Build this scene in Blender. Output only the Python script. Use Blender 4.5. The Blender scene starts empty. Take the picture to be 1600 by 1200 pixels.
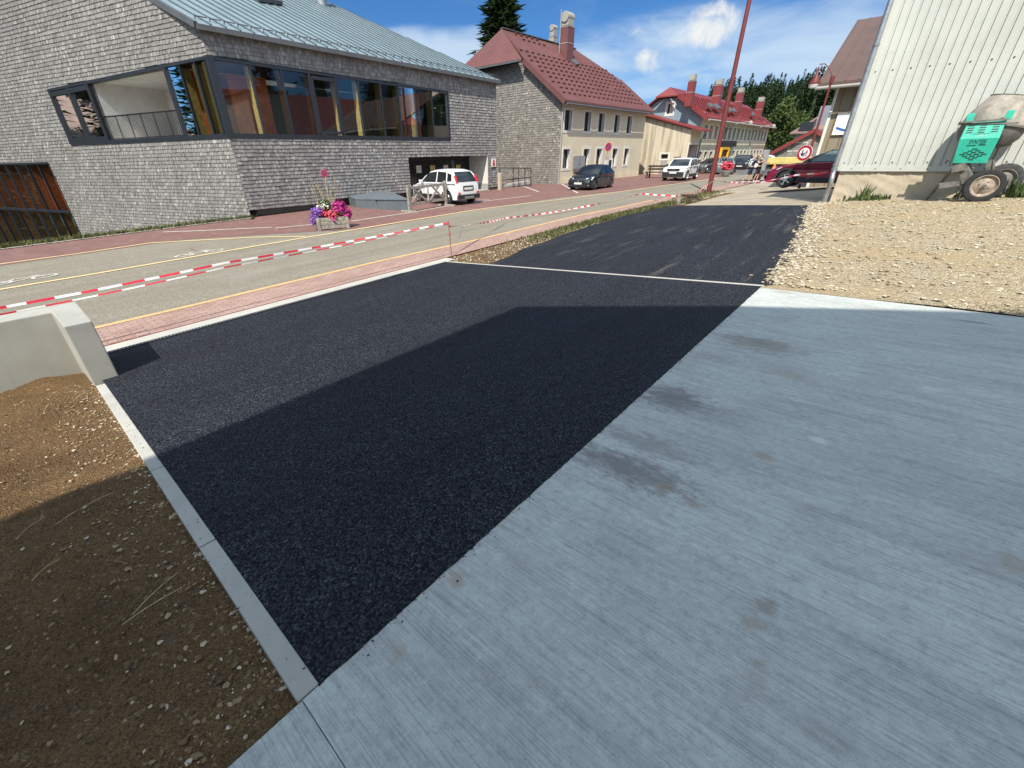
import bpy, bmesh, math, random
import numpy as np
from mathutils import Vector, Matrix
from mathutils.geometry import tessellate_polygon
random.seed(7); RNG = np.random.default_rng(7)
SC = bpy.context.scene
COL = SC.collection
R = math.radians

# ------------------------------------------------------------------ camera
CAM_H = 1.65
FOC, PITCH, ROLL, PX, PY = 653.5, R(28.36), R(-1.335), 758.2, 596.9   # focal length and principal point in pixels of the 1600x1200 photo
a_ = math.pi / 2 - PITCH
MROT = Matrix(((1, 0, 0), (0, math.cos(a_), -math.sin(a_)), (0, math.sin(a_), math.cos(a_)))) @ \
       Matrix(((math.cos(ROLL), -math.sin(ROLL), 0), (math.sin(ROLL), math.cos(ROLL), 0), (0, 0, 1)))
cam = bpy.data.cameras.new('camera'); cam_o = bpy.data.objects.new('camera', cam); COL.objects.link(cam_o)
cam.sensor_width = 36; cam.lens = 36 * FOC / 1600
cam.shift_x = (800 - PX) / 1600; cam.shift_y = (PY - 600) / 1600
cam.clip_start = .05; cam.clip_end = 3000
cam_o.matrix_world = Matrix.Translation((0, 0, CAM_H)) @ MROT.to_4x4()
SC.camera = cam_o

# ------------------------------------------------------------------ light
SUN_EL = R(52.5)
SUN_AZ = Vector((-.30, -.954, 0)).normalized()          # horizontal direction towards the sun: behind the camera, a little left
sun = bpy.data.lights.new('sun', 'SUN'); sun.energy = 4.0; sun.angle = R(.5); sun.color = (1, .94, .84)
sun_o = bpy.data.objects.new('sun', sun); COL.objects.link(sun_o)
to_sun = Vector((SUN_AZ.x * math.cos(SUN_EL), SUN_AZ.y * math.cos(SUN_EL), math.sin(SUN_EL)))
sun_o.rotation_euler = to_sun.to_track_quat('Z', 'Y').to_euler(); sun_o.location = (0, 0, 60)
W_ = bpy.data.worlds.new('World'); SC.world = W_; W_.use_nodes = True
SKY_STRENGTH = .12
SC.view_settings.view_transform = 'Standard'; SC.view_settings.look = 'None'
SC.view_settings.exposure = .75; SC.view_settings.gamma = 1

# ------------------------------------------------------------------ survey: photo pixel -> ray -> point on a known plane of the place
A = Vector((.677, .736, 0)).normalized(); B = Vector((-A.y, A.x, 0))   # along the street, across the street
RZ = math.atan2(A.y, A.x)
def W(s, c, z=0.): return A * s + B * c + Vector((0, 0, z))
def ray(u, v): return MROT @ Vector(((u - PX) / FOC, -(v - PY) / FOC, -1))
O_ = Vector((0, 0, CAM_H))
def onS(u, v, s): d = ray(u, v); return O_ + d * (s / A.dot(d))
def onC(u, v, c): d = ray(u, v); return O_ + d * (c / B.dot(d))
def onV(u, v, P0, D):
    n = Vector((-D.y, D.x, 0)); d = ray(u, v); return O_ + d * (n.dot(Vector(P0) - O_) / n.dot(d))
def onP(u, v, P0, n): d = ray(u, v); return O_ + d * (n.dot(Vector(P0) - O_) / n.dot(d))
def lerp(a, b, t): return a + (b - a) * t
def sst(a, b, x):
    t = min(1, max(0, (x - a) / (b - a))); return t * t * (3 - 2 * t)
def zr(s): return -.67 + .016 * min(16, max(s, -20))
def terr(s, c):                                          # height of the ground
    z0 = zr(s)
    if c >= 7.55:
        z = z0
        if c > 21.3: z -= min(3.5, (c - 21.3) * .6) * (1 - sst(6.5, 8.5, s))
        return z
    if s <= 6.85:
        if c > 1.02: return lerp(-.042, z0, (c - 1.02) / 6.53)
        return -.042 - .04 * (max(c, -12) - 1.02)
    k = (-.042 - zr(6.85) + .0162 * (min(s, 18) - 6.85)) / 6.53
    k = lerp(k, .03, sst(24, 36, s))
    if c > 1.02: return z0 + k * (7.55 - c)
    return z0 + k * 6.53 - lerp(.04, .07, sst(7, 13, s)) * (max(c, -12) - 1.02) * (1 - sst(24, 36, s))
def TS(p): return terr(A.dot(p), B.dot(p))
def hit(u, v):
    d = ray(u, v); t = .3; a = t
    f0 = lambda t: (lambda q: q.z - TS(q))(O_ + d * t)
    while f0(t) > 0 and t < 4000: a = t; t *= 1.03
    for _ in range(40):
        m = (a + t) / 2
        if f0(m) > 0: a = m
        else: t = m
    return O_ + d * t
def G(s, c, dz=0.): return W(s, c, terr(s, c) + dz)
def scz(p): return A.dot(p), B.dot(p), p.z

# ------------------------------------------------------------------ object helpers
def tag(o, label=None, cat=None, group=None, kind=None):
    if label: o['label'] = label
    if cat: o['category'] = cat
    if group: o['group'] = group
    if kind: o['kind'] = kind
    return o
def thing(name, label, cat, loc, rz=0., group=None):
    o = bpy.data.objects.new(name, None); COL.objects.link(o); o.empty_display_size = .2
    o.location = loc; o.rotation_euler = (0, 0, rz)
    return tag(o, label, cat, group)
def mw(o):
    m = Matrix.Translation(o.location) @ o.rotation_euler.to_matrix().to_4x4()
    return mw(o.parent) @ m if o.parent else m
class MB:
    """collects geometry; world coordinates unless built with local=True"""
    def __init__(s): s.v = []; s.f = []; s.mi = []; s.cur = 0; s.attr = None
    def add(s, vs, fs):
        n = len(s.v); s.v += [tuple(x) for x in vs]; s.f += [tuple(i + n for i in f) for f in fs]; s.mi += [s.cur] * len(fs); return s
    def quad(s, *p): return s.add(p, [tuple(range(len(p)))])
    def box(s, c, size, rz=0., rot=None):
        c = Vector(c); x, y, z = (q / 2 for q in size)
        M = rot if rot else Matrix.Rotation(rz, 3, 'Z')
        vs = [c + M @ Vector((sx * x, sy * y, sz * z)) for sz in (-1, 1) for sx, sy in ((-1, -1), (1, -1), (1, 1), (-1, 1))]
        return s.add(vs, [(3, 2, 1, 0), (4, 5, 6, 7), (0, 1, 5, 4), (1, 2, 6, 5), (2, 3, 7, 6), (3, 0, 4, 7)])
    def beam(s, p, q, w, h, up=(0, 0, 1)):
        p, q = Vector(p), Vector(q); d = (q - p); L = d.length; d.normalize(); up = Vector(up)
        sd = d.cross(up)
        if sd.length < 1e-4: sd = d.cross(Vector((1, 0, 0)))
        sd.normalize(); u = sd.cross(d)
        M = Matrix((d, sd, u)).transposed()
        return s.box((p + q) / 2, (L, w, h), rot=M)
    def tube(s, pts, r, n=8, caps=True):
        pts = [Vector(p) for p in pts]; rs = r if isinstance(r, (list, tuple)) else [r] * len(pts); rings = []
        for i, p in enumerate(pts):
            d = (pts[min(i + 1, len(pts) - 1)] - pts[max(i - 1, 0)]).normalized()
            u = d.cross(Vector((0, 0, 1)) if abs(d.z) < .9 else Vector((1, 0, 0))).normalized(); w = d.cross(u)
            rings.append([p + (u * math.cos(t) + w * math.sin(t)) * rs[i] for t in (2 * math.pi * k / n for k in range(n))])
        vs = [x for r_ in rings for x in r_]; fs = []
        for i in range(len(pts) - 1):
            for k in range(n): fs.append((i * n + k, i * n + (k + 1) % n, (i + 1) * n + (k + 1) % n, (i + 1) * n + k))
        if caps: fs += [tuple(range(n))[::-1], tuple(range((len(pts) - 1) * n, len(pts) * n))]
        return s.add(vs, fs)
    def prism(s, poly, d):
        """planar polygon (3D points) pushed along vector d"""
        n = len(poly); poly = [Vector(p) for p in poly]; d = Vector(d)
        tris = [tuple(t) for t in tessellate_polygon([poly])]
        fs = [t for t in tris] + [tuple(i + n for i in t[::-1]) for t in tris]
        fs += [(i, (i + 1) % n, (i + 1) % n + n, i + n) for i in range(n)]
        return s.add(poly + [p + d for p in poly], fs)
    def lathe(s, prof, c, axis, n=24):
        """prof: (radius, height) list turned round axis through c"""
        c = Vector(c); ax = Vector(axis).normalized(); u = ax.orthogonal().normalized(); w = ax.cross(u)
        vs = []; fs = []
        for r_, h in prof:
            for k in range(n):
                t = 2 * math.pi * k / n; vs.append(c + ax * h + (u * math.cos(t) + w * math.sin(t)) * r_)
        for i in range(len(prof) - 1):
            for k in range(n): fs.append((i * n + k, i * n + (k + 1) % n, (i + 1) * n + (k + 1) % n, (i + 1) * n + k))
        return s.add(vs, fs)
    def build(s, name, mat, parent=None, local=False, smooth=False, bevel=0., fixn=True):
        me = bpy.data.meshes.new(name); vs = s.v
        if parent is not None and not local:
            inv = mw(parent).inverted(); vs = [tuple(inv @ Vector(v)) for v in vs]
        me.from_pydata(vs, [], s.f)
        mats = mat if isinstance(mat, (list, tuple)) else [mat]
        for m in mats: me.materials.append(m)
        if len(mats) > 1: me.polygons.foreach_set('material_index', s.mi)
        if s.attr is not None:
            at = me.attributes.new('rnd', 'FLOAT', 'FACE'); at.data.foreach_set('value', s.attr)
        if fixn or bevel:
            bm = bmesh.new(); bm.from_mesh(me)
            if fixn: bmesh.ops.recalc_face_normals(bm, faces=bm.faces)
            if bevel:
                bmesh.ops.remove_doubles(bm, verts=bm.verts, dist=1e-5)
                es = [e for e in bm.edges if len(e.link_faces) == 2 and e.calc_face_angle(0) > .5]
                bmesh.ops.bevel(bm, geom=es, offset=bevel, segments=2, affect='EDGES', profile=.6, clamp_overlap=True)
            bm.to_mesh(me); bm.free()
        if smooth: 
            me.polygons.foreach_set('use_smooth', [True] * len(me.polygons))
            try: me.set_sharp_from_angle(angle=R(40))
            except Exception: pass
        o = bpy.data.objects.new(name, me); COL.objects.link(o)
        if parent is not None: o.parent = parent
        return o
def copy_tree(o, parent=None):
    c = o.copy(); COL.objects.link(c)
    if parent is not None: c.parent = parent
    for ch in [x for x in COL.objects if x.parent == o]: copy_tree(ch, c)
    return c

# ------------------------------------------------------------------ materials
class NT:
    def __init__(s, m): s.t = m.node_tree; s.n = s.t.nodes; s.l = s.t.links
    def node(s, typ, ins=None, **kw):
        n = s.n.new(typ)
        for k, v in kw.items(): setattr(n, k, v)
        for k, v in (ins or {}).items():
            if hasattr(v, 'is_linked') or isinstance(v, bpy.types.NodeSocket): s.l.new(v, n.inputs[k])
            else: n.inputs[k].default_value = v
        return n
    def math(s, op, a, b=0., c=0., clamp=False):
        n = s.node('ShaderNodeMath', {0: a, 1: b, 2: c}, operation=op); n.use_clamp = clamp; return n.outputs[0]
    def noise(s, vec, scale, detail=4, rough=.55, dist=0.):
        return s.node('ShaderNodeTexNoise', {'Vector': vec, 'Scale': scale, 'Detail': detail, 'Roughness': rough, 'Distortion': dist}).outputs['Fac']
    def map(s, val, a, b, c=0., d=1., smooth=False):
        n = s.node('ShaderNodeMapRange', {0: val, 1: a, 2: b, 3: c, 4: d}); n.interpolation_type = 'SMOOTHSTEP' if smooth else 'LINEAR'; return n.outputs[0]
    def mix(s, f, a, b, mode='MIX'):
        n = s.n.new('ShaderNodeMix'); n.data_type = 'RGBA'; n.blend_type = mode
        for k, v in ((0, f), (6, a), (7, b)):
            if isinstance(v, bpy.types.NodeSocket): s.l.new(v, n.inputs[k])
            else: n.inputs[k].default_value = (*v, 1) if isinstance(v, (tuple, list)) and len(v) == 3 else v
        return n.outputs[2]
    def ramp(s, val, stops, interp='LINEAR'):
        n = s.n.new('ShaderNodeValToRGB'); s.l.new(val, n.inputs[0]); r = n.color_ramp; r.interpolation = interp
        while len(r.elements) < len(stops): r.elements.new(.5)
        for e, (p, c) in zip(r.elements, stops): e.position = p; e.color = (*c, 1)
        return n.outputs[0]
    def vmap(s, vec, loc=(0, 0, 0), rot=(0, 0, 0), scale=(1, 1, 1)):
        return s.node('ShaderNodeMapping', {'Vector': vec, 'Location': loc, 'Rotation': rot, 'Scale': scale}).outputs[0]
    def bump(s, h, strength=.3, dist=.01, n=None):
        ins = {'Height': h, 'Strength': strength, 'Distance': dist}
        if n is not None: ins['Normal'] = n
        return s.node('ShaderNodeBump', ins).outputs[0]
def newmat(name):
    m = bpy.data.materials.new(name); m.use_nodes = True; t = NT(m); t.bsdf = t.n['Principled BSDF']
    tc = t.n.new('ShaderNodeTexCoord'); t.obj = tc.outputs['Object']
    g = t.n.new('ShaderNodeNewGeometry'); t.pos = g.outputs['Position']
    t.sc = t.vmap(t.pos, rot=(0, 0, -RZ))                # x = along the street, y = across it
    return m, t
def setb(t, col=None, rough=None, normal=None, metal=None, spec=None):
    for k, v in (('Base Color', col), ('Roughness', rough), ('Normal', normal), ('Metallic', metal), ('Specular IOR Level', spec)):
        if v is None: continue
        if isinstance(v, bpy.types.NodeSocket): t.l.new(v, t.bsdf.inputs[k])
        else: t.bsdf.inputs[k].default_value = (*v, 1) if isinstance(v, (tuple, list)) else v
def pm(name, col, rough=.7, metal=0., var=.12, scale=3., bump=0., bscale=40., spec=.5, dirt=0.):
    """plain surface with uneven tone"""
    m, t = newmat(name); n = t.noise(t.pos, scale, 6, .6)
    lo = tuple(c * (1 - var * 1.6) for c in col); hi = tuple(min(1, c * (1 + var)) for c in col)
    c = t.ramp(n, [(.3, lo), (.7, hi)])
    if dirt: c = t.mix(t.map(t.noise(t.pos, scale * .35, 8, .7), .5, .75, 0, dirt), c, (.09, .075, .06))
    nm = t.bump(t.noise(t.pos, bscale, 4), bump, .01) if bump else None
    setb(t, c, t.map(t.noise(t.pos, scale * 2.3, 3), .3, .7, max(.02, rough - .08), min(1, rough + .08)), nm, metal, spec)
    return m
# --- world: physical sky with clouds
def make_world():
    t = NT(W_); bg = t.n['Background']; bg.inputs[1].default_value = SKY_STRENGTH
    sky = t.node('ShaderNodeTexSky'); sky.sky_type = 'NISHITA'; sky.sun_disc = False
    sky.sun_elevation = SUN_EL; sky.sun_rotation = math.atan2(SUN_AZ.x, SUN_AZ.y) % (2 * math.pi)
    sky.altitude = 1000; sky.air_density = 1.0; sky.dust_density = .3; sky.ozone_density = 2.5
    d = t.n.new('ShaderNodeTexCoord').outputs['Generated']
    def blob(u, v, ru, rv, amt):
        c = ray(u, v).normalized(); px = 1 / FOC * (1 / ray(u, v).length)
        rt = Vector((c.y, -c.x, 0)).normalized(); up = rt.cross(c)
        dx = t.node('ShaderNodeVectorMath', {0: d, 1: rt}, operation='DOT_PRODUCT').outputs['Value']
        dz = t.node('ShaderNodeVectorMath', {0: d, 1: up}, operation='DOT_PRODUCT').outputs['Value']
        fw = t.node('ShaderNodeVectorMath', {0: d, 1: c}, operation='DOT_PRODUCT').outputs['Value']
        x = t.math('MULTIPLY', t.math('SUBTRACT', dx, rt.dot(c)), 1 / (ru * px)); z = t.math('MULTIPLY', t.math('SUBTRACT', dz, up.dot(c)), 1 / (rv * px))
        r2 = t.math('ADD', t.math('MULTIPLY', x, x), t.math('MULTIPLY', z, z))
        m = t.map(r2, 0, 1, amt, 0, True)
        return t.math('MULTIPLY', m, t.math('GREATER_THAN', fw, .3))
    n1 = t.noise(d, 22, 10, .62, .6); n2 = t.noise(t.vmap(d, rot=(0, .25, 0), scale=(3, 3, 10)), 1.5, 7, .55, .5)
    def total(lst):
        m = lst[0]
        for b in lst[1:]: m = t.math('MAXIMUM', m, b)
        return m
    puff = total([blob(1112, 40, 60, 44, 1), blob(1072, 52, 70, 26, .7), blob(1012, 96, 36, 26, 1.0), blob(1015, 42, 60, 36, .5)])
    veil = total([blob(1120, 80, 330, 75, .8), blob(1240, 92, 230, 60, .85), blob(690, 78, 170, 38, .9), blob(930, 98, 120, 34, .7), blob(-300, 140, 700, 160, .5), blob(2300, 60, 900, 180, .6)])
    pm_ = t.map(t.math('ADD', n1, t.math('MULTIPLY', puff, .62)), .78, 1.22, 0, .96, True)
    vm = t.math('MULTIPLY', t.map(t.math('ADD', n2, t.math('MULTIPLY', veil, .4)), .50, 1.0, 0, .8, True), t.map(veil, 0, .3, 0, 1))
    vm2 = t.map(n2, .55, .85, 0, .10, True)
    tint = t.mix(1., sky.outputs[0], (.19, .37, .55), 'MULTIPLY')
    c = t.mix(vm2, tint, (4.6, 5.2, 5.8))
    c = t.mix(vm, c, (3.3, 4.0, 4.7))
    shade = t.map(n1, .35, .62, .62, 1.)
    cl = t.mix(shade, (3.0, 3.4, 3.8), (4.7, 4.7, 4.6))
    c = t.mix(pm_, c, cl)
    # broken cloud added out of view, overhead and behind, to brighten the shade
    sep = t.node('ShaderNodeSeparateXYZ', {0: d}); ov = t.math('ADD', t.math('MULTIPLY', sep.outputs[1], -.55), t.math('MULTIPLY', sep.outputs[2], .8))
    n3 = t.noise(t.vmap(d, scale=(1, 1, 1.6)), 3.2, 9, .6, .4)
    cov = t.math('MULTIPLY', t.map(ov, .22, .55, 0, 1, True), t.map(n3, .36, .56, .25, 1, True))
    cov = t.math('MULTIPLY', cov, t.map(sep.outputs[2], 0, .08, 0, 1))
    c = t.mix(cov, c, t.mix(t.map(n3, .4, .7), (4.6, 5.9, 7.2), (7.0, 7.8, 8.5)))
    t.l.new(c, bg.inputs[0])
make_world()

M = {}
def asphalt(name, dusty=0.):
    m, t = newmat(name)
    vor = t.node('ShaderNodeTexVoronoi', {'Vector': t.pos, 'Scale': 80.}); v2 = t.node('ShaderNodeTexVoronoi', {'Vector': t.pos, 'Scale': 58.})
    rc = t.node('ShaderNodeSeparateColor', {0: vor.outputs['Color']}).outputs[0]
    rc2 = t.node('ShaderNodeSeparateColor', {0: v2.outputs['Color']}).outputs[1]
    f = t.math('ADD', t.math('MULTIPLY', rc, .62), t.math('MULTIPLY', rc2, .38))
    c = t.ramp(f, [(.12, (.014, .0168, .0235)), (.45, (.029, .0335, .045)), (.75, (.052, .0575, .071)), (.95, (.10, .106, .12))])
    c = t.mix(t.map(vor.outputs['Distance'], .38, .70, 0, .9), c, (.0015, .0017, .0024))      # the dark voids between the chips
    roll = t.noise(t.vmap(t.sc, scale=(.25, 1.3, 1)), 1.2, 5, .6)
    c = t.mix(t.map(roll, .42, .62, 0, .3), c, (.011, .0115, .014))
    c = t.mix(t.map(t.noise(t.pos, 2.6, 7, .7), .60, .76, 0, .16), c, (.075, .072, .066))
    if dusty:
        st = t.noise(t.vmap(t.sc, rot=(0, 0, R(-14)), scale=(.28, 3.2, 1)), 1.6, 9, .68, .3)
        msk = t.math('MULTIPLY', t.map(st, .52, .72, 0, dusty, True), t.map(t.noise(t.pos, .45, 3), .38, .6, .15, 1))
        fine = t.map(rc2, .2, .9, .25, 1)
        c = t.mix(t.math('MULTIPLY', msk, fine), c, (.22, .2, .165))
    h = t.math('ADD', t.math('MULTIPLY', vor.outputs['Distance'], -1.), t.math('MULTIPLY', v2.outputs['Distance'], -.4))
    setb(t, c, t.map(f, 0, 1, .6, .85), t.bump(h, .9, .008), spec=.14)
    return m
M['asphalt'] = asphalt('fresh_asphalt'); M['asphalt_dusty'] = asphalt('dusty_asphalt', .65)

def old_road():
    m, t = newmat('old_road')
    v = t.node('ShaderNodeTexVoronoi', {'Vector': t.pos, 'Scale': 60.}); rc = t.node('ShaderNodeSeparateColor', {0: v.outputs['Color']}).outputs[0]
    c = t.ramp(rc, [(0, (.145, .128, .098)), (.7, (.225, .20, .152)), (1, (.32, .29, .23))])
    st = t.noise(t.vmap(t.sc, scale=(.16, 1.7, 1)), 1.1, 8, .65, .3)
    c = t.mix(t.map(st, .4, .66, 0, .42), c, (.14, .122, .095))
    c = t.mix(t.map(t.noise(t.vmap(t.sc, scale=(.5, 1.2, 1)), 2.1, 8, .7), .56, .72, 0, .38), c, (.115, .10, .085))
    c = t.mix(t.map(t.noise(t.pos, .35, 5), .55, .7, 0, .3), c, (.30, .275, .24))
    for yc, wy in ((10.2, .28), (11.7, .28), (12.6, .25)): 
        yy = t.node('ShaderNodeSeparateXYZ', {0: t.sc}).outputs[1]; band = t.map(t.math('ABSOLUTE', t.math('SUBTRACT', yy, yc)), 0, wy, 1, 0, True); c = t.mix(t.math('MULTIPLY', band, t.map(t.noise(t.vmap(t.sc, scale=(.3, 2, 1)), 1.2, 5), .35, .65, .1, .45)), c, (.13, .115, .09))
    crk = t.node('ShaderNodeTexVoronoi', {'Vector': t.vmap(t.sc, scale=(.16, .5, 1)), 'Scale': 1.}); crk.feature = 'DISTANCE_TO_EDGE'; c = t.mix(t.math('MULTIPLY', t.map(crk.outputs['Distance'], 0, .008, .6, 0), t.map(t.noise(t.pos, .5, 3), .5, .6, 0, 1)), c, (.06, .055, .045))
    setb(t, c, .9, t.bump(v.outputs['Distance'], .4, .006)); return m
M['road'] = old_road()

def paint(name, col, worn=.5):
    m, t = newmat(name)
    n = t.noise(t.pos, 5, 8, .7); c = t.mix(t.map(n, .45, .7, 0, worn), col, (.24, .21, .17))
    c = t.mix(t.map(t.noise(t.pos, 60, 3), .5, .7, 0, worn * .5), c, (.2, .18, .15))
    setb(t, c, .7); return m
M['yellow'] = paint('yellow_paint', (.70, .53, .26), .35); M['white_line'] = paint('white_paint', (.62, .58, .52), .6)
M['orange_line'] = paint('orange_paint', (.60, .38, .16), .5)

def pavers(name, c1, c2, sx, sy, gap):
    m, t = newmat(name)
    br = t.node('ShaderNodeTexBrick', {'Vector': t.sc, 'Color1': (*c1, 1), 'Color2': (*c2, 1), 'Mortar': (*gap, 1), 'Scale': 1., 'Mortar Size': .006, 'Mortar Smooth': .3, 'Bias': 0., 'Brick Width': sx, 'Row Height': sy})
    c = t.mix(t.map(t.noise(t.pos, 1.3, 7, .65), .4, .7, 0, .45), br.outputs[0], tuple(x * .62 for x in c1))
    c = t.mix(t.map(t.noise(t.pos, 4.2, 6, .7), .54, .72, 0, .5), c, (.32, .25, .21))
    setb(t, c, .85, t.bump(br.outputs['Fac'], -.4, .004)); return m
M['red_paving'] = pavers('red_paving', (.165, .078, .068), (.20, .098, .085), .24, .12, (.13, .08, .07))
M['pink_pavers'] = pavers('pink_pavers', (.31, .19, .155), (.38, .255, .21), .2, .1, (.13, .10, .09))

def slab():
    m, t = newmat('broomed_concrete')
    c = t.ramp(t.noise(t.vmap(t.sc, scale=(1, .35, 1)), .8, 8, .62), [(.3, (.41, .44, .415)), (.7, (.56, .59, .555))])
    l1 = t.noise(t.vmap(t.sc, rot=(0, 0, R(2)), scale=(95, 2.2, 1)), 1.5, 5, .7); l2 = t.noise(t.vmap(t.sc, rot=(0, 0, R(2)), scale=(9, .45, 1)), 1.3, 6, .65, .2)
    c = t.mix(t.map(l1, .47, .60, 0, .42), c, (.17, .17, .17))
    c = t.mix(t.map(l2, .50, .66, 0, .34), c, (.20, .205, .20))
    c = t.mix(t.map(l2, .30, .44, .2, 0), c, (.62, .62, .61))
    md = t.noise(t.pos, 26, 7, .75); c = t.mix(t.map(md, .5, .68, 0, .45), c, (.22, .215, .20)); c = t.mix(t.map(md, .32, .46, .35, 0), c, (.66, .66, .64))
    sp = t.noise(t.pos, 120, 4, .75); c = t.mix(t.map(sp, .56, .70, 0, .5), c, (.12, .115, .105)); c = t.mix(t.map(t.noise(t.pos, 2.2, 7, .7), .48, .66, 0, .34), c, (.27, .26, .235)); c = t.mix(t.map(t.noise(t.vmap(t.sc, scale=(1.6, 1, 1)), 7.5, 7, .75), .60, .72, 0, .38), c, (.29, .25, .19))
    c = t.mix(t.map(t.noise(t.pos, 17, 6, .75), .62, .74, 0, .4), c, (.26, .21, .16))
    # stains: tyre smears, rust and wet marks with places of their own
    def stain(u, v, rs, rc, col, amt, rot=0.):
        nonlocal c
        s_, c_, _ = scz(hit(u, v))
        p = t.vmap(t.vmap(t.sc, loc=(-s_, -c_, 0)), rot=(0, 0, rot), scale=(1 / rs, 1 / rc, 0))
        ln = t.node('ShaderNodeVectorMath', {0: p}, operation='LENGTH').outputs['Value']
        ln = t.math('ADD', ln, t.map(t.noise(t.vmap(t.sc, scale=(3, 1.4, 1)), 6.5, 9, .8), .3, .7, -.62, .62))
        c = t.mix(t.map(ln, .25, 1.1, amt * .85, 0, True), c, col)
    grime = (.15, .145, .135); rust = (.30, .215, .135)
    for u, v, rs, rc, col, amt in ((1050, 622, .26, .30, grime, .85), (1075, 640, .2, .5, grime, .35), (985, 735, .17, .46, grime, .85), (1010, 695, .13, .5, grime, .55), (930, 720, .2, .3, grime, .35), (1185, 540, .28, .42, (.22, .195, .15), .75), (1160, 530, .12, .6, grime, .35),
            (1195, 715, .07, .07, rust, .6), (1040, 765, .05, .06, rust, .6), (1085, 788, .06, .09, (.27, .24, .2), .6), (1195, 950, .06, .06, (.25, .22, .185), .75), (1175, 975, .05, .05, rust, .5), (715, 905, .06, .06, rust, .55),
            (1180, 1060, .08, .05, rust, .35), (620, 1020, .05, .06, rust, .35), (1220, 585, .1, .3, rust, .3), (1110, 560, .15, .3, (.27, .25, .22), .5), (1585, 885, .1, .08, rust, .4), (1520, 505, .05, .16, (.14, .14, .14), .7), (1222, 458, .10, .16, (.3, .27, .22), .85), (1240, 466, .05, .14, (.3, .28, .25), .6), (900, 720, .06, .1, grime, .35), (1280, 690, .06, .06, (.7, .7, .68), .6), (1450, 610, .05, .08, (.68, .7, .66), .5)):
        stain(u, v, rs, rc, col, amt)
    h = t.math('ADD', t.math('MULTIPLY', l1, 1.), t.math('MULTIPLY', t.noise(t.pos, 240, 3), .35))
    setb(t, c, .85, t.bump(h, .35, .004)); return m
M['slab'] = slab()

def concrete(name, col, streak=0.3, bump=.25):
    m, t = newmat(name)
    c = t.ramp(t.noise(t.pos, 1.6, 8, .65), [(.3, tuple(x * .78 for x in col)), (.7, col)])
    c = t.mix(t.map(t.noise(t.vmap(t.pos, scale=(7, 7, .5)), 1, 6), .5, .75, 0, streak), c, tuple(x * .6 for x in col))
    c = t.mix(t.map(t.noise(t.pos, 70, 3), .62, .75, 0, .4), c, tuple(x * .45 for x in col))
    c = t.mix(t.map(t.noise(t.pos, 9, 5, .7), .6, .75, 0, .4), c, (.33, .28, .22))
    setb(t, c, .85, t.bump(t.noise(t.pos, 90, 5), bump, .006)); return m
M['concrete'] = concrete('cast_concrete', (.40, .395, .35)); M['kerb'] = concrete('kerb_concrete', (.46, .445, .395), .1, .4)
M['smooth_concrete'] = concrete('smooth_concrete', (.72, .71, .68), .05, .1); M['plinth_pale'] = concrete('pale_chimney_cap', (.5, .5, .48), .3, .1); M['plinth_stone'] = concrete('rough_plinth', (.52, .445, .33), .2, .9)
M['old_render'] = concrete('grey_render', (.36, .345, .32), .35, .2)

def soil():
    m, t = newmat('brown_soil')
    c = t.ramp(t.noise(t.pos, 1.1, 8, .7), [(.3, (.165, .094, .042)), (.7, (.315, .19, .082))])
    v = t.node('ShaderNodeTexVoronoi', {'Vector': t.pos, 'Scale': 75.}); rc = t.node('ShaderNodeSeparateColor', {0: v.outputs['Color']})
    c = t.mix(t.map(rc.outputs[0], .93, .98, 0, .6), c, (.45, .35, .21))
    c = t.mix(t.map(rc.outputs[1], .75, .95, 0, .5), c, (.07, .045, .025))
    c = t.mix(t.map(t.noise(t.pos, 14, 5, .7), .55, .7, 0, .5), c, (.26, .18, .11))
    v3 = t.node('ShaderNodeTexVoronoi', {'Vector': t.pos, 'Scale': 130.}); c = t.mix(t.map(v3.outputs['Distance'], .38, .75, 0, .55), c, (.035, .024, .014))
    h = t.math('ADD', t.noise(t.pos, 22, 7, .75), t.math('ADD', t.math('MULTIPLY', v.outputs['Distance'], -.5), t.math('MULTIPLY', v3.outputs['Distance'], -.5)))
    setb(t, c, .95, t.bump(h, .9, .035), spec=.2); return m
M['soil'] = soil()
def gravel():
    m, t = newmat('crushed_limestone')
    v = t.node('ShaderNodeTexVoronoi', {'Vector': t.pos, 'Scale': 38.}); v2 = t.node('ShaderNodeTexVoronoi', {'Vector': t.pos, 'Scale': 85.})
    rc = t.node('ShaderNodeSeparateColor', {0: v.outputs['Color']}); r2 = t.node('ShaderNodeSeparateColor', {0: v2.outputs['Color']})
    c = t.ramp(t.math('ADD', t.math('MULTIPLY', rc.outputs[0], .5), t.math('MULTIPLY', r2.outputs[0], .5)), [(.1, (.25, .195, .12)), (.5, (.42, .345, .225)), (.9, (.58, .50, .36))])
    c = t.mix(t.map(t.noise(t.pos, .8, 6, .6), .45, .65, 0, .7), c, (.44, .33, .185))
    c = t.mix(t.map(t.noise(t.pos, 2.4, 6, .65), .56, .7, 0, .45), c, (.40, .36, .30))
    h = t.math('ADD', t.math('MULTIPLY', v.outputs['Distance'], -1.), t.math('MULTIPLY', v2.outputs['Distance'], -.6))
    setb(t, c, .95, t.bump(h, .9, .03), spec=.2); return m
M['gravel'] = gravel()
def dirt():
    m, t = newmat('dusty_ground')
    c = t.ramp(t.noise(t.pos, .5, 9, .7), [(.3, (.24, .205, .155)), (.7, (.40, .345, .265))])
    c = t.mix(t.map(t.noise(t.vmap(t.sc, scale=(2, .5, 1)), 1, 7, .7), .5, .7, 0, .45), c, (.19, .17, .14))
    c = t.mix(t.map(t.noise(t.pos, 30, 4, .7), .6, .75, 0, .4), c, (.5, .44, .35))
    setb(t, c, .95, t.bump(t.noise(t.pos, 40, 5, .7), .5, .02), spec=.2); return m
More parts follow.
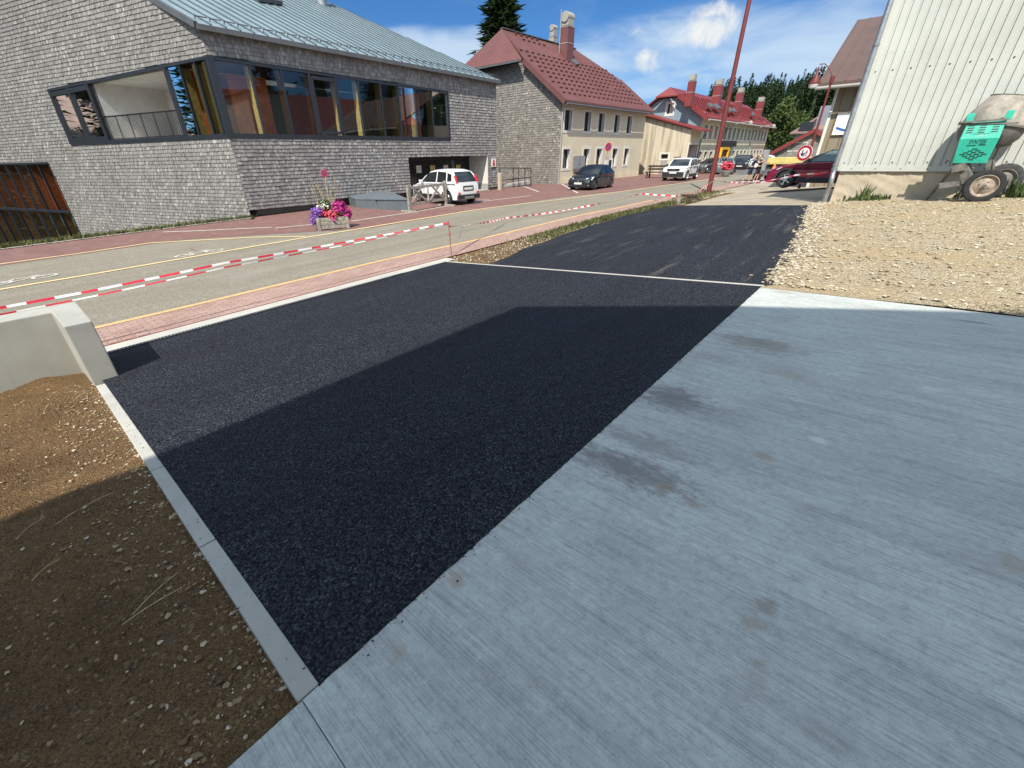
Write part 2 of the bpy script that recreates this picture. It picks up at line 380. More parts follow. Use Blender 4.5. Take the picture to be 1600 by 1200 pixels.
M['dirt'] = dirt()
def meadow():
    m, t = newmat('meadow')
    c = t.ramp(t.noise(t.pos, .9, 9, .72), [(.25, (.035, .055, .016)), (.55, (.075, .10, .03)), (.8, (.17, .15, .07))])
    setb(t, c, .95, t.bump(t.noise(t.pos, 12, 5), .8, .05), spec=.2); return m
M['meadow'] = meadow()

def stone_mat(name, stops):
    m, t = newmat(name); at = t.node('ShaderNodeAttribute'); at.attribute_name = 'rnd'
    c = t.ramp(at.outputs['Fac'], stops); c = t.mix(t.map(t.noise(t.pos, 60, 4), .4, .7, 0, .35), c, (.2, .16, .11))
    setb(t, c, .9, t.bump(t.noise(t.pos, 120, 3), .3, .005), spec=.25); return m
M['stones_tan'] = stone_mat('limestone_chips', [(0, (.22, .175, .115)), (.5, (.41, .35, .25)), (1, (.58, .52, .41))])
M['stones_soil'] = stone_mat('soil_stones', [(0, (.08, .048, .024)), (.45, (.20, .125, .06)), (.75, (.34, .25, .15)), (1, (.58, .51, .40))])

def shingle_mat(name, stops, stain=.0):
    m, t = newmat(name); at = t.node('ShaderNodeAttribute'); at.attribute_name = 'rnd'
    c = t.ramp(at.outputs['Fac'], stops)
    c = t.mix(t.map(t.noise(t.vmap(t.pos, scale=(1, 1, .6)), .55, 6, .6), .45, .68, 0, .5 * stain), c, (.13, .12, .115))
    c = t.mix(t.map(t.noise(t.vmap(t.pos, scale=(60, 60, 5)), 1, 4), .5, .7, 0, .35), c, (.14, .125, .115))
    setb(t, c, .82, t.bump(t.noise(t.vmap(t.pos, scale=(50, 50, 4)), 1, 3), .4, .006)); return m
M['shingles'] = shingle_mat('silvered_shingles', [(0, (.07, .065, .06)), (.3, (.155, .147, .14)), (.65, (.225, .215, .205)), (1, (.40, .385, .365))], .8)
M['shingles_house'] = shingle_mat('aged_shingles', [(0, (.09, .083, .074)), (.3, (.16, .148, .132)), (.75, (.25, .232, .205)), (1, (.40, .375, .335))], .5)
M['wall_back'] = pm('dark_batten', (.035, .032, .03), .9)

def metal_roof(name, col, rough=.42, metal=0., var=.1):
    m, t = newmat(name)
    c = t.ramp(t.noise(t.pos, .7, 7, .6), [(.3, tuple(x * (1 - var * 1.5) for x in col)), (.7, tuple(x * (1 + var) for x in col))])
    c = t.mix(t.map(t.noise(t.pos, 5, 7, .7), .55, .75, 0, .25), c, tuple(x * .6 for x in col))
    setb(t, c, rough, t.bump(t.noise(t.pos, 2.5, 3), .08, .02), metal); return m
M['zinc'] = metal_roof('zinc_sheet', (.225, .29, .325), .5, .15); M['zinc_seam'] = pm('zinc_seam', (.10, .135, .145), .5, .2); M['zinc_edge'] = pm('dark_edge_trim', (.10, .105, .11), .5)
M['roof_maroon'] = metal_roof('maroon_roof', (.15, .062, .057), .5); M['roof_red'] = metal_roof('red_roof', (.20, .036, .034), .45)
M['roof_brown'] = metal_roof('brown_roof', (.11, .068, .055), .5); M['roof_tile'] = metal_roof('weathered_roof', (.19, .12, .10), .8, 0, .3)
M['frame_dark'] = pm('anthracite_frame', (.022, .026, .034), .4); M['black_metal'] = pm('black_metal', (.012, .012, .014), .45)
M['timber_fin'] = pm('pale_timber', (.74, .57, .22), .6, scale=9, var=.25); M['timber_brown'] = pm('brown_timber', (.24, .13, .06), .6, scale=9, var=.3)
M['orange_wall'] = pm('orange_wall', (.70, .17, .05), .7, var=.2); M['interior'] = pm('interior_grey', (.10, .10, .09), .8); M['interior_green'] = pm('interior_green', (.12, .17, .13), .8)
M['timber_grey'] = pm('weathered_timber', (.30, .265, .225), .85, var=.35, scale=12, bump=.4, bscale=60); M['timber_dark'] = pm('dark_timber', (.065, .038, .026), .8, var=.3, scale=8)
M['white'] = pm('white_paint_coat', (.74, .74, .72), .5, var=.04); M['white_trim'] = pm('white_trim', (.66, .64, .58), .7, var=.08); M['paper'] = pm('paper', (.7, .7, .66), .8, var=.05)
M['red_paint'] = pm('red_paint', (.5, .02, .025), .45, var=.06); M['sign_red'] = pm('sign_red', (.42, .012, .03), .45, var=.06); M['sign_blue'] = pm('faded_sign_violet', (.13, .045, .16), .5, var=.1)
M['sign_black'] = pm('sign_black', (.012, .012, .012), .5); M['sign_grey'] = pm('sign_grey', (.36, .38, .39), .45, .4); M['galv'] = pm('galvanised_steel', (.42, .43, .44), .42, .75, var=.15, scale=6)
M['pole_red'] = pm('oxide_red_pole', (.16, .032, .03), .5, var=.12, scale=5); M['lamp_glass'] = pm('lamp_glass', (.7, .66, .62), .3)
M['yellow_paint'] = pm('yellow_coat', (.75, .40, .02), .5); M['bed_yellow'] = pm('pale_yellow_bed', (.62, .52, .18), .55, dirt=.3)
M['grey_box'] = pm('grey_coated_steel', (.115, .135, .15), .5, var=.1); M['tyre'] = pm('tyre_rubber', (.022, .022, .023), .85, var=.2, scale=12)
M['tyre_dusty'] = pm('dusty_tyre', (.06, .062, .062), .9, var=.35, scale=14); M['rim'] = pm('alloy', (.45, .46, .47), .32, .8); M['rim_dark'] = pm('dark_alloy', (.10, .10, .105), .4, .6)
M['rim_mixer'] = pm('rusty_rim', (.34, .275, .21), .7, .1, var=.3, scale=14, dirt=.4); M['plastic_black'] = pm('black_plastic', (.018, .019, .021), .6)
M['lamp_red'] = pm('tail_lamp', (.55, .012, .012), .2); M['headlamp'] = pm('head_lamp', (.62, .65, .66), .12, spec=.8); M['plate'] = pm('number_plate', (.62, .62, .6), .5); M['chrome'] = pm('chrome', (.6, .6, .6), .15, .95)
M['drum'] = pm('cement_caked_drum', (.36, .325, .275), .85, .05, var=.28, scale=5, bump=.35, bscale=25, dirt=.25); M['drum_dark'] = pm('dark_drum_base', (.13, .12, .115), .8, var=.25, scale=5, dirt=.3)
M['mixer_green'] = pm('turquoise_cover', (.025, .42, .30), .5, var=.12, scale=5); M['mixer_steel'] = pm('cement_dusted_steel', (.19, .18, .16), .8, .2, var=.3, scale=8)
M['skin'] = pm('skin', (.50, .29, .20), .55, var=.06); M['hair'] = pm('brown_hair', (.17, .085, .04), .6, scale=20); M['navy'] = pm('navy_cloth', (.018, .03, .065), .9); M['black_cloth'] = pm('black_cloth', (.015, .015, .018), .9); M['shoe'] = pm('white_shoe', (.5, .5, .5), .7)
M['tape_red'] = pm('tape_red', (.62, .02, .05), .4); M['tape_white'] = pm('tape_white', (.78, .76, .74), .4)
M['bark'] = pm('bark', (.085, .06, .042), .95, var=.3, scale=8, bump=.5, bscale=30); M['soil_dark'] = pm('potting_soil', (.03, .022, .016), .95)
M['orange_plastic'] = pm('orange_plastic', (.75, .16, .03), .5); M['blue_plastic'] = pm('blue_plastic', (.03, .12, .42), .5); M['straw'] = pm('dry_straw', (.46, .36, .19), .85, var=.3, scale=30)
def render_wall(name, col, stains=None, amt=.6):
    m, t = newmat(name)
    c = t.ramp(t.noise(t.pos, .8, 8, .65), [(.3, tuple(x * .86 for x in col)), (.7, col)])
    if stains:
        st = t.noise(t.vmap(t.pos, scale=(2.6, 2.6, .16)), 1.1, 6, .6, .2)
        c = t.mix(t.map(st, .46, .6, 0, amt, True), c, stains)
    c = t.mix(t.map(t.noise(t.pos, 2.6, 8, .7), .58, .76, 0, .3), c, tuple(x * .62 for x in col))
    setb(t, c, .9, t.bump(t.noise(t.pos, 60, 4), .3, .006)); return m
M['cream'] = render_wall('cream_render', (.63, .56, .41)); M['cream_stained'] = render_wall('stained_render', (.58, .52, .39), (.27, .22, .155), .75)
M['cream_pale'] = render_wall('pale_render', (.70, .62, .45), (.5, .42, .29), .4)
def boards(name, col, pitch=.16):
    m, t = newmat(name)
    c = t.ramp(t.noise(t.vmap(t.pos, scale=(1, 1, .2)), 2, 6), [(.3, tuple(x * .8 for x in col)), (.7, col)])
    setb(t, c, .7); return m
M['blue_boards'] = boards('blue_grey_boards', (.22, .32, .36)); M['olive_boards'] = boards('olive_cladding', (.25, .22, .15)); M['cladding'] = metal_roof('ivory_cladding', (.505, .52, .475), .5, 0, .09)
M['door_grey'] = pm('grey_door', (.26, .255, .24), .7)

def glass(name, tint, refl=1.):
    m, t = newmat(name); t.n.remove(t.bsdf); out = t.n['Material Output']
    tr = t.node('ShaderNodeBsdfTransparent', {0: (*tint, 1)}); gl = t.node('ShaderNodeBsdfGlossy', {0: (1, 1, 1, 1), 1: .015})
    t.l.new(t.bump(t.noise(t.pos, .9, 2), .06, .02), gl.inputs['Normal'])
    fr = t.node('ShaderNodeFresnel', {0: 1.55}); f = t.map(fr.outputs[0], 0, 1, .05 * refl, min(1, .9 * refl + .1))
    mx = t.node('ShaderNodeMixShader', {0: f, 1: tr.outputs[0], 2: gl.outputs[0]}); t.l.new(mx.outputs[0], out.inputs[0]); return m
M['glass_clear'] = glass('shop_glass', (.92, .90, .86), .45); M['glass'] = glass('window_glass', (.78, .80, .78), 1.); M['car_glass'] = pm('dark_car_glass', (.012, .016, .018), .06, spec=.8)
M['car_glass_pale'] = pm('lit_car_glass', (.10, .15, .145), .06, spec=.8); M['pane_dark'] = pm('dark_pane', (.02, .022, .024), .08, spec=.7); M['curtain'] = pm('net_curtain', (.42, .41, .39), .9, scale=14, var=.2)
def carpaint(name, col, flake=.0):
    m, t = newmat(name); c = t.mix(t.map(t.noise(t.pos, 1.5, 6, .6), .4, .7, 0, .12), col, tuple(min(1, x * .8 + .02) for x in col))
    setb(t, c, .32, None, flake, .5); t.bsdf.inputs['Coat Weight'].default_value = .6; t.bsdf.inputs['Coat Roughness'].default_value = .06; return m
M['car_white'] = carpaint('white_car_paint', (.72, .73, .72)); M['car_black'] = carpaint('black_car_paint', (.012, .013, .015)); M['car_maroon'] = carpaint('maroon_car_paint', (.21, .010, .038), .2)
M['car_grey'] = carpaint('grey_car_paint', (.09, .10, .11), .3); M['car_silver'] = carpaint('teal_grey_car_paint', (.16, .20, .20), .3)
def leaf(name, lo, hi):
    m, t = newmat(name); at = t.node('ShaderNodeAttribute'); at.attribute_name = 'rnd'
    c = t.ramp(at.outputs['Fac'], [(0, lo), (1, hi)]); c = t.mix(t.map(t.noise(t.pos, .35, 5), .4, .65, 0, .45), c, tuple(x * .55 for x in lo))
    setb(t, c, .7, spec=.25)
    tl = t.node('ShaderNodeBsdfTranslucent', {0: c}); mx = t.node('ShaderNodeMixShader', {0: .18, 1: t.bsdf.outputs[0], 2: tl.outputs[0]})
    t.l.new(mx.outputs[0], t.n['Material Output'].inputs[0]); return m
M['spruce'] = leaf('spruce_needles', (.022, .045, .02), (.085, .125, .05)); M['broadleaf'] = leaf('broad_leaves', (.035, .06, .014), (.12, .155, .045))
M['grass'] = leaf('grass_blades', (.055, .075, .02), (.21, .20, .085)); M['weed'] = leaf('weed_leaves', (.045, .075, .02), (.13, .17, .06)); M['drygrass'] = leaf('dry_grass', (.16, .12, .05), (.38, .29, .14))
M['petal_magenta'] = leaf('magenta_petals', (.34, .015, .14), (.58, .06, .29)); M['petal_purple'] = leaf('purple_petals', (.14, .05, .30), (.32, .15, .5)); M['petal_red'] = leaf('red_petals', (.5, .02, .06), (.72, .12, .18)); M['petal_white'] = leaf('white_petals', (.6, .6, .5), (.8, .8, .72))
# ================================================================== the ground
def frange(a, b, st): n = max(1, int(round((b - a) / st))); return [a + (b - a) * i / n for i in range(n + 1)]
def strip(name, rows, n, dz, mat, kind='structure', rough=0.):
    """sheet between two edges given as rows (s, c0, c1), laid on the ground"""
    mb = MB(); vs = []; fs = []
    for s, c0, c1 in rows:
        for i in range(n + 1):
            c = lerp(c0, c1, i / n); vs.append(G(s, c, dz + (rough * (random.random() - .5) if 0 < i < n else 0)))
    for j in range(len(rows) - 1):
        for i in range(n): k = j * (n + 1) + i; fs.append((k, k + 1, k + n + 2, k + n + 1))
    mb.add(vs, fs); o = mb.build(name, mat, smooth=True); o['kind'] = kind; return o
def resample(pts, st):
    """pts (s,c) polyline with increasing s -> function c(s)"""
    def f(s):
        if s <= pts[0][0]: return pts[0][1]
        for (s0, c0), (s1, c1) in zip(pts, pts[1:]):
            if s <= s1: return lerp(c0, c1, (s - s0) / max(1e-6, s1 - s0))
        return pts[-1][1]
    return f

# base sheet to the horizon with the wooded hill
def hill(s, c):
    return 19 * sst(110, 330, s) * (1 - .5 * sst(110, 200, c))
sl = [-900, -400, -150, -60, -30] + frange(-20, 50, 1.) + frange(55, 400, 8) + [600, 900, 1500]
cl = [-1200, -500, -250, -120, -60, -35] + frange(-25, 30, 1.) + frange(35, 150, 8) + [200, 350, 700, 1200]
vs = []; fs = []
for s in sl:
    for c in cl: vs.append(W(s, c, terr(s, c) - (.22 if s < 120 else .05) + hill(s, c)))
nc = len(cl)
for j in range(len(sl) - 1):
    for i in range(nc - 1): k = j * nc + i; fs.append((k, k + 1, k + nc + 1, k + nc))
mb = MB(); mb.add(vs, fs); o = mb.build('ground', M['meadow'], smooth=True); o['kind'] = 'structure'

strip('side_yard', [(s, 8.0 if s > 19.3 else 7.0, -25) for s in frange(16.6, 110, 1.5)], 24, -.02, M['dirt'])
strip('road', [(s, 8.9, 17.75 if s < 4 else lerp(17.75, 13.85, sst(4, 9, s)) if s < 22 else lerp(13.85, 12.6, sst(20, 30, s))) for s in frange(-30, 140, 1.)], 10, 0., M['road'])
# red paving between road and houses
def c_y0(s): return 17.65 if s < 4 else lerp(17.65, 13.9, min(1, (s - 4) / 5.0)) if s < 22 else lerp(13.9, 12.6, sst(20, 30, s))
strip('red_pavement', [(s, c_y0(s) - .3, 21.0 if s < 7.6 else 26.) for s in frange(-30, 60, .5)], 10, .006, M['red_paving'])
# pale edging and the strip of pavers on the near side
strip('paver_band', [(s, 7.84, 8.92) for s in frange(-30, 60, 1.)], 3, .006, M['pink_pavers'])
strip('paver_joint', [(s, 7.83, 7.865) for s in frange(.3, 60, 1.)], 1, .011, M['pole_red'])
strip('concrete_edging', [(s, 7.52, 7.835) for s in frange(-8, 7.2, .6)], 2, .010, M['kerb'])
o = strip('pavement_edging', [(s, 20.75, 20.9) for s in frange(-30, 7.7, 1.)], 1, .03, M['kerb'])
# painted lines
def line(name, pts, w, mat, dz=.012, step=.5):
    mb = MB()
    for (s0, c0), (s1, c1) in zip(pts, pts[1:]):
        L = math.hypot(s1 - s0, c1 - c0); n = max(1, int(L / step)); ts = -(c1 - c0) / L * w / 2; tc = (s1 - s0) / L * w / 2
        for i in range(n):
            q = []
            for t in (i / n, (i + 1) / n):
                s, c = lerp(s0, s1, t), lerp(c0, c1, t); q += [G(s - ts, c - tc, dz), G(s + ts, c + tc, dz)]
            mb.quad(q[0], q[1], q[3], q[2])
    o = mb.build(name, mat); o['kind'] = 'structure'; return o
def P2(*px): return [scz(hit(u, v))[:2] for u, v in px]
line('road_line', [(-25, 13.9)] + P2((0, 453), (150, 428), (300, 402), (460, 374.6), (600, 351.5), (740, 328.7), (893, 310), (967, 300), (1060, 287), (1120, 279)), .13, M['yellow'])
line('road_line', [(-25, 17.7)] + P2((0, 413), (120, 397), (235, 380), (290, 377), (400, 371), (478, 370)), .11, M['yellow'])
line('road_line', [(-25, 8.95), (-8, 8.95)] + P2((149, 513), (300, 478), (460, 440), (600, 407), (740, 376.5), (893, 340), (962, 326), (1020, 313)), .13, M['orange_line'])
# white parking marks on the red paving
for px in (((255, 363), (300, 361.5), (425, 355.5)), ((549, 346), (645, 332), (700, 322), (770, 313), (830, 306)), ((817, 291), (842, 300)), ((735, 314), (765, 312)), ((878, 288), (903, 302)), ((430, 357), (490, 351))):
    line('parking_mark', P2(*px), .11, M['white_line'], .014)
# cycle symbols by the yellow line
def cycle_mark(s, c, f=1.):
    mb = MB()
    def ring(s0, c0, r):
        for k in range(16):
            t0, t1 = 2 * math.pi * k / 16, 2 * math.pi * (k + 1) / 16
            mb.quad(*[G(s0 + math.cos(t) * q * 1.35, c0 + math.sin(t) * q, .014) for t, q in ((t0, r), (t1, r), (t1, r - .05), (t0, r - .05))])
    ring(s - .62 * f, c, .3 * f); ring(s + .62 * f, c, .3 * f)
    for a, b in (((-.62, 0), (-.2, .4)), ((-.2, .4), (.45, .4)), ((.45, .4), (0, 0)), ((0, 0), (-.62, 0)), ((.62, 0), (.42, .55)), ((-.2, .4), (-.28, .55)), ((.42, .55), (.25, .6))):
        dx, dy = b[0] - a[0], b[1] - a[1]; L = math.hypot(dx, dy); nx, ny = -dy / L * .03, dx / L * .03
        mb.quad(*[G(s + x * f, c + y * f, .0145) for x, y in ((a[0] - nx, a[1] - ny), (b[0] - nx, b[1] - ny), (b[0] + nx, b[1] + ny), (a[0] + nx, a[1] + ny))])
    o = mb.build('cycle_marking', M['white_line']); o['kind'] = 'structure'
for u, v in ((36, 438), (312, 396)):
    s, c, _ = scz(hit(u, v)); cycle_mark(s, c, .62)

# fresh asphalt apron
ej = [random.uniform(-.003, .003) for _ in range(400)]
strip('asphalt_apron', [(s, 1.016 + ej[i], 7.53) for i, s in enumerate(frange(.176, 6.858, .028))], 20, .0145, M['asphalt'])
ra = resample(P2((1208, 448), (1218, 432), (1238, 404), (1255, 375), (1265, 347), (1272, 322)), 1)
la = resample(P2((770, 412), (815, 391), (900, 360), (985, 335), (1050, 322)), 1)
def rj(s): return ra(s) + .05 + .05 * math.sin(s * 5.1) + .025 * math.sin(s * 9.3 + 1)
strip('asphalt_drive', [(s, min(rj(s), 7), la(s) + .05 * math.sin(s * 3)) for s in frange(6.93, 16.2, .09)] +
      [(s, lerp(rj(16.2), 6.6, (s - 16.2) / 2.9), la(s)) for s in frange(16.4, 19.1, .3)], 22, .012, M['asphalt_dusty'])
strip('verge_soil', [(s, la(s) - .4, 7.86) for s in frange(6.93, 27, .4)], 5, -.012, M['drygrass'] if False else M['soil'], rough=.02)
strip('gravel_yard', [(s, (rj(s) + .02 * random.random() if s < 16.2 else ra(s) + .1) if s > 6.95 else 1.0, -26) for s in frange(6.785, 16.9, .09)], 50, .015, M['gravel'], rough=.035)
strip('concrete_slab', [(s, 1.02, -11) for s in frange(.115, 6.8, .6)], 16, .012, M['slab'])
strip('concrete_slab', [(s, 1.02, -11) for s in frange(-1.0, .1125, .37)], 16, .010, M['slab'])
def soil_z(s, c): return .015 * math.sin(s * 1.7 + c) + .02 * math.sin(c * 2.3)
mb = MB(); vs = []; fs = []; rows = frange(-9, -3.2, .15) + frange(-3.16, .106, .034); cols = frange(1.045, 7.0, .036)
for s in rows:
    for c in cols:
        e = min(1, (.106 - s) / .4, (c - 1.045) / .35)
        vs.append(G(s, c, -.03 + max(0, e) * (soil_z(s, c) + .022 * random.random() + .02 * math.sin(s * 9 + 3 * math.sin(c * 5)) * math.sin(c * 8)) + .055 * sst(5.6, 6.8, c) * max(0, e)))
n = len(cols)
for j in range(len(rows) - 1):
    for i in range(n - 1): k = j * n + i; fs.append((k, k + 1, k + n + 1, k + n))
mb.add(vs, fs); o = mb.build('soil_bed', M['soil'], smooth=True); o['kind'] = 'structure'

# kerb stones at the left edge of the apron: one thing per stone
cb = 1.06; i = 0
klabels = ['pale kerb stone beside the black asphalt, touching the concrete slab', 'pale kerb stone in the shade, second along from the concrete slab', 'pale kerb stone cut by the shadow edge beside the black asphalt', 'sunlit pale kerb stone in the middle of the kerb row', 'sunlit pale kerb stone touching the end of the low concrete wall']
for i, (c0, c1) in enumerate(((1.024, 2.16), (2.17, 3.29), (3.30, 4.20), (4.21, 5.05), (5.06, 5.93))):
    mb = MB(); z0, z1 = terr(.2, c0), terr(.2, c1)
    p = [W(.10, c0, z0 + .022), W(.180, c0, z0 + .018), W(.180, c1, z1 + .018), W(.10, c1, z1 + .022)]
    mb.prism(p, (0, 0, -.2)); tag(mb.build('kerb_stone', M['kerb'], bevel=.006), klabels[i], 'kerb stone', 'kerb stones along the left edge of the asphalt')
# concrete divider strip across the drive
mb = MB(); n = 12
for i in range(n):
    q = [G(s, lerp(1.0, 7.55, t), .016) for s, t in ((6.86, i / n), (6.925, i / n), (6.925, (i + 1) / n), (6.86, (i + 1) / n))]; mb.prism(q, (0, 0, -.15))
tag(mb.build('edging_strip', M['kerb']), 'thin pale concrete edging strip crossing between two fields of black asphalt', 'edging')
# slotted drain
root = thing('drain_channel', 'slotted steel drain channel along the pale concrete edge of the asphalt', 'drain', G(.4, 7.46), RZ)
mb = MB(); ch = MB()
for s in frange(.35, 5.2, .045):
    mb.quad(*[G(a, b, .026) for a, b in ((s, 7.42), (s + .022, 7.42), (s + .022, 7.52), (s, 7.52))])
for s in frange(.35, 5.1, .5): ch.quad(*[G(a, b, .021) for a, b in ((s, 7.40), (s + .5, 7.40), (s + .5, 7.53), (s, 7.53))])
mb.build('grate', M['galv'], root); ch.build('channel', M['black_metal'], root)
# paved manhole cover
s, c, _ = scz(hit(176, 529)); mb = MB()
for i in range(5):
    for j in range(3): mb.box(G(s - .34 + i * .17, c - .2 + j * .2, .012), (.15, .18, .012), RZ)
tag(mb.build('drain_cover', M['pink_pavers']), 'square of small raised blocks set in the pink pavers behind the low wall', 'drain cover')

# ------------------------------------------------------------------ loose stones, grass
def stones(name, pts, sizes, mat, label, cat):
    base = [(1, 0, 0), (-1, 0, 0), (0, 1, 0), (0, -1, 0), (0, 0, 1), (0, 0, -1), (.62, .62, .5), (-.62, .62, .5), (-.62, -.62, .5), (.62, -.62, .5)]
    bf = [(4, 6, 7), (4, 7, 8), (4, 8, 9), (4, 9, 6), (6, 0, 2), (6, 2, 7), (7, 2, 1), (7, 1, 8), (8, 1, 3), (8, 3, 9), (9, 3, 0), (9, 0, 6)]
    N = len(pts); b = np.array(base); V = np.repeat(b[None], N, 0) * (1 + RNG.uniform(-.3, .3, (N, 10, 3)))
    sz = np.array(sizes)[:, None, None] * np.stack([RNG.uniform(.7, 1.4, N), RNG.uniform(.6, 1.1, N), RNG.uniform(.35, .75, N)], 1)[:, None, :]
    V = V * sz; a = RNG.uniform(0, 6.28, N); ca, sa = np.cos(a)[:, None], np.sin(a)[:, None]
    x = V[:, :, 0] * ca - V[:, :, 1] * sa; y = V[:, :, 0] * sa + V[:, :, 1] * ca
    V = np.stack([x, y, V[:, :, 2]], 2) + np.array(pts)[:, None, :]
    F = (np.array(bf)[None] + (np.arange(N) * 10)[:, None, None]).reshape(-1, 3)
    me = bpy.data.meshes.new(name); me.from_pydata(V.reshape(-1, 3).tolist(), [], F.tolist()); me.materials.append(mat)
    at = me.attributes.new('rnd', 'FLOAT', 'FACE'); at.data.foreach_set('value', np.repeat(RNG.uniform(0, 1, N), 12))
    o = bpy.data.objects.new(name, me); COL.objects.link(o); return tag(o, label, cat, None, 'stuff')
pts = []; sz = []
for _ in range(15000):
    s = random.uniform(6.86, 16.6); lo = ra(s) + .15; c = lo - (random.random() ** 1.5) * 9 if s > 7 else random.uniform(-6, .9)
    if s <= 7: s = 6.84 + random.random() * .3
    if random.random() < .22 and s > 7: c = rj(s) + random.gauss(-.12, .12)
    r = .007 + .028 * random.random() ** 3.4
    pts.append(tuple(G(s, c, .015 + r * .25))); sz.append(r)
stones('gravel_stones', pts, sz, M['stones_tan'], 'loose chips of pale crushed limestone beside the black drive', 'gravel')
pts = []; sz = []
for _ in range(10000):
    s = .09 - 8 * random.random() ** 1.6; c = random.uniform(1.1, 6.6); r = .0025 + .009 * random.random() ** 4
    if random.random() < .16: s = .10 - random.random() ** 2 * .4; r = .004 + .011 * random.random() ** 2.5
    if random.random() < .05: c = 1.08 + random.random() * .2
    e = max(0, min(1, (.07 - s) / .5, (c - 1.05) / .4))
    pts.append(tuple(G(s, c, -.03 + e * (soil_z(s, c) + .03) + .055 * sst(5.6, 6.8, c) * e + r * .2))); sz.append(r)
stones('soil_stones', pts, sz, M['stones_soil'], 'small stones and clods strewn over the brown soil bed', 'stones')
pts = []; sz = []
for _ in range(1500):
    s = random.uniform(7, 14); c = lerp(la(s), 7.8, random.random()); r = .008 + .02 * random.random() ** 2; pts.append(tuple(G(s, c, 0))); sz.append(r)
stones('verge_stones', pts, sz, M['stones_tan'], 'small pale stones on the bare verge between drive and pavers', 'stones')

pts = []; sz = []
for _ in range(420):
    s = random.uniform(.3, 6.8); c = 1.02 - abs(random.gauss(0, .022)) * (1 if random.random() < .85 else 4); r = .0015 + .0035 * random.random() ** 2; pts.append(tuple(G(s, c, .014))); sz.append(r)
for _ in range(70):
    s = random.uniform(.10, .18); c = random.uniform(1.1, 5.9); pts.append(tuple(G(s, c, .022))); sz.append(.0015 + .004 * random.random() ** 2)
stones('asphalt_crumbs', pts, sz, M['plastic_black'], 'black asphalt crumbs strewn along the edge of the pale concrete slab', 'crumbs')
def blades(name, pts, hh, mat, label, cat, w=.012, lean=.5, kind='stuff'):
    mb = MB(); vs = []; fs = []; rn = []
    for p in pts:
        h = hh * random.uniform(.4, 1.2); a = random.uniform(0, 6.28); d = Vector((math.cos(a), math.sin(a), 0)); l = Vector((random.gauss(0, lean), random.gauss(0, lean), 0)) * h
        p = Vector(p); n = len(vs); ww = w * random.uniform(.6, 1.4)
        vs += [p - d * ww, p + d * ww, p + d * ww * .7 + Vector((0, 0, h * .6)) + l * .4, p - d * ww * .7 + Vector((0, 0, h * .6)) + l * .4, p + Vector((0, 0, h)) + l]
        fs += [(n, n + 1, n + 2, n + 3), (n + 3, n + 2, n + 4)]; r_ = random.random(); rn += [r_, r_]
    mb.add(vs, fs); mb.attr = rn; o = mb.build(name, mat, fixn=False); return tag(o, label, cat, None, kind)
pts = []
for _ in range(5200):
    s = 8.5 + 13 * random.random(); c = la(min(s, 19)) + .05 + (7.8 - la(min(s, 19))) * random.random() ** .8
    if random.random() < sst(9, 12.5, s) * .95 + .04: pts.append(G(s, c, -.01))
for _ in range(1500): s = random.uniform(20.3, 28.6); c = random.gauss(7.2, .35) + (s - 20) * .09; pts.append(G(s, c, -.01))
blades('verge_grass', pts, .11, M['grass'], 'ragged green and straw coloured grass along the far edge of the drive', 'grass', .018)
pts = [G(s, random.gauss(21.05, .12), .0) for s in [random.uniform(-12, 7.9) for _ in range(3600)]]
blades('bank_grass', pts, .17, M['grass'], 'line of grass at the foot of the shingled front behind the red pavement', 'grass', .02)
pts = [G(6.86 + random.random() * .28, -.9 - random.random() * 2.5 - random.random() * .6, .0) for _ in range(900)]
blades('dry_tufts', pts, .05, M['drygrass'], 'dry brown stalks at the corner of the slab and the gravel', 'dry grass', .006, 1.6)
def straw(px, lengths, label):
    mb = MB()
    for (u, v), (L, ang) in zip(px, lengths):
        p = hit(u, v) + Vector((0, 0, .035)); d = Vector((math.cos(ang), math.sin(ang), .12)); q = [p + d * L * t + Vector((0, 0, .02 * math.sin(t * 3.1))) + B * .04 * t * t for t in (0, .33, .66, 1)]
        mb.tube(q, .0022, 5)
    tag(mb.build('straw_stalk', M['straw']), label, 'straw')
straw([(212, 968)], [(.20, .95)], 'long pale stalk lying on the dark soil near the kerb')
straw([(196, 984)], [(.24, .55)], 'thin brownish stalk lying just below the long pale stalk on the soil')
straw([(88, 828)], [(.30, .75)], 'dry stalk on the soil right at the shadow edge')
straw([(30, 850)], [(.14, 1.1)], 'short dry stalk on the soil near the left edge of the photo')
straw([(55, 915)], [(.12, .9)], 'short bent stalk on the shaded soil far from the kerb')
straw([(116, 632)], [(.20, 1.2)], 'pale stalk standing up from the sunlit soil')
straw([(72, 650)], [(.16, 1.9)], 'pale bent stalk on the sunlit soil below the low wall')
mb = MB(); p = hit(120, 580) + Vector((0, 0, .03))
for k in range(4): a = k * 1.5; mb.quad(p, p + Vector((math.cos(a), math.sin(a), .5)) * .07, p + Vector((math.cos(a + .9), math.sin(a + .9), .2)) * .08)
tag(mb.build('plastic_scrap', M['blue_plastic']), 'scrap of blue plastic on the soil at the foot of the low wall', 'scrap')

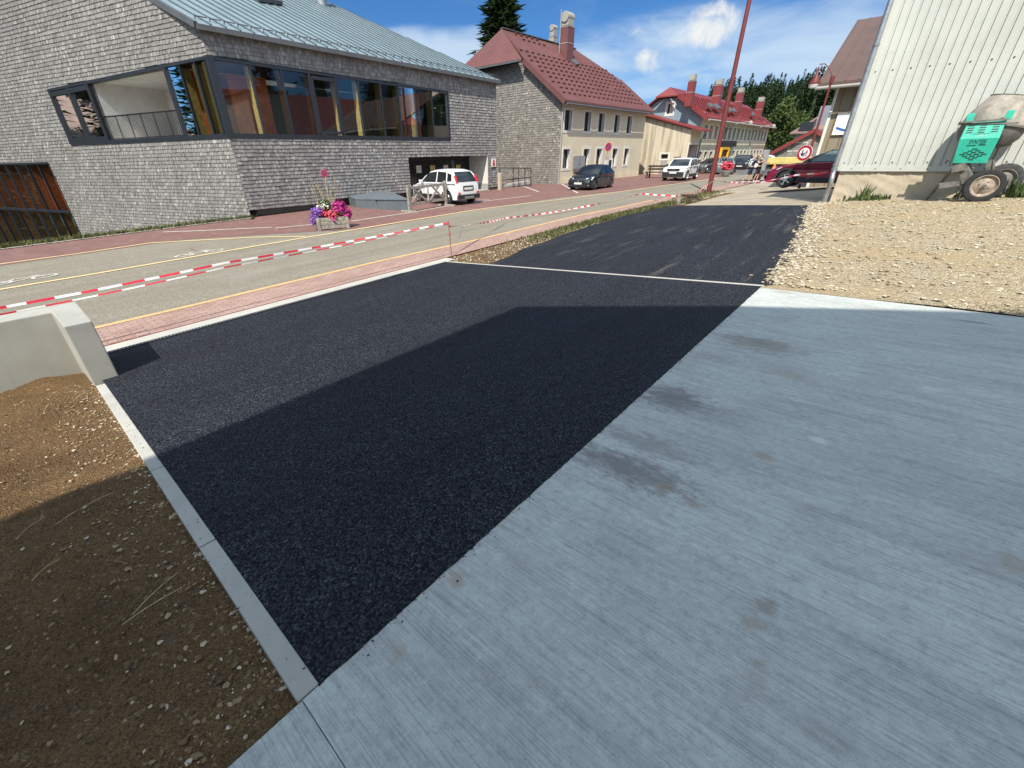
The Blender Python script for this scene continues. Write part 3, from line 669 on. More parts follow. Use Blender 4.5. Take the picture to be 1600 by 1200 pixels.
# ------------------------------------------------------------------ low concrete wall at the left
zt = W(.335, 5.95, terr(.335, 5.95)).z + .67
def atz(u, v, z): d = ray(u, v); return O_ + d * ((z - CAM_H) / d.z)
q = {k: scz(atz(u, v, zt)) for k, (u, v) in dict(a=(80, 488), b=(99, 511), c=(143, 501), d=(112, 472), e=(0, 503), f=(0, 487)).items()}
cN = (q['b'][1] + q['c'][1]) / 2; sL = q['b'][0]; sR = q['c'][0]; cF = q['a'][1]; cB = q['d'][1]
mb = MB()
outl = [W(sL, cN, zt), W(sR, cN, zt), W(sR, cB, zt), W(-14, cB, zt), W(-14, cF, zt), W(sL - .02, cF, zt)]
mb.prism(outl, (0, 0, -1.6))
tag(mb.build('retaining_wall', M['concrete'], bevel=.012), 'low L-shaped cast concrete wall between the soil bed and the road', 'wall')
print('WALL', sL, sR, cN, cF, cB, zt)
# ================================================================== buildings
def inside(x, z, poly):
    r = False; n = len(poly); j = n - 1
    for i in range(n):
        xi, zi = poly[i]; xj, zj = poly[j]
        if (zi > z) != (zj > z) and x < (xj - xi) * (z - zi) / (zj - zi) + xi: r = not r
        j = i
    return r
def spans(poly, z):
    xs = []; n = len(poly)
    for i in range(n):
        (x0, z0), (x1, z1) = poly[i], poly[(i + 1) % n]
        if (z0 > z) != (z1 > z): xs.append(x0 + (x1 - x0) * (z - z0) / (z1 - z0))
    xs.sort(); return [(xs[i], xs[i + 1]) for i in range(0, len(xs) - 1, 2)]
class Plane:
    """vertical wall plane: local x along D, z up, y outwards"""
    def __init__(s, P0, D):
        s.P = Vector((P0[0], P0[1], 0)); s.D = Vector((D[0], D[1], 0)).normalized(); n = Vector((-s.D.y, s.D.x, 0))
        s.N = n if n.dot(Vector((0, 0, 0)) - s.P) > 0 else -n
    def p(s, x, z, y=0.): return s.P + s.D * x + s.N * y + Vector((0, 0, z))
    def px(s, u, v): q = onV(u, v, s.P, s.D); return (q - s.P).dot(s.D), q.z
    def rz(s): return math.atan2(s.D.y, s.D.x)
def wall_mesh(mb, pl, poly, holes, y=0.):
    loops = [[Vector((x, z, 0)) for x, z in poly]] + [[Vector((x, z, 0)) for x, z in h] for h in holes]
    flat = [v for l in loops for v in l]
    mb.add([pl.p(v.x, v.y, y) for v in flat], [tuple(t) for t in tessellate_polygon(loops)])
def reveal(mb, pl, hole, d, y=0.):
    n = len(hole)
    for i in range(n):
        (x0, z0), (x1, z1) = hole[i], hole[(i + 1) % n]; mb.quad(pl.p(x0, z0, y), pl.p(x1, z1, y), pl.p(x1, z1, y - d), pl.p(x0, z0, y - d))
def shingle_wall(name, pl, poly, holes, mats, parent, course=.14, wmin=.07, wmax=.2, depth=.3, dark=0.):
    """wall with every shingle of its cladding modelled, in one mesh"""
    mb = MB(); mb.cur = 1; wall_mesh(mb, pl, poly, holes); 
    for h in holes: reveal(mb, pl, h, depth, .02)
    mb.cur = 0; rn = [0.] * len(mb.f)
    zs = [z for _, z in poly]; z = min(zs); row = 0; vs = []; fs = []
    while z < max(zs):
        zm = z + course * .5; sp = spans(poly, zm)
        for h in holes:
            for a, b in spans(h, zm):
                ns = []
                for c, d in sp:
                    if b <= c or a >= d: ns.append((c, d)); continue
                    if a > c: ns.append((c, a))
                    if b < d: ns.append((b, d))
                sp = ns
        wave = .012 * math.sin(row * 1.3)
        for a, b in sp:
            x = a
            while x < b - .01:
                w = random.uniform(wmin, wmax) if random.random() < .85 else random.uniform(wmin, wmin * 1.3); e = min(b, x + w - .004)
                if b - e < wmin * .4: e = b
                o = .034 + random.uniform(-.006, .010); z0 = z + random.gauss(0, .006) + .006 * math.sin(x * 1.1 + row); z1 = z + course + .02
                n = len(vs); t_ = random.uniform(-.004, .004)
                vs += [pl.p(x, z0, o + t_), pl.p(e, z0, o - t_), pl.p(e, z1, .010), pl.p(x, z1, .010), pl.p(x, z0, 0), pl.p(e, z0, 0)]
                fs += [(n, n + 1, n + 2, n + 3), (n, n + 4, n + 5, n + 1), (n, n + 3, n + 4), (n + 1, n + 5, n + 2)]
                v_ = min(1, max(0, random.gauss(.54, .17) - dark)); rn += [v_] * 4
                x = e + .004
        z += course; row += 1
    mb.add(vs, fs); mb.attr = rn
    return mb.build(name, mats, parent, fixn=False)
def frame_strip(mb, pl, a, b, w, d, y=.05):
    """bar in a wall plane from a to b, w wide, d deep, front face at y"""
    (x0, z0), (x1, z1) = a, b; L = math.hypot(x1 - x0, z1 - z0); nx, nz = -(z1 - z0) / L * w / 2, (x1 - x0) / L * w / 2
    mb.prism([pl.p(x0 - nx, z0 - nz, y), pl.p(x1 - nx, z1 - nz, y), pl.p(x1 + nx, z1 + nz, y), pl.p(x0 + nx, z0 + nz, y)], -pl.N * d)

# ------------------------------------------------------------------ the shingled hall
hall = thing('shingled_hall', 'large hall clad in silvery wooden shingles with a zinc roof and a long ribbon window', 'building', W(7.8, 21, -.55), RZ)
PR = Plane(W(7.75, 21.0), A)
d = ray(-870, 292); Ldir = Vector((d.x, d.y, 0)).normalized(); PL_ = Plane(W(7.75, 21.0), Ldir)
sx = lambda s: s - 7.75
EA = onC(303, 37, 20.86); EB = onC(777, 126, 20.86); ez = lambda s: lerp(EA.z, EB.z, (s - A.dot(EA)) / (A.dot(EB) - A.dot(EA))) - .06
VL = PL_.px(240, 0)                                        # point of the verge in the plane of the left front
vs_ = (VL[1] - ez(7.75)) / VL[0]                           # its slope
rt = sx(24.48)
wz0, wz1a, wz1b = 2.60, PR.px(335, 90)[1] + .02, PR.px(697, 143)[1]
rb_x1 = PR.px(700, 180)[0]
ent = [PR.px(637, 243), PR.px(761, 243)]; ez1 = (ent[0][1] + ent[1][1]) / 2; ex0, ex1 = ent[0][0], PR.px(762, 270)[0]
uz0 = PR.px(395, 328)[1]; uz1 = PR.px(636, 300)[1]
polyR = [(0.12, uz0), (ex0, uz1), (ex0, ez1), (ex1, ez1), (ex1, -.25), (rt, -.22), (rt, ez(24.48)), (0, ez(7.75)), (0, uz0 + .1)]
polyR = [(0, uz0), (ex0, uz1), (ex0, ez1), (ex1, ez1), (ex1, -.2), (rt, -.2), (rt, ez(24.48)), (0, ez(7.75))]
holeR = [(.0 + .03, wz0), (rb_x1, wz0), (rb_x1, wz1b), (.03, wz1a)]
shingle_wall('street_wall', PR, polyR, [holeR], [M['shingles'], M['wall_back']], hall, .148, .04, .12, .1, -.10)
# left front: it stands lower at its far end, behind the edge of the pavement
g_l = PL_.px(258, 108); g_b = PL_.px(290, 212); w_l0 = PL_.px(77, 140); w_l1 = PL_.px(112, 225); lw_r = PL_.px(76, 254); lw_m = PL_.px(111, 331)
TL = 30.
polyL = [(0, uz0 - .35), (.9, -.62), (4, -1.2), (14, -4), (TL, -4), (TL, ez(7.75) + vs_ * TL), (0, ez(7.75))]
lx1 = w_l1[0]; topL = lambda x: lerp(wz1a, w_l0[1], x / lx1); botL = lambda x: lerp(wz0, w_l1[1], x / lx1)
holeL = [(.03, wz0), (.03, wz1a), (lx1, topL(lx1)), (lx1, botL(lx1))]
holeB = [(lw_r[0], -3.6), (lw_r[0], lw_r[1]), (27.5, lw_r[1]), (27.5, -3.6)]
shingle_wall('side_wall', PL_, polyL, [holeL, holeB], [M['shingles'], M['wall_back']], hall, .148, .04, .12, .1, .0)
# far-end and back walls, so that the hall is a closed volume
mb = MB(); PE = W(24.48, 21.0); 
pb = PL_.p(TL, 0)
mb.quad(W(24.48, 21, -.3), W(24.48, 36, -.3), W(24.48, 36, 9), W(24.48, 21, 5.7)); mb.quad(W(24.48, 36, -.4), pb + Vector((0, 0, -4)), pb + Vector((0, 0, 9)), W(24.48, 36, 9))
mb.build('rear_wall', M['shingles_house'], hall)
# ribbon window of the street front
gx0 = .14
rib = MB(); 
frame_strip(rib, PR, (.0, wz0 + .0), (rb_x1 + .05, wz0 + .0), .17, .26, .05); frame_strip(rib, PR, (.0, wz1a - .03), (rb_x1 + .05, wz1b - .03), .12, .26, .05)
frame_strip(rib, PR, (rb_x1, wz0), (rb_x1, wz1b), .12, .26, .055)
def tz(x): return lerp(wz1a, wz1b, x / rb_x1)
mull = [PR.px(u, 208)[0] for u in (413.6, 458, 498, 537, 569, 602, 628, 653, 678)]
win = MB(); fin = MB()
for k, x in enumerate(mull):
    if x < rb_x1: frame_strip(rib, PR, (x, wz0 + .05), (x, tz(x) - .06), .06 if k not in (2, 3) else .11, .12, .045); fin.prism([PR.p(x - .05, wz0 + .08, -.08), PR.p(x + .06, wz0 + .08, -.08), PR.p(x + .06, tz(x) - .1, -.08), PR.p(x - .05, tz(x) - .1, -.08)], -PR.N * .36)
x = rb_x1 - .1; fin.prism([PR.p(x - .05, wz0 + .08, -.08), PR.p(x + .06, wz0 + .08, -.08), PR.p(x + .06, tz(x) - .1, -.08), PR.p(x - .05, tz(x) - .1, -.08)], -PR.N * .36)
wn = rib.build('window', M['frame_dark'], hall); 
# opening sash
sa = MB(); xa, xb = mull[2] + .1, mull[3] - .1
for a, b in (((xa, wz0 + .18), (xb, wz0 + .18)), ((xb, wz0 + .18), (xb, tz(xb) - .22)), ((xb, tz(xb) - .22), (xa, tz(xa) - .22)), ((xa, tz(xa) - .22), (xa, wz0 + .18))): frame_strip(sa, PR, a, b, .12, .08, .06)
sa.build('sash', M['frame_dark'], wn); fin.build('timber_fin', M['timber_fin'], wn)
def pane(pl, x0, x1, zb, zt0, zt1, y=0.): mb = MB(); mb.quad(pl.p(x0, zb, y), pl.p(x1, zb, y), pl.p(x1, zt1, y), pl.p(x0, zt0, y)); return mb
xs = [gx0] + mull + [rb_x1 - .04]
for a, b in zip(xs, xs[1:]):
    if b > a: pane(PR, a + .03, b - .03, wz0 + .08, tz(a) - .08, tz(b) - .08, -.02 + random.uniform(-.004, .004)).build('pane', M['glass'], wn)
# corner window of the left front, with the loggia beyond it
cw = MB(); frame_strip(cw, PL_, (-.02, wz0), (lx1, botL(lx1)), .17, .3, .05); frame_strip(cw, PL_, (-.02, wz1a - .03), (lx1, topL(lx1) - .03), .10, .3, .05)
cw.prism([PR.p(-.08, wz0 - .08, .07), PR.p(.17, wz0 - .08, .07), PR.p(.17, wz1a + .03, .07), PR.p(-.08, wz1a + .03, .07)], -PR.N * .25)
cm = [PL_.px(u, 211)[0] for u in (352, 336, 312)]; gl = (g_l[0] + g_b[0]) / 2
for k, x in enumerate(cm[:3]): frame_strip(cw, PL_, (x, botL(x) + .05), (x, topL(x) - .06), .05, .12, .045)
frame_strip(cw, PL_, (gl, botL(gl)), (gl, topL(gl)), .14, .3, .052)
wx0 = PL_.px(137, 134)[0]; wx1 = lx1 - .05
for x in (wx0, (wx0 + wx1) / 2, wx1): frame_strip(cw, PL_, (x, botL(x)), (x, topL(x)), .2, .25, .055)
frame_strip(cw, PL_, (wx0, botL(wx0) + .16), (wx1, botL(wx1) + .16), .16, .2, .05); frame_strip(cw, PL_, (wx0, topL(wx0) - .2), (wx1, topL(wx1) - .2), .18, .2, .05)
c_ = cw.build('window', M['frame_dark'], hall)
f2 = MB()
for x in (cm[0] + .3, cm[1] + .28, cm[2] + .3): f2.prism([PL_.p(x - .05, botL(x) + .1, -.1), PL_.p(x + .06, botL(x) + .1, -.1), PL_.p(x + .06, topL(x) - .1, -.1), PL_.p(x - .05, topL(x) - .1, -.1)], -PL_.N * .5)
f2.build('timber_fin', M['timber_fin'], c_)
xs = [.06] + sorted(cm[:3]) + [gl]
for a, b in zip(xs, xs[1:]): pane(PL_, a + .03, b - .03, botL(a) + .08, topL(a) - .08, topL(b) - .08, -.02).build('pane', M['glass'], c_)
for a, b in ((wx0, (wx0 + wx1) / 2), ((wx0 + wx1) / 2, wx1)): pane(PL_, a + .1, b - .1, botL(a) + .24, topL(a) - .28, topL(b) - .28, -.03).build('pane', M['glass'], c_)
# loggia: concrete room open to the front
lg = MB(); dp = 3.4
def bx(x, z, y): return PL_.p(x, z, y)
zb_, zt_ = botL(gl) - .02, topL(gl)
b0, b1 = gl + .05, wx0 - .1
lg.quad(bx(b0, botL(b0), -.1), bx(b1, botL(b1), -.1), bx(b1, botL(b1), -dp), bx(b0, botL(b0), -dp)); lg.quad(bx(b0, topL(b0), -.06), bx(b1, topL(b1), -.06), bx(b1, topL(b1), -dp), bx(b0, topL(b0), -dp))
lg.quad(bx(b0, botL(b0), -dp), bx(b1, botL(b1), -dp), bx(b1, topL(b1), -dp), bx(b0, topL(b0), -dp)); lg.quad(bx(b1, botL(b1), -.1), bx(b1, topL(b1), -.1), bx(b1, topL(b1), -dp), bx(b1, botL(b1), -dp))
lo = lg.build('loggia', M['smooth_concrete'], hall)
dr = MB(); dx0, dx1 = b0 + .02, b0 + 2.3
for a, b in (((dx0, botL(dx0)), (dx0, topL(dx0) - .35)), ((dx0, topL(dx0) - .4), (dx1, topL(dx1) - .4)), ((dx1, topL(dx1) - .35), (dx1, botL(dx1))), (((dx0 + dx1) / 2, botL(dx0)), ((dx0 + dx1) / 2, topL(dx0) - .4))): frame_strip(dr, PL_, a, b, .16, .08, -dp + .1)
dd = dr.build('door', M['frame_dark'], lo); pane(PL_, dx0, dx1, botL(dx0) + .02, topL(dx0) - .4, topL(dx1) - .4, -dp + .04).build('pane', M['pane_dark'], dd)
rl = MB(); rz_ = lambda x: botL(x) + 1.02
rl.beam(bx(b0, rz_(b0), -.12), bx(b1, rz_(b1), -.12), .05, .05); rl.beam(bx(b0, botL(b0) + .12, -.12), bx(b1, botL(b1) + .12, -.12), .03, .03)
x = b0
while x < b1: big = int((x - b0) / .115) % 8 == 0; rl.beam(bx(x, botL(x) + .1, -.12), bx(x, rz_(x), -.12), .035 if big else .014, .035 if big else .014); x += .115
rl.build('railing', M['black_metal'], hall)
# what is behind the glass: floor, ceiling, walls
it = MB()
i0 = W(8.2, 25.5); 
it.quad(W(7.9, 21.1, 2.5), W(20.5, 21.1, 2.5), W(20.5, 26, 2.5), PL_.p(gl, 2.5, -.15) + A * 1.2, PL_.p(gl, 2.5, -.15))
it.quad(W(7.9, 21.1, 5.15), W(20.5, 21.1, 5.0), W(20.5, 26, 5.0), PL_.p(gl, 5.1, -.15) + A * 1.2, PL_.p(gl, 5.1, -.15)); it.quad(W(20.4, 21.1, 2.5), W(20.4, 26, 2.5), W(20.4, 26, 5.1), W(20.4, 21.1, 5.1))
inn = it.build('interior', M['interior'], hall)
it = MB(); it.quad(W(10, 25.8, 2.5), W(20.5, 25.8, 2.5), W(20.5, 25.8, 5.1), W(10, 25.8, 5.1)); it.build('back_wall', M['interior_green'], inn)
it = MB(); q0 = PL_.p(gl, 2.5, -.25); it.prism([q0, q0 + A * 3.4 + B * .5, q0 + A * 3.4 + B * .5 + Vector((0, 0, 2.6)), q0 + Vector((0, 0, 2.6))], B * .1); it.build('partition', M['orange_wall'], inn); it = MB(); it.prism([W(8.7, 22.2, 2.5), W(10.4, 22.4, 2.5), W(10.4, 22.4, 4.9), W(8.7, 22.2, 4.9)], B * .12); it.build('partition', M['orange_wall'], inn); it = MB(); it.prism([W(18.9, 22.2, 2.5), W(18.9, 24.8, 2.5), W(18.9, 24.8, 4.9), W(18.9, 22.2, 4.9)], A * .12)
it.build('partition', M['orange_wall'], inn)
# big window at the foot of the left front
lo_ = MB(); X0, X1 = holeB[0][0], 27.5; zt2 = lw_r[1]; zm2 = lw_m[1]
frame_strip(lo_, PL_, (X0, zm2), (X1, zm2), .14, .15, .05); frame_strip(lo_, PL_, (X0, zt2 - .02), (X1, zt2 - .02), .1, .2, .05); frame_strip(lo_, PL_, (X0, -3.6), (X0, zt2), .09, .2, .05)
step = 1.22; n = int((X1 - X0) / step); 
for k in range(1, n + 1): x = X0 + k * step; frame_strip(lo_, PL_, (x, -3.6), (x, zt2), .06, .12, .045)
lw = lo_.build('window', M['frame_dark'], hall); fn = MB()
for k in range(0, n + 1):
    x = X0 + k * step + .25; fn.prism([PL_.p(x - .06, -3.6, -.12), PL_.p(x + .06, -3.6, -.12), PL_.p(x + .06, zt2 - .05, -.12), PL_.p(x - .06, zt2 - .05, -.12)], -PL_.N * .36)
fn.build('timber_fin', M['timber_brown'], lw)
for k in range(n + 1):
    a, b = X0 + k * step, min(X1, X0 + (k + 1) * step)
    pane(PL_, a + .03, b - .03, zm2 + .07, zt2 - .06, zt2 - .06, -.01).build('pane', M['glass_clear'], lw); pane(PL_, a + .03, b - .03, -3.6, zm2 - .07, zm2 - .07, -.012).build('pane', M['glass_clear'], lw)
bk = MB(); bk.quad(PL_.p(X0 - .4, zm2, -.52), PL_.p(X1, zm2, -.52), PL_.p(X1, zt2 + .1, -.52), PL_.p(X0 - .4, zt2 + .1, -.52)); bk.build('inner_wall', M['orange_wall'], lw)
bk = MB(); bk.quad(PL_.p(X0 - .2, zm2 - .1, -.9), PL_.p(X1, zm2 - .1, -.9), PL_.p(X1, -3.6, -.9), PL_.p(X0 - .2, -3.6, -.9)); bk.quad(PL_.p(X0 - .1, -3.6, -.2), PL_.p(X0 - .1, zt2, -.2), PL_.p(X0 - .1, zt2, -1.6), PL_.p(X0 - .1, -3.6, -1.6)); bk.build('inner_floor', M['interior_green'], lw)
# recessed plinth under the street wall
mb = MB(); mb.prism([W(7.9, 21.0, -1.0), W(7.75 + ex0 + .1, 21.0, -.6), W(7.75 + ex0 + .1, 21.0, uz1 - .0), W(8.35, 21.0, uz0 - .0)], B * .02); 
for v_ in range(len(mb.v)): mb.v[v_] = tuple(Vector(mb.v[v_]) + B * .55)
mb.build('plinth', M['old_render'], hall)
mb = MB(); mb.quad(W(7.75, 20.99, uz0), W(7.75 + ex0, 20.99, uz1), W(7.75 + ex0, 21.7, uz1), W(7.75, 21.7, uz0)); mb.build('soffit', M['zinc_edge'], hall)
# entrance
en = MB(); eb = 1.7; gz = -.42
en.quad(PR.p(ex0, gz, -eb), PR.p(ex1 + .3, gz, -eb), PR.p(ex1 + .3, ez1, -eb), PR.p(ex0, ez1, -eb)); en.quad(PR.p(ex0 + .003, gz, 0), PR.p(ex0 + .003, gz, -eb), PR.p(ex0 + .003, ez1, -eb), PR.p(ex0 + .003, ez1, 0)); en.quad(PR.p(ex0, ez1, 0.02), PR.p(ex1, ez1, .02), PR.p(ex1, ez1, -eb), PR.p(ex0, ez1, -eb))
eo = en.build('entrance', M['frame_dark'], hall)
wl = MB(); xw = PR.px(733, 262)[0]; xw = ex1 - .02
wl.prism([PR.p(xw, gz + .42, .03), PR.p(xw, ez1 - .02, .03), PR.p(xw, ez1 - .02, -eb + .02), PR.p(xw, gz + .42, -eb + .02)], PR.D * .02); wl.build('side_panel', M['white_trim'], eo)
wl = MB(); wl.prism([PR.p(xw - .01, gz - .1, .035), PR.p(xw - .01, gz + .42, .035), PR.p(xw - .01, gz + .42, -eb + .02), PR.p(xw - .01, gz - .1, -eb + .02)], PR.D * .02); wl.build('skirting', M['old_render'], eo)
sl_ = MB(); sl_.prism([PR.p(ex0, gz, .15), PR.p(ex1, gz, .15), PR.p(ex1, gz, -eb), PR.p(ex0, gz, -eb)], Vector((0, 0, .06))); sl_.build('threshold', M['concrete'], eo)
for k in range(4):
    a = ex0 + .5 + k * 1.45; pane(PR, a, a + 1.3, gz + .1, ez1 - .25, ez1 - .25, -eb + .02).build('door', M['pane_dark'], eo)
for k in range(5):
    a = ex0 + .75 + k * 1.15; zc = 1.15 - .02 * k; pane(PR, a, a + .42, zc - .32, zc + .1, zc + .1, -eb + .05).build('notice', M['paper'] if k % 2 else M['bed_yellow'], eo)
pane(PR, ex0 + .78, ex0 + 1.18, .35, .72, .72, -eb + .05).build('notice', M['paper'], eo); pane(PR, ex0 + .06, ex0 + .26, -.1, .75, .75, -.6).build('notice', M['paper'], eo)
# zinc roof
VLp = PL_.p(VL[0], VL[1]) 
Q1 = EB; nrm = (EB - EA).cross(VLp - EA).normalized()
Q2 = onP(500, 0, EA, nrm); up_dir = (VLp - EA).normalized()
k_ = 7.; V3 = EA + (VLp - EA) * k_; Q3 = EB + (Q2 - EB) * ((V3.z - EB.z) / (Q2.z - EB.z))
rf = MB(); ov = nrm if nrm.z > 0 else -nrm
EAo = EA - up_dir * .1; EBo = EB - up_dir * .1 + A * .15
rf.prism([EAo, EBo, Q3 + A * .1, V3], ov * .06)
roof = rf.build('roof', M['zinc'], hall)
sm = MB(); u = 0.; Ltot = (EBo - EAo).length; ed = (EBo - EAo).normalized()
q3l = (Q3 - EBo)
def clip_len(t0):  # how far a seam starting t0 along the eave can run before it meets the right edge
    p0 = EAo + ed * t0; a = q3l.dot(ed); b = q3l.dot(up_dir - ed * up_dir.dot(ed)) ; 
    e2 = (up_dir - ed * up_dir.dot(ed)).normalized(); qa, qb = q3l.dot(ed), q3l.dot(e2); ua, ub = up_dir.dot(ed), up_dir.dot(e2)
    # p: (t0+ua*k, ub*k); edge: (Ltot+qa*m, qb*m)
    den = ua * qb - ub * qa
    if abs(den) < 1e-6: return 60
    k = ((Ltot - t0) * qb) / den
    return k if 0 < k < 60 else (V3 - EA).length
while u < Ltot:
    p0 = EAo + ed * u + ov * .06; p1 = p0 + up_dir * min(clip_len(u), (V3 - EA).length); sm.beam(p0, p1, .045, .10, ov); u += .52
sm.build('standing_seam', M['zinc_seam'], roof)
gd = MB()
for u in frange(.3, Ltot - .3, .5): p = EAo + ed * u + up_dir * .55 + ov * .16; gd.tube([p, p + ed * .4], .02, 6); gd.beam(p - ov * .1, p + ov * .03, .03, .03)
gd.build('snow_guard', M['zinc_edge'], roof)
fa = MB(); fa.beam(EAo - Vector((0, 0, .04)) - B * .02, EBo - Vector((0, 0, .04)) - B * .02, .10, .17); fa.beam(EAo + ov * .0, V3 + ov * .0, .13, .2, ov)
fa.beam(EBo + ov * .0, Q3 + ov * .0, .08, .14, ov)
fa.build('edge_trim', M['zinc_edge'], roof)
sk = [onP(u, v, EA + ov * .12, nrm) for u, v in ((392, -4), (428, -3), (442, 8), (404, 2))]; mb = MB(); mb.prism(sk, ov * .16); sk_ = mb.build('skylight', M['zinc_edge'], roof)
p = onP(503, 9, EA, nrm); mb = MB(); mb.tube([p - Vector((0, 0, .4)), p + Vector((0, 0, 1.6))], .33, 16); mb.build('flue', M['galv'], roof, smooth=True)
# small red notice and lamp box by the entrance
x, z = PR.px(770, 254); mb = MB(); mb.prism([PR.p(x - .22, z - .25, .06), PR.p(x + .22, z - .25, .06), PR.p(x + .22, z + .25, .06), PR.p(x - .22, z + .25, .06)], PR.N * .03); fp = mb.build('fire_notice', M['paper'], hall)
mb = MB(); mb.prism([PR.p(x - .12, z - .18, .092), PR.p(x + .12, z - .18, .092), PR.p(x + .06, z + .18, .092), PR.p(x - .06, z + .18, .092)], PR.N * .01); mb.build('emblem', M['red_paint'], fp)

# ------------------------------------------------------------------ generic parts of the old houses
def opening(pl, par, x0, x1, z0, z1, deep=.26, trim=.16, panem=None, curtain=False, name='window', framem=None, trimm=None):
    """part: the surround; sub-parts: frame and pane, set back in the wall"""
    sr = MB(); f = .025
    for a, b in (((x0 - trim, z0 - trim / 2), (x1 + trim, z0 - trim / 2)), ((x0 - trim, z1 + trim / 2), (x1 + trim, z1 + trim / 2))): frame_strip(sr, pl, a, b, trim, .1, f)
    for x in (x0 - trim / 2, x1 + trim / 2): frame_strip(sr, pl, (x, z0), (x, z1), trim, .1, f)
    reveal(sr, pl, [(x0, z0), (x1, z0), (x1, z1), (x0, z1)], deep + .02, f - .002)
    o = sr.build(name, trimm or M['white_trim'], par)
    fr = MB(); w = .07
    for a, b in (((x0, z0 + w / 2), (x1, z0 + w / 2)), ((x0, z1 - w / 2), (x1, z1 - w / 2)), ((x0 + w / 2, z0), (x0 + w / 2, z1)), ((x1 - w / 2, z0), (x1 - w / 2, z1)), (((x0 + x1) / 2, z0), ((x0 + x1) / 2, z1))): frame_strip(fr, pl, a, b, w, .06, -deep + .07 + .001 * (a[0] == b[0]))
    fr.build('frame', framem or M['frame_dark'], o)
    pane(pl, x0, x1, z0, z1, z1, -deep + .03).build('pane', panem or M['pane_dark'], o)
    if curtain:
        cm_ = MB(); cm_.quad(pl.p(x0 + .1, z0 + .06, -deep + .045), pl.p(lerp(x0, x1, .42), z0 + .06, -deep + .045), pl.p(lerp(x0, x1, .36), z1 - .15, -deep + .045), pl.p(x0 + .1, z1 - .15, -deep + .045)); cm_.build('curtain', M['curtain'], o)
    return o
def rect(x0, x1, z0, z1): return [(x0, z0), (x1, z0), (x1, z1), (x0, z1)]
def snow_hooks(mb, P, e, u, n, rows, cols, L, H_, mat=None):
    for r_ in rows:
        for k in range(cols):
            if random.random() < .03: continue
            p = P + e * (L * (k + .5 + .5 * (r_ % 2)) / cols) + u * (H_ * (r_ + .6) / 14) + n * .05; mb.box(p, (.34, .10, .10), rot=Matrix((e, u, n)).transposed())
def chimney(par, p, w, h, red, cap, tilt=True, name='chimney', cowl=True):
    mb = MB(); mb.box(p + Vector((0, 0, h / 2)), (w, w * .8, h), RZ); c = mb.build(name, red, par)
    mb = MB(); mb.box(p + Vector((0, 0, h + .28)), (w * .82, w * .66, .46), RZ); mb.build('cap', cap, c)
    if cowl:
        mb = MB(); mb.lathe([(0, -w * .5), (w * .36, -w * .5), (w * .36, w * .5), (0, w * .5)], p + Vector((0, 0, h + .62)), A, 14); mb.box(p + Vector((0, 0, h + .3)), (w * .7, w * .5, .5), RZ); mb.build('cowl', cap, c, smooth=True)
    for z in (h * .98, h * .55): mb = MB(); mb.box(p + Vector((0, 0, z)), (w * 1.05, w * .85, .05), RZ); mb.build('band', cap, c)
    return c

# ------------------------------------------------------------------ cream house with the maroon roof
Hp = hit(871.5, 288); hs, hc, hz = scz(Hp); PH = Plane(W(hs, hc), A); PG = Plane(W(hs, hc), B)
house = thing('cream_house', 'cream rendered house with a maroon metal roof and a grey shingled gable', 'building', Hp, RZ)
hx = PH.px(1008, 173)[0]; hx2 = PH.px(999.5, 270)[0]; hL = (hx + hx2) / 2; ezH = PH.px(875, 152)[1]
g1 = PG.px(822, 92); slope = (g1[1] - ezH) / g1[0]
Epl = PH.p(0, ezH + .05, .55)                                            # eave line of the street slope
nS = Vector((0, 0, 1)) * 1 - B * slope; nS = (-B * slope + Vector((0, 0, 1))).normalized()
q = onS(719, 98, hs - .6); zhip = onS(822, 92, hs - .4).z - .1
gw = B.dot(q) - hc + 2.9
for _ in range(8):
    halfW = gw / 2; R1 = onC(784, 46, hc + halfW); slope = (R1.z - .15 - ezH) / halfW; hyy = (zhip - ezH) / slope; gw = B.dot(q) - hc + hyy
nS = (-B * slope + Vector((0, 0, 1))).normalized(); Epl = PH.p(0, ezH + .1 - .5 * slope, .5); g1 = (hyy, zhip); print('HOUSE', gw, slope, hyy)
# gable wall
polyG = [(0, -.9), (gw, -1.4), (gw, ezH), (gw - g1[0], g1[1]), (g1[0], g1[1]), (0, ezH)]
shingle_wall('gable_wall', PG, polyG, [], [M['shingles_house'], M['wall_back']], house, .155, .08, .2, .1)
up = [(288, 362, 335, 552), (495, 565, 362, 563), (643, 700, 380, 573), (808, 868, 398, 583), (940, 998, 413, 588)]
lw_ = [(270, 335, 750, 950), (482, 541, 752, 940), (618, 680, 745, 1010), (785, 840, 752, 930), (908, 962, 755, 920)]
holes = []; ws = []
for row in (up, lw_):
    zt_ = [PH.px(840 + a / 6.667, 120 + c / 6.667)[1] for a, b, c, d_ in row]; zb_ = [PH.px(840 + a / 6.667, 120 + d_ / 6.667)[1] for a, b, c, d_ in row]
    ztm = sum(zt_) / 5; zbm = sorted(zb_)[2] if row is up else sorted(zb_)[3]
    for k, (a, b, c, d_) in enumerate(row):
        x0 = PH.px(840 + a / 6.667, 120 + c / 6.667)[0]; x1 = PH.px(840 + b / 6.667, 120 + c / 6.667)[0]; x1 = x0 + (.95 if row is up else .92)
        zb0 = -.35 + hz * 0 if (row is lw_ and k == 2) else zbm
        ws.append((x0, x1, zb0, ztm, row is lw_)); holes.append(rect(x0, x1, zb0, ztm))
fw = MB(); wall_mesh(fw, PH, [(0, -.9), (hL, -.9), (hL, ezH + .2), (0, ezH + .2)], holes)
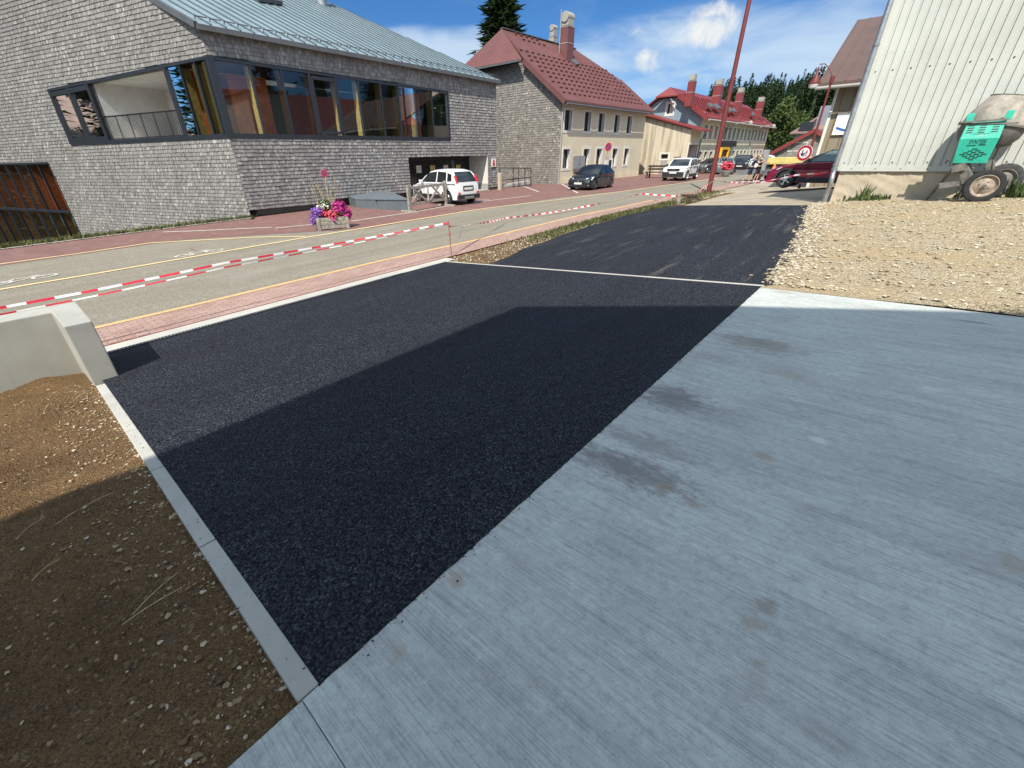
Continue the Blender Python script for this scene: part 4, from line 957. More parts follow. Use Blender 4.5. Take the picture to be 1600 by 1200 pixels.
fw.quad(PH.p(hL, -.9), PH.p(hL, -.9, -gw), PH.p(hL, ezH, -gw), PH.p(hL, ezH)); fw.add([PH.p(hL, ezH), PH.p(hL, ezH, -gw), PH.p(hL, g1[1], -gw + g1[0]), PH.p(hL, g1[1], -g1[0])], [(0, 1, 2, 3)]); fw.quad(PH.p(0, -.9, -gw), PH.p(hL, -.9, -gw), PH.p(hL, ezH, -gw), PH.p(0, ezH, -gw))
fw.build('front_wall', M['cream'], house)
for x0, x1, z0, z1, low in ws: opening(PH, house, x0, x1, z0, z1, .3, .17, None, True, 'door' if z0 < -.2 else 'window')
mb = MB(); mb.prism([PH.p(-.02, -.9, .04), PH.p(hL, -.9, .04), PH.p(hL, -.02, .04), PH.p(-.02, -.02, .04)], -PH.N * .03); mb.build('plinth', M['cream_pale'], house)
# roof with half-hipped ends
ov_ = .5; rz_top = R1.z; ridx0 = A.dot(R1) - hs; ridx1 = hL - ridx0 if ridx0 > 0 else hL
rx1 = onP(897, 78, Epl, nS); ridx1 = A.dot(rx1) - hs
zE = lambda y: ezH + .08 + (y) * slope                                  # y: distance in from the wall
hy = g1[0]; hzz = zE(hy) + .02
def RP(x, y, dz=0.): return PH.p(x, zE(y) + dz, -y)
RPb = lambda x, y, dz=0.: PH.p(x, zE(y) + dz, -(gw - y))
rf = MB(); T = Vector((0, 0, .12))
rf.prism([RP(-.35, -ov_), RP(hL + .35, -ov_), RP(hL + .35, hy), RP(min(ridx1, hL - .6), halfW), RP(ridx0, halfW), RP(-.35, hy)], T)
rf.prism([RPb(-.35, -ov_), RPb(hL + .35, -ov_), RPb(hL + .35, hy), RPb(min(ridx1, hL - .6), halfW), RPb(ridx0, halfW), RPb(-.35, hy)], T)
rf.prism([RP(-.75, hy - .12), RP(ridx0, halfW), RPb(-.75, hy - .12)], T); rf.prism([RP(hL + .35, hy), RP(min(ridx1, hL - .6), halfW), RPb(hL + .35, hy)], T)
hr = rf.build('roof', M['roof_maroon'], house)
e = A; uS = (-nS.cross(A)).normalized(); uS = uS if uS.z > 0 else -uS
sm = MB(); Ls = (RP(0, halfW) - RP(0, -ov_)).length
for k in range(int((hL + .6) / .34)):
    x = -.3 + k * .34; xm = 0
    top = halfW if ridx0 < x < ridx1 else (hy + (halfW - hy) * max(0, min((x + .35) / (ridx0 + .35), (hL + .35 - x) / max(.1, hL + .35 - ridx1))))
    sm.beam(RP(x, -ov_) + T, RP(x, top) + T, .035, .04, nS)
for k in range(1, 26):
    t = k / 26; a = RP(-.75, hy - .12).lerp(RPb(-.75, hy - .12), t); tt = 1 - abs(2 * t - 1); b = RP(ridx0, halfW); m_ = a + (b - a) * 0
    end = a + Vector((0, 0, 0)); hv = (RP(ridx0, halfW) - (RP(-.75, hy - .12) + RPb(-.75, hy - .12)) / 2); sm.beam(a + T, a + hv * tt + T, .035, .04, hv.cross(B))
sm.build('roof_rib', M['roof_maroon'], hr)
hk = MB(); snow_hooks(hk, RP(0, -.1) + T, A, uS, nS, range(0, 9), 19, hL - .6, Ls); snow_hooks(hk, RP(ridx0 + 1, -.1) + T, A, uS, nS, (11, 12), 5, 3.5, Ls); hk.build('snow_guard', M['roof_maroon'], hr)['kind'] = 'stuff'
fa = MB(); fa.beam(RP(-.4, -ov_, -.02), RP(-.4, hy, -.02), .10, .34, nS); fa.build('barge_board', M['roof_maroon'], hr); fa = MB(); fa.beam(RP(hL + .4, -ov_, -.02), RP(hL + .4, hy, -.02), .1, .34, nS); fa.build('barge_board', M['roof_maroon'], hr)
fa = MB(); fa.beam(RP(-.78, hy - .14, .03), RPb(-.78, hy - .14, .03), .08, .12); fa.tube([RP(-.3, -ov_ - .08, -.06), RP(hL + .3, -ov_ - .08, -.06)], .075, 8); fa.prism([RP(-.3, -ov_, -.05), RP(hL + .3, -ov_, -.05), PH.p(hL + .3, zE(-ov_) - .05, 0), PH.p(-.3, zE(-ov_) - .05, 0)], Vector((0, 0, -.02))); fa.beam(RP(ridx0, halfW, .16), RP(ridx1, halfW, .16), .3, .06); fa.build('gutter', M['zinc_edge'], hr)
dn = MB(); q0 = RP(-.1, -ov_, -.2); dn.tube([q0, PH.p(-.05, ezH - .75, .1), PH.p(-.06, -.5, .08)], .05, 8); dn.build('downpipe', M['old_render'], house)
p = onP(884, 92, Epl, nS); chimney(hr, p - Vector((0, 0, .4)), 1.0, 2.55, M['roof_maroon'], M['old_render'])
p = onP(864, 68, Epl, nS); chimney(hr, p - Vector((0, 0, .5)), .62, .95, M['old_render'], M['old_render'])
p = onP(873.5, 86, Epl, nS); mb = MB(); mb.tube([p, p + Vector((0, 0, 3.0))], .05, 8); mb.build('mast', M['galv'], hr)
p = [onP(u, v, Epl + nS * .15, nS) for u, v in ((892, 94), (897, 94.5), (905, 102), (899, 102.5))]; mb = MB(); mb.prism(p, nS * .12); mb.build('skylight', M['zinc_edge'], hr)
# notice cabinet with two doors on the front
x0, x1 = PH.px(894, 262)[0], PH.px(911, 262)[0]; z0, z1 = PH.px(894, 265)[1], PH.px(894, 244)[1]
nb = thing('notice_cabinet', 'grey notice cabinet with two doors hanging on the cream house front', 'notice board', PH.p((x0 + x1) / 2, z0, .1), RZ)
for a, b in ((x0, (x0 + x1) / 2 - .02), ((x0 + x1) / 2 + .02, x1)):
    mb = MB(); mb.prism([PH.p(a, z0, .06), PH.p(b, z0, .06), PH.p(b, z1, .06), PH.p(a, z1, .06)], PH.N * .08); mb.build('case', M['galv'], nb); pane(PH, a + .06, b - .06, z0 + .07, z1 - .07, z1 - .07, .143).build('door', M['sign_grey'], nb)
# ------------------------------------------------------------------ lean-to with stained side wall
a_s = hs + hL + .05; an_c1 = hc + 1.; PS = Plane(W(a_s + 2.0, an_c1), -B)                    # side wall looks down the street towards us
P1 = hit(1068, 272.5); a_s = A.dot(P1); a_c = B.dot(P1); PS = Plane(W(a_s, a_c), B); PF = Plane(W(a_s, a_c), A)
annex = thing('lean_to', 'lean-to with rain-streaked cream side wall and a sloping red roof', 'building', P1, RZ)
zf = PS.px(1071, 203)[1]; q = PS.px(1010, 183); sl2 = (q[1] - zf) / q[0]; aw = 9.; fl = PF.px(1090, 240)[0]
zF = PF.px(1080, 205)[1]
wx0, wx1 = PS.px(1044, 243)[0], PS.px(1033, 243)[0]; wz_0, wz_1 = PS.px(1033, 248)[1], PS.px(1033, 241)[1]
mb = MB(); wall_mesh(mb, PS, [(0, -.8), (aw, -.8), (aw, zf + sl2 * aw), (0, zf)], [rect(wx0, wx1, wz_0, wz_1)]); mb.build('side_wall', M['cream_stained'], annex)
opening(PS, annex, wx0, wx1, wz_0, wz_1, .2, .16)
dx0, dx1 = PF.px(1072, 250)[0], PF.px(1080, 250)[0]; dz1 = PF.px(1075, 226)[1]
mb = MB(); wall_mesh(mb, PF, [(0, -.8), (fl, -.8), (fl, zF + .3), (0, zF + .3)], [rect(dx0 + .1, dx0 + 2.6, -.42, dz1)]); mb.build('front_wall', M['cream_pale'], annex)
opening(PF, annex, dx0 + .1, dx0 + 2.6, -.42, dz1, .9, .14, M['pane_dark'], False, 'door', M['black_metal'])
mb = MB(); y0 = 1.0
mb.prism([PF.p(-.35, zf - sl2 * y0 + .1, y0), PF.p(fl + .3, zf - sl2 * y0 + .1, y0), PF.p(fl + .3, zf + sl2 * aw + .1, -aw), PF.p(-.35, zf + sl2 * aw + .1, -aw)], Vector((0, 0, .14))); ar = mb.build('roof', M['roof_red'], annex)
mb = MB(); mb.tube([PF.p(fl - .1, zF - .2, .5), PF.p(fl - .1, zF - .7, .1), PF.p(fl - .1, -.4, .1)], .05, 8); mb.build('downpipe', M['zinc_edge'], annex)
mb = MB(); xg = PS.px(1034, 262)[0]; mb.prism([PS.p(wx0 + .1, -.4, .02), PS.p(wx1 - .1, -.4, .02), PS.p(wx1 - .1, wz_0 - .2, .02), PS.p(wx0 + .1, wz_0 - .2, .02)], PS.N * .03); mb.build('panel', M['old_render'], annex)
# ------------------------------------------------------------------ long building with the red roof
l_s = a_s + fl + .3; PLo = Plane(W(l_s, a_c + .3), A); PLg = Plane(W(l_s, a_c + .3), B)
lb = thing('long_building', 'long pale two-storey building with bright red roof and a row of tall chimneys', 'building', W(l_s, a_c + .3, -.41), RZ)
lL = PLo.px(1197, 220)[0]; ez2 = PLo.px(1100, 180)[1]; ez2b = PLo.px(1194, 198)[1]
gA = PLg.px(1063, 152); sl3 = (gA[1] - ez2) / gA[0]
El = PLo.p(0, ez2 + .1, .7); nL = (-B * sl3 + Vector((0, 0, 1))).normalized(); R2 = onP(1048, 130, El, nL); hw = B.dot(R2) - (a_c + .3); gw2 = 2 * hw; r0 = A.dot(R2) - l_s
ups = []; n1 = 16
hol = []
xsU = [PLo.px(u, 200)[0] for u in (1101, 1110, 1119, 1134, 1142, 1149, 1156, 1162, 1168, 1178, 1184, 1190)]
zU1, zU0 = PLo.px(1106, 196)[1] , PLo.px(1106, 217)[1]; zL1, zL0 = PLo.px(1106, 237)[1], PLo.px(1106, 262)[1]
xsU = frange(1.2, lL - 2.2, (lL - 3.4) / 15); xsL = frange(1.0, lL - 2.2, (lL - 3.2) / 15)
for x in xsU: hol.append(rect(x, x + 1.0, zU0, zU1))
for x in xsL: hol.append(rect(x, x + .95, zL0, zL1))
mb = MB(); wall_mesh(mb, PLo, [(0, -.9), (lL, -.9), (lL, ez2 + .3), (0, ez2 + .3)], hol); mb.quad(PLo.p(lL, -.9), PLo.p(lL, -.9, -gw2), PLo.p(lL, ez2, -gw2), PLo.p(lL, ez2)); mb.build('front_wall', M['cream_pale'], lb)
for x in xsU: opening(PLo, lb, x, x + 1.0, zU0, zU1, .35, .13, M['pane_dark'])
for k, x in enumerate(xsL): opening(PLo, lb, x, x + .95, zL0, zL1, .35, .13, M['pane_dark'], False, 'window', M['roof_maroon'] if 8 <= k < 12 else M['frame_dark'])
PLg_poly = [(0, -.8), (gw2, -.8), (gw2, ez2), (gw2 - gA[0], gA[1]), (gA[0], gA[1]), (0, ez2)]
gwn = [PLg.px(1041, 175)[0], PLg.px(1054, 160)[0]]; gx1, gx0_ = max(gwn), min(gwn); gz0, gz1 = PLg.px(1047, 179)[1], PLg.px(1047, 161)[1]
mb = MB(); wall_mesh(mb, PLg, PLg_poly, [rect(gx0_, gx1, gz0, gz1)])
gw_o = mb.build('gable_wall', M['blue_boards'], lb); mb = MB()
for x in frange(.1, gw2 - .1, .42):
    zt_ = ez2 + sl3 * min(x, gw2 - x); zt_ = min(zt_, gA[1]); 
    if gx0_ - .2 < x < gx1 + .2: continue
    frame_strip(mb, PLg, (x, 1.5), (x, zt_), .06, .03, .03)
mb.build('batten', M['blue_boards'], gw_o)
opening(PLg, lb, gx0_, gx1, gz0, gz1, .12, .13, M['pane_dark'], True, 'window', M['white'])
def LP(x, y, dz=0.): return PLo.p(x, ez2 + .12 + y * sl3 + dz, -y)
def LPb(x, y): return PLo.p(x, ez2 + .12 + y * sl3, -(gw2 - y))
hy2 = gA[0]; r1 = lL - r0 - .5; rf = MB()
rf.prism([LP(-.5, -.7), LP(lL + .5, -.7), LP(lL + .5, hy2), LP(r1, hw), LP(r0, hw), LP(-.5, hy2)], T); rf.prism([LPb(-.5, -.7), LPb(lL + .5, -.7), LPb(lL + .5, hy2), LPb(r1, hw), LPb(r0, hw), LPb(-.5, hy2)], T)
rf.prism([LP(-.9, hy2 - .1), LP(r0, hw), LPb(-.9, hy2 - .1)], T); rf.prism([LP(lL + .5, hy2), LP(r1, hw), LPb(lL + .5, hy2)], T)
lr = rf.build('roof', M['roof_red'], lb); uL = (-nL.cross(A)).normalized(); uL = uL if uL.z > 0 else -uL
hk = MB(); LsL = (LP(0, hw) - LP(0, -.7)).length; snow_hooks(hk, LP(0, -.3) + T, A, uL, nL, range(0, 10), 40, lL - .8, LsL); hk.build('snow_guard', M['roof_red'], lr)['kind'] = 'stuff'
sm = MB()
for k in range(int(lL / .6)): sm.beam(LP(k * .6, -.7) + T, LP(k * .6, hy2) + T, .04, .04, nL)
sm.build('roof_rib', M['roof_red'], lr)
fa = MB(); fa.beam(LP(-.55, -.7), LP(-.55, hy2), .1, .4, nL); fa.build('barge_board', M['roof_red'], lr)
fa = MB(); fa.tube([LP(-.4, -.8, -.05), LP(lL + .4, -.8, -.05)], .09, 8)
for x in (8., 21.): fa.tube([LP(x, -.75, -.1), PLo.p(x, ez2 - 1.2, .1), PLo.p(x, -.4, .1)], .06, 8)
fa.build('gutter', M['old_render'], lr)
for u, v, w_, h_ in ((1077, 157, .72, 1.6), (1118, 163, .98, 1.8), (1152, 169, .9, 1.65), (1184, 180, .98, 1.6)):
    p = onP(u, v, El, nL); chimney(lr, p - Vector((0, 0, .5)), w_, h_ + .5, M['roof_red'], M['old_render'], cowl=False)
for px in (((1104, 163), (1108, 162), (1114, 168), (1109, 169)), ((1113, 164), (1119, 164), (1126, 171), (1120, 171)), ((1134, 170), (1138, 169), (1144, 175), (1140, 176)), ((1141, 170), (1145, 170), (1150, 176), (1146, 176)), ((1173, 178), (1176, 177), (1179, 182), (1176, 182))):
    mb = MB(); mb.prism([onP(u, v, El + nL * .15, nL) for u, v in px], nL * .14); mb.build('skylight', M['zinc_edge'], lr)
x, z = PLo.px(1124, 224); x1 = PLo.px(1146, 226)[0]; mb = MB(); mb.prism([PLo.p(x, z - .35, .2), PLo.p(x1, z - .35, .2), PLo.p(x1, z + .25, .2), PLo.p(x, z + .25, .2)], PLo.N * .15); mb.build('sign_board', M['sign_black'], lb)
mb = MB(); p = PLo.p(lL - 7, ez2 - 1.5, .0)
for k, x in enumerate((PLo.px(1138, 190)[0], PLo.px(1176, 203)[0])):
    mb = MB(); q0 = PLo.p(x, ez2 - 1.1, .1); mb.tube([q0, q0 + PLo.N * 1.0 + Vector((0, 0, .6)), q0 + PLo.N * 2.2 + Vector((0, 0, .7))], .05, 6); mb.lathe([(.05, .2), (.22, 0), (.22, -.15)], q0 + PLo.N * 2.3 + Vector((0, 0, .6)), (0, 0, 1), 8); mb.build('wall_lamp', M['old_render'], lb)

# ------------------------------------------------------------------ right side: corrugated shed
Sp = hit(1293, 315); s_s, s_c, _ = scz(Sp); PSh = Plane(W(s_s, s_c), -B); zc0 = (onS(1306, 265, s_s).z + onS(1500, 268, s_s).z) / 2
shed = thing('corrugated_shed', 'big shed clad in ivory ribbed metal sheets on a rough plastered plinth', 'building', Sp, RZ)
shW, shH = 13., 6.5; prof = []; x = 0.
while x < shW: prof += [(x, .035), (x + .125, .035), (x + .138, 0), (x + .164, 0), (x + .177, .035)]; x += .177
mb = MB(); vs = []; fs = []
for x, y in prof: vs += [PSh.p(x + .02, zc0 + .08, y), PSh.p(x + .02, shH, y)]
for i in range(len(prof) - 1): fs.append((2 * i, 2 * i + 2, 2 * i + 3, 2 * i + 1))
mb.add(vs, fs)
sdp = 3.2
for y in frange(0, sdp, .5): pass
mb.quad(PSh.p(.02, zc0, .03), PSh.p(.02, shH, .03), PSh.p(.02, shH, -sdp), PSh.p(.02, zc0, -sdp)); mb.quad(PSh.p(.02, zc0, -sdp), PSh.p(shW, zc0, -sdp), PSh.p(shW, shH, -sdp), PSh.p(.02, shH, -sdp)); mb.quad(PSh.p(shW, zc0, 0), PSh.p(shW, shH, 0), PSh.p(shW, shH, -sdp), PSh.p(shW, zc0, -sdp))
cl = mb.build('cladding', M['cladding'], shed)
mb = MB(); mb.prism([PSh.p(.0, zc0 - .02, .045), PSh.p(shW, zc0 - .02, .045), PSh.p(shW, zc0 + .11, .045), PSh.p(0, zc0 + .11, .045)], -PSh.N * .04); mb.prism([PSh.p(-.03, zc0, .05), PSh.p(.07, zc0, .05), PSh.p(.07, shH, .05), PSh.p(-.03, shH, .05)], -PSh.N * .06); mb.build('flashing', M['cladding'], shed)
sc_ = MB()
def screw(x, z): sc_.lathe([(.0, .012), (.018, .01), (.02, 0)], PSh.p(x, z, .036), PSh.N, 6)
for k in range(0, 60, 2):
    if .06 + k * .177 < shW: screw(.06 + k * .177 + .02, zc0 + .2); screw(.06 + k * .177 + .02, zc0 + 2.35); screw(.06 + k * .177 + .02, zc0 + 4.5)
for k in range(0, 40, 3): screw(.3 + k * .177, zc0 + .04)
sc_.build('screw', M['zinc_edge'], cl)
mb = MB(); mb.prism([PSh.p(.06, -.4, -.03), PSh.p(shW, -.2, -.03), PSh.p(shW, zc0, -.03), PSh.p(.06, zc0, -.03)], -PSh.N * (sdp - .1)); pl_ = mb.build('plinth_core', M['plinth_stone'], shed)
vs = []; fs = []; nx_, nz_ = 150, 16
for j in range(nz_ + 1):
    for i in range(nx_ + 1): vs.append(PSh.p(.05 + 7. * i / nx_, lerp(-.15, zc0 - .01, j / nz_), -.02 + random.uniform(-.012, .014) + .018 * math.sin(i * .37 + j * .9) * math.sin(j * .8 + i * .11)))
for j in range(nz_):
    for i in range(nx_): k = j * (nx_ + 1) + i; fs.append((k, k + 1, k + nx_ + 2, k + nx_ + 1))
mb = MB(); mb.add(vs, fs); mb.build('plinth', M['plinth_stone'], shed, smooth=True)
mb = MB(); mb.prism([PSh.p(-.3, shH, .4), PSh.p(shW, shH, .4), PSh.p(shW, shH + .1, -sdp), PSh.p(-.3, shH + .1, -sdp)], Vector((0, 0, .15))); mb.build('roof', M['roof_brown'], shed)
# downpipe in front of the corner
mb = MB(); r = .062; x_ = -.085
mb.tube([PSh.p(x_, shH, .12), PSh.p(x_, zc0 + .12, .12), PSh.p(x_ - .0, zc0 - .06, .13), PSh.p(x_ + .02, zc0 - .18, .19), PSh.p(x_ + .03, zc0 - .30, .22), PSh.p(x_ + .02, zc0 - .42, .17), PSh.p(x_ + .01, zc0 - .56, .12), PSh.p(x_, .0, .10)], r, 14)
dp_ = mb.build('downpipe', M['galv'], shed, smooth=True); mb = MB()
for z in (zc0 + .12, zc0 + 2.9, zc0 + .02): mb.tube([PSh.p(x_, z, .12), PSh.p(x_, z + .05, .12)], r + .014, 14)
mb.build('pipe_clip', M['galv'], dp_, smooth=True)

# ------------------------------------------------------------------ brown-roofed barn behind the shed
b_s = 30.; PB = Plane(W(b_s, 0), -B); zE2 = onS(1315, 135, b_s).z; xl = PB.px(1294, 185)[0]; zR2 = zE2 + 7
barn = thing('brown_barn', 'olive boarded barn with a brown metal roof and a white information board', 'building', PB.p(xl, -.3), RZ)
mb = MB(); mb.prism([PB.p(xl, -1), PB.p(xl + 12, -1), PB.p(xl + 12, zE2 + .3), PB.p(xl, zE2 + .3)], -PB.N * 8); bw = mb.build('wall', M['olive_boards'], barn)
mb = MB()
for k in range(30): frame_strip(mb, PB, (xl + .45 * k + .3, -1), (xl + .45 * k + .3, zE2 + .2), .05, .03, .025)
mb.build('batten', M['timber_brown'], bw)
mb = MB(); frame_strip(mb, PB, (xl + .03, -1), (xl + .03, zE2 + .3), .12, .1, .05); mb.build('corner_board', M['white_trim'], barn)
rb_ = onS(1337, 37, b_s + 5.5); mb = MB()
e0 = PB.p(xl - .75, zE2, .75); r0_ = PB.p((rb_ - PB.P).dot(PB.D), rb_.z, -5.5); r0_ = PB.p(xl - .75, rb_.z, -5.5)
mb.prism([e0, PB.p(xl + 13, zE2, .75), PB.p(xl + 13, rb_.z, -5.5), r0_], Vector((0, 0, .15))); br_ = mb.build('roof', M['roof_brown'], barn); mb = MB()
for k in range(26): a = Vector((0, 0, .15)) + PB.D * (k * .5 + .05); mb.beam(e0 + a, r0_ + a, .05, .05)
mb.build('roof_rib', M['roof_brown'], br_)
mb = MB(); mb.tube([PB.p(xl - .8, zE2 - .06, .82), PB.p(xl + 13, zE2 - .06, .82)], .07, 8); mb.build('gutter', M['old_render'], br_)
ib = thing('information_board', 'white information board with a blue wave at its foot on the olive boarded barn', 'sign', PB.p(xl + 1.5, 2, .1), RZ)
bx0 = PB.px(1300, 209)[0]; bx1 = bx0 + 1.5; bz0 = PB.px(1304, 211)[1]; bz1 = PB.px(1314, 177)[1]
mb = MB(); mb.prism([PB.p(bx0, bz0, .06), PB.p(bx1, bz0, .06), PB.p(bx1, bz1, .06), PB.p(bx0, bz1, .06)], PB.N * .04); mb.build('panel', M['white'], ib)
mb = MB(); 
for k in range(10): t0, t1 = k / 10, (k + 1) / 10; f_ = lambda t: bz0 + .26 - .16 * math.sin(t * 3.0); mb.quad(PB.p(lerp(bx0 + .1, bx1 - .15, t0), f_(t0), .104), PB.p(lerp(bx0 + .1, bx1 - .15, t1), f_(t1), .104), PB.p(lerp(bx0 + .1, bx1 - .15, t1), f_(t1) + .10, .104), PB.p(lerp(bx0 + .1, bx1 - .15, t0), f_(t0) + .10, .104))
mb.build('wave_emblem', M['blue_plastic'], ib)
mb = MB()
for k in range(7): x = bx0 + .5 + k * .15; mb.quad(PB.p(x, bz0 + .58 + .02 * (k % 2), .104), PB.p(x + .1, bz0 + .58, .104), PB.p(x + .1, bz0 + .68 + .03 * (k % 3), .104), PB.p(x, bz0 + .68, .104))
mb.build('lettering', M['sign_black'], ib)

# ------------------------------------------------------------------ shingled barns in the distance on the right
f_s = 76.; PQ = Plane(W(f_s, 0), -B)
fb = thing('shingled_barn', 'distant grey shingled gable with dark red barge boards behind the tow truck', 'building', onS(1235, 268, f_s), RZ)
k = {n: PQ.px(u, v) for n, (u, v) in dict(l=(1196, 246), ap=(1274, 205), r=(1302, 216)).items()}
slp = (k['ap'][1] - k['l'][1]) / (k['ap'][0] - k['l'][0]); ax, az = k['ap']; xl2 = k['l'][0] - 2
poly = [(xl2, -1), (ax + 12, -1), (ax + 12, az - slp * 12), (ax, az), (xl2, az - slp * (ax - xl2))]
mb = MB(); wall_mesh(mb, PQ, poly, []); shingle_wall('gable_wall', PQ, poly, [], [M['shingles_house'], M['wall_back']], fb, .3, .2, .5)
mb = MB()
for sgn in (-1, 1):
    e_ = ax + sgn * (13 if sgn > 0 else ax - xl2 + .5); ze = az - slp * abs(e_ - ax)
    mb.prism([PQ.p(ax, az + .1, .4), PQ.p(e_, ze + .1, .4), PQ.p(e_, ze + .1, -14), PQ.p(ax, az + .1, -14)], Vector((0, 0, .2)))
fr_ = mb.build('roof', M['roof_maroon'], fb); mb = MB()
for sgn in (-1, 1):
    e_ = ax + sgn * (13 if sgn > 0 else ax - xl2 + .5); ze = az - slp * abs(e_ - ax); mb = MB(); mb.beam(PQ.p(ax, az + .1, .45), PQ.p(e_, ze + .1, .45), .08, .45); mb.build('barge_board', M['roof_red'], fr_)
wx, wz = PQ.px(1246, 230); opening(PQ, fb, wx - .9, wx + .9, wz - .4, wz + .5, .1, .15)
g_s = 95.; PT = Plane(W(g_s, 0), -B)
far = thing('tiled_house', 'distant pale house with a weathered brown roof and a small dormer behind the shingled gable', 'building', onS(1255, 262, g_s), RZ)
el = PT.px(1234, 210); er = PT.px(1310, 207); zz = el[1]; rtp = onS(1291, 176, g_s + 7); 
mb = MB(); mb.prism([PT.p(el[0] + .8, -1), PT.p(el[0] + 30, -1), PT.p(el[0] + 30, zz), PT.p(el[0] + .8, zz)], -PT.N * 13); mb.build('wall', M['old_render'], far)
mb = MB(); h_ = rtp.z - zz; xr = (rtp - PT.P).dot(PT.D)
mb.prism([PT.p(el[0], zz, .5), PT.p(el[0] + 31, zz, .5), PT.p(el[0] + 31, zz + h_, -7), PT.p(xr, zz + h_, -7)], Vector((0, 0, .2))); mb.prism([PT.p(el[0], zz, .5), PT.p(xr, zz + h_, -7), PT.p(el[0], zz, -14)], Vector((0, 0, .2))); tr = mb.build('roof', M['roof_tile'], far)
q = PT.px(1259, 203); mb = MB(); mb.box(PT.p(q[0], q[1] + .4, -.6), (1.8, 1.6, 1.4), PT.rz()); mb.build('dormer', M['frame_dark'], tr)
q = PT.px(1286, 188); mb = MB(); mb.box(PT.p(q[0], q[1] + .6, -2.5), (2.2, 1.4, 3.), PT.rz()); mb.build('chimney', M['galv'], tr)

# ------------------------------------------------------------------ the red-roofed house behind the camera that shades the slab, and what stands across the yard
cot = 1 / math.tan(SUN_EL); kA = -cot * SUN_AZ.dot(A); kB = -cot * SUN_AZ.dot(B)
s_g = -1.05; shp = []
own = thing('gabled_house', 'tall gabled house with a red roof behind the viewer that shades the slab', 'building', W(-3, -3), RZ)
for u, v in ((810, 480), (1190, 477), (1390, 485), (1545, 494)):
    q = hit(u, v); s, c, z = scz(q); h = (s - s_g) / kA; shp.append((c - kB * h, z + h))
(c0, h0), (c1, h1) = shp[0], shp[2]
sl4 = (h1 - h0) / (c0 - c1); cr = c0 - 7.5; hr_ = h0 + sl4 * 7.5
print('OWN', shp, sl4)
mb = MB(); mb.prism([W(s_g, c0, h0), W(s_g, cr, hr_), W(-17, cr, hr_), W(-17, c0, h0)], Vector((0, 0, .2)) - Vector((0, 0, .2)) + Vector((0, 0, -.25)))
mb.prism([W(s_g, 2 * cr - c0, h0), W(s_g, cr, hr_), W(-17, cr, hr_), W(-17, 2 * cr - c0, h0)], Vector((0, 0, -.25))); mb.build('roof', M['roof_red'], own)
mb = MB(); sw = -1.9; ci = c0 - .6; mb.prism([W(sw, ci, -.3), W(sw, 2 * cr - ci, -.3), W(sw, 2 * cr - ci, h0 + .1), W(sw, cr, hr_ - .3), W(sw, ci, h0 + .1)], -A * 14.5); mb.build('wall', M['cream'], own)
sh_ = thing('side_house', 'dark-roofed house mirrored in the small side windows of the shingled hall', 'building', W(-26, 66, -4), RZ)
mb = MB(); mb.prism([W(-14, 58, -4), W(-14, 78, -4), W(-14, 78, 3.5), W(-14, 68, 3.5), W(-14, 58, 3.5)], -A * 26); mb.build('wall', M['cream'], sh_)
mb = MB(); mb.prism([W(-13, 56.5, 3.2), W(-13, 68, 13), W(-41, 68, 13), W(-41, 56.5, 3.2)], Vector((0, 0, .25))); mb.prism([W(-13, 79.5, 3.2), W(-13, 68, 13), W(-41, 68, 13), W(-41, 79.5, 3.2)], Vector((0, 0, .25))); mb.build('roof', M['roof_tile'], sh_)
nh = thing('red_roofed_house', 'red-roofed house across the yard, mirrored in the ribbon window', 'building', W(40, -14), RZ)
mb = MB(); mb.prism([W(19, -12, 0), W(48, -12, 0), W(48, -12, 4.2), W(19, -12, 4.2)], -B * 10); mb.build('wall', M['cream'], nh)
mb = MB(); mb.prism([W(18, -11.2, 3.9), W(49, -11.2, 3.9), W(46, -17, 8.6), W(21, -17, 8.6)], Vector((0, 0, .2))); mb.prism([W(18, -11.2, 3.9), W(21, -17, 8.6), W(18, -22.8, 3.9)], Vector((0, 0, .2))); mb.build('roof', M['roof_red'], nh)
# ================================================================== vehicles (built pointing along local +x)
def arc(cx, cz, r, a0, a1, n): return [(cx + r * math.cos(lerp(a0, a1, i / n)), cz + r * math.sin(lerp(a0, a1, i / n))) for i in range(n + 1)]
def make_wheel(par, x, y, r, w, spokes, tyre, rim, side, spare=False):
    wo = MB(); wo.lathe([(r * .62, -w / 2), (r * .93, -w / 2), (r, -w * .36), (r, w * .36), (r * .93, w / 2), (r * .62, w / 2)], (x, y, r), (0, 1, 0), 24)
    o = wo.build('wheel', tyre, par, True, True)
    rm = MB(); yo = side * w * .42; ax = (0, side, 0)
    rm.lathe([(r * .66, .02), (r * .62, .035), (r * .6, .0), (r * .57, -.06)], (x, y + yo, r), ax, 24)
    for k in range(spokes):
        a = 2 * math.pi * k / spokes; c, s = math.cos(a), math.sin(a)
        rm.beam((x + c * r * .1, y + yo + side * .012, r + s * r * .1), (x + c * r * .6, y + yo + side * .0, r + s * r * .6), r * .16, .03, (0, side, 0))
    rm.lathe([(0, .03), (r * .14, .028), (r * .18, 0)], (x, y + yo, r), ax, 12)
    rm.build('rim', rim, o, True, True)
    bk = MB(); bk.lathe([(0, 0), (r * .6, 0)], (x, y + yo - side * .05, r), ax, 20); bk.build('hub', M['black_metal'], o, True)
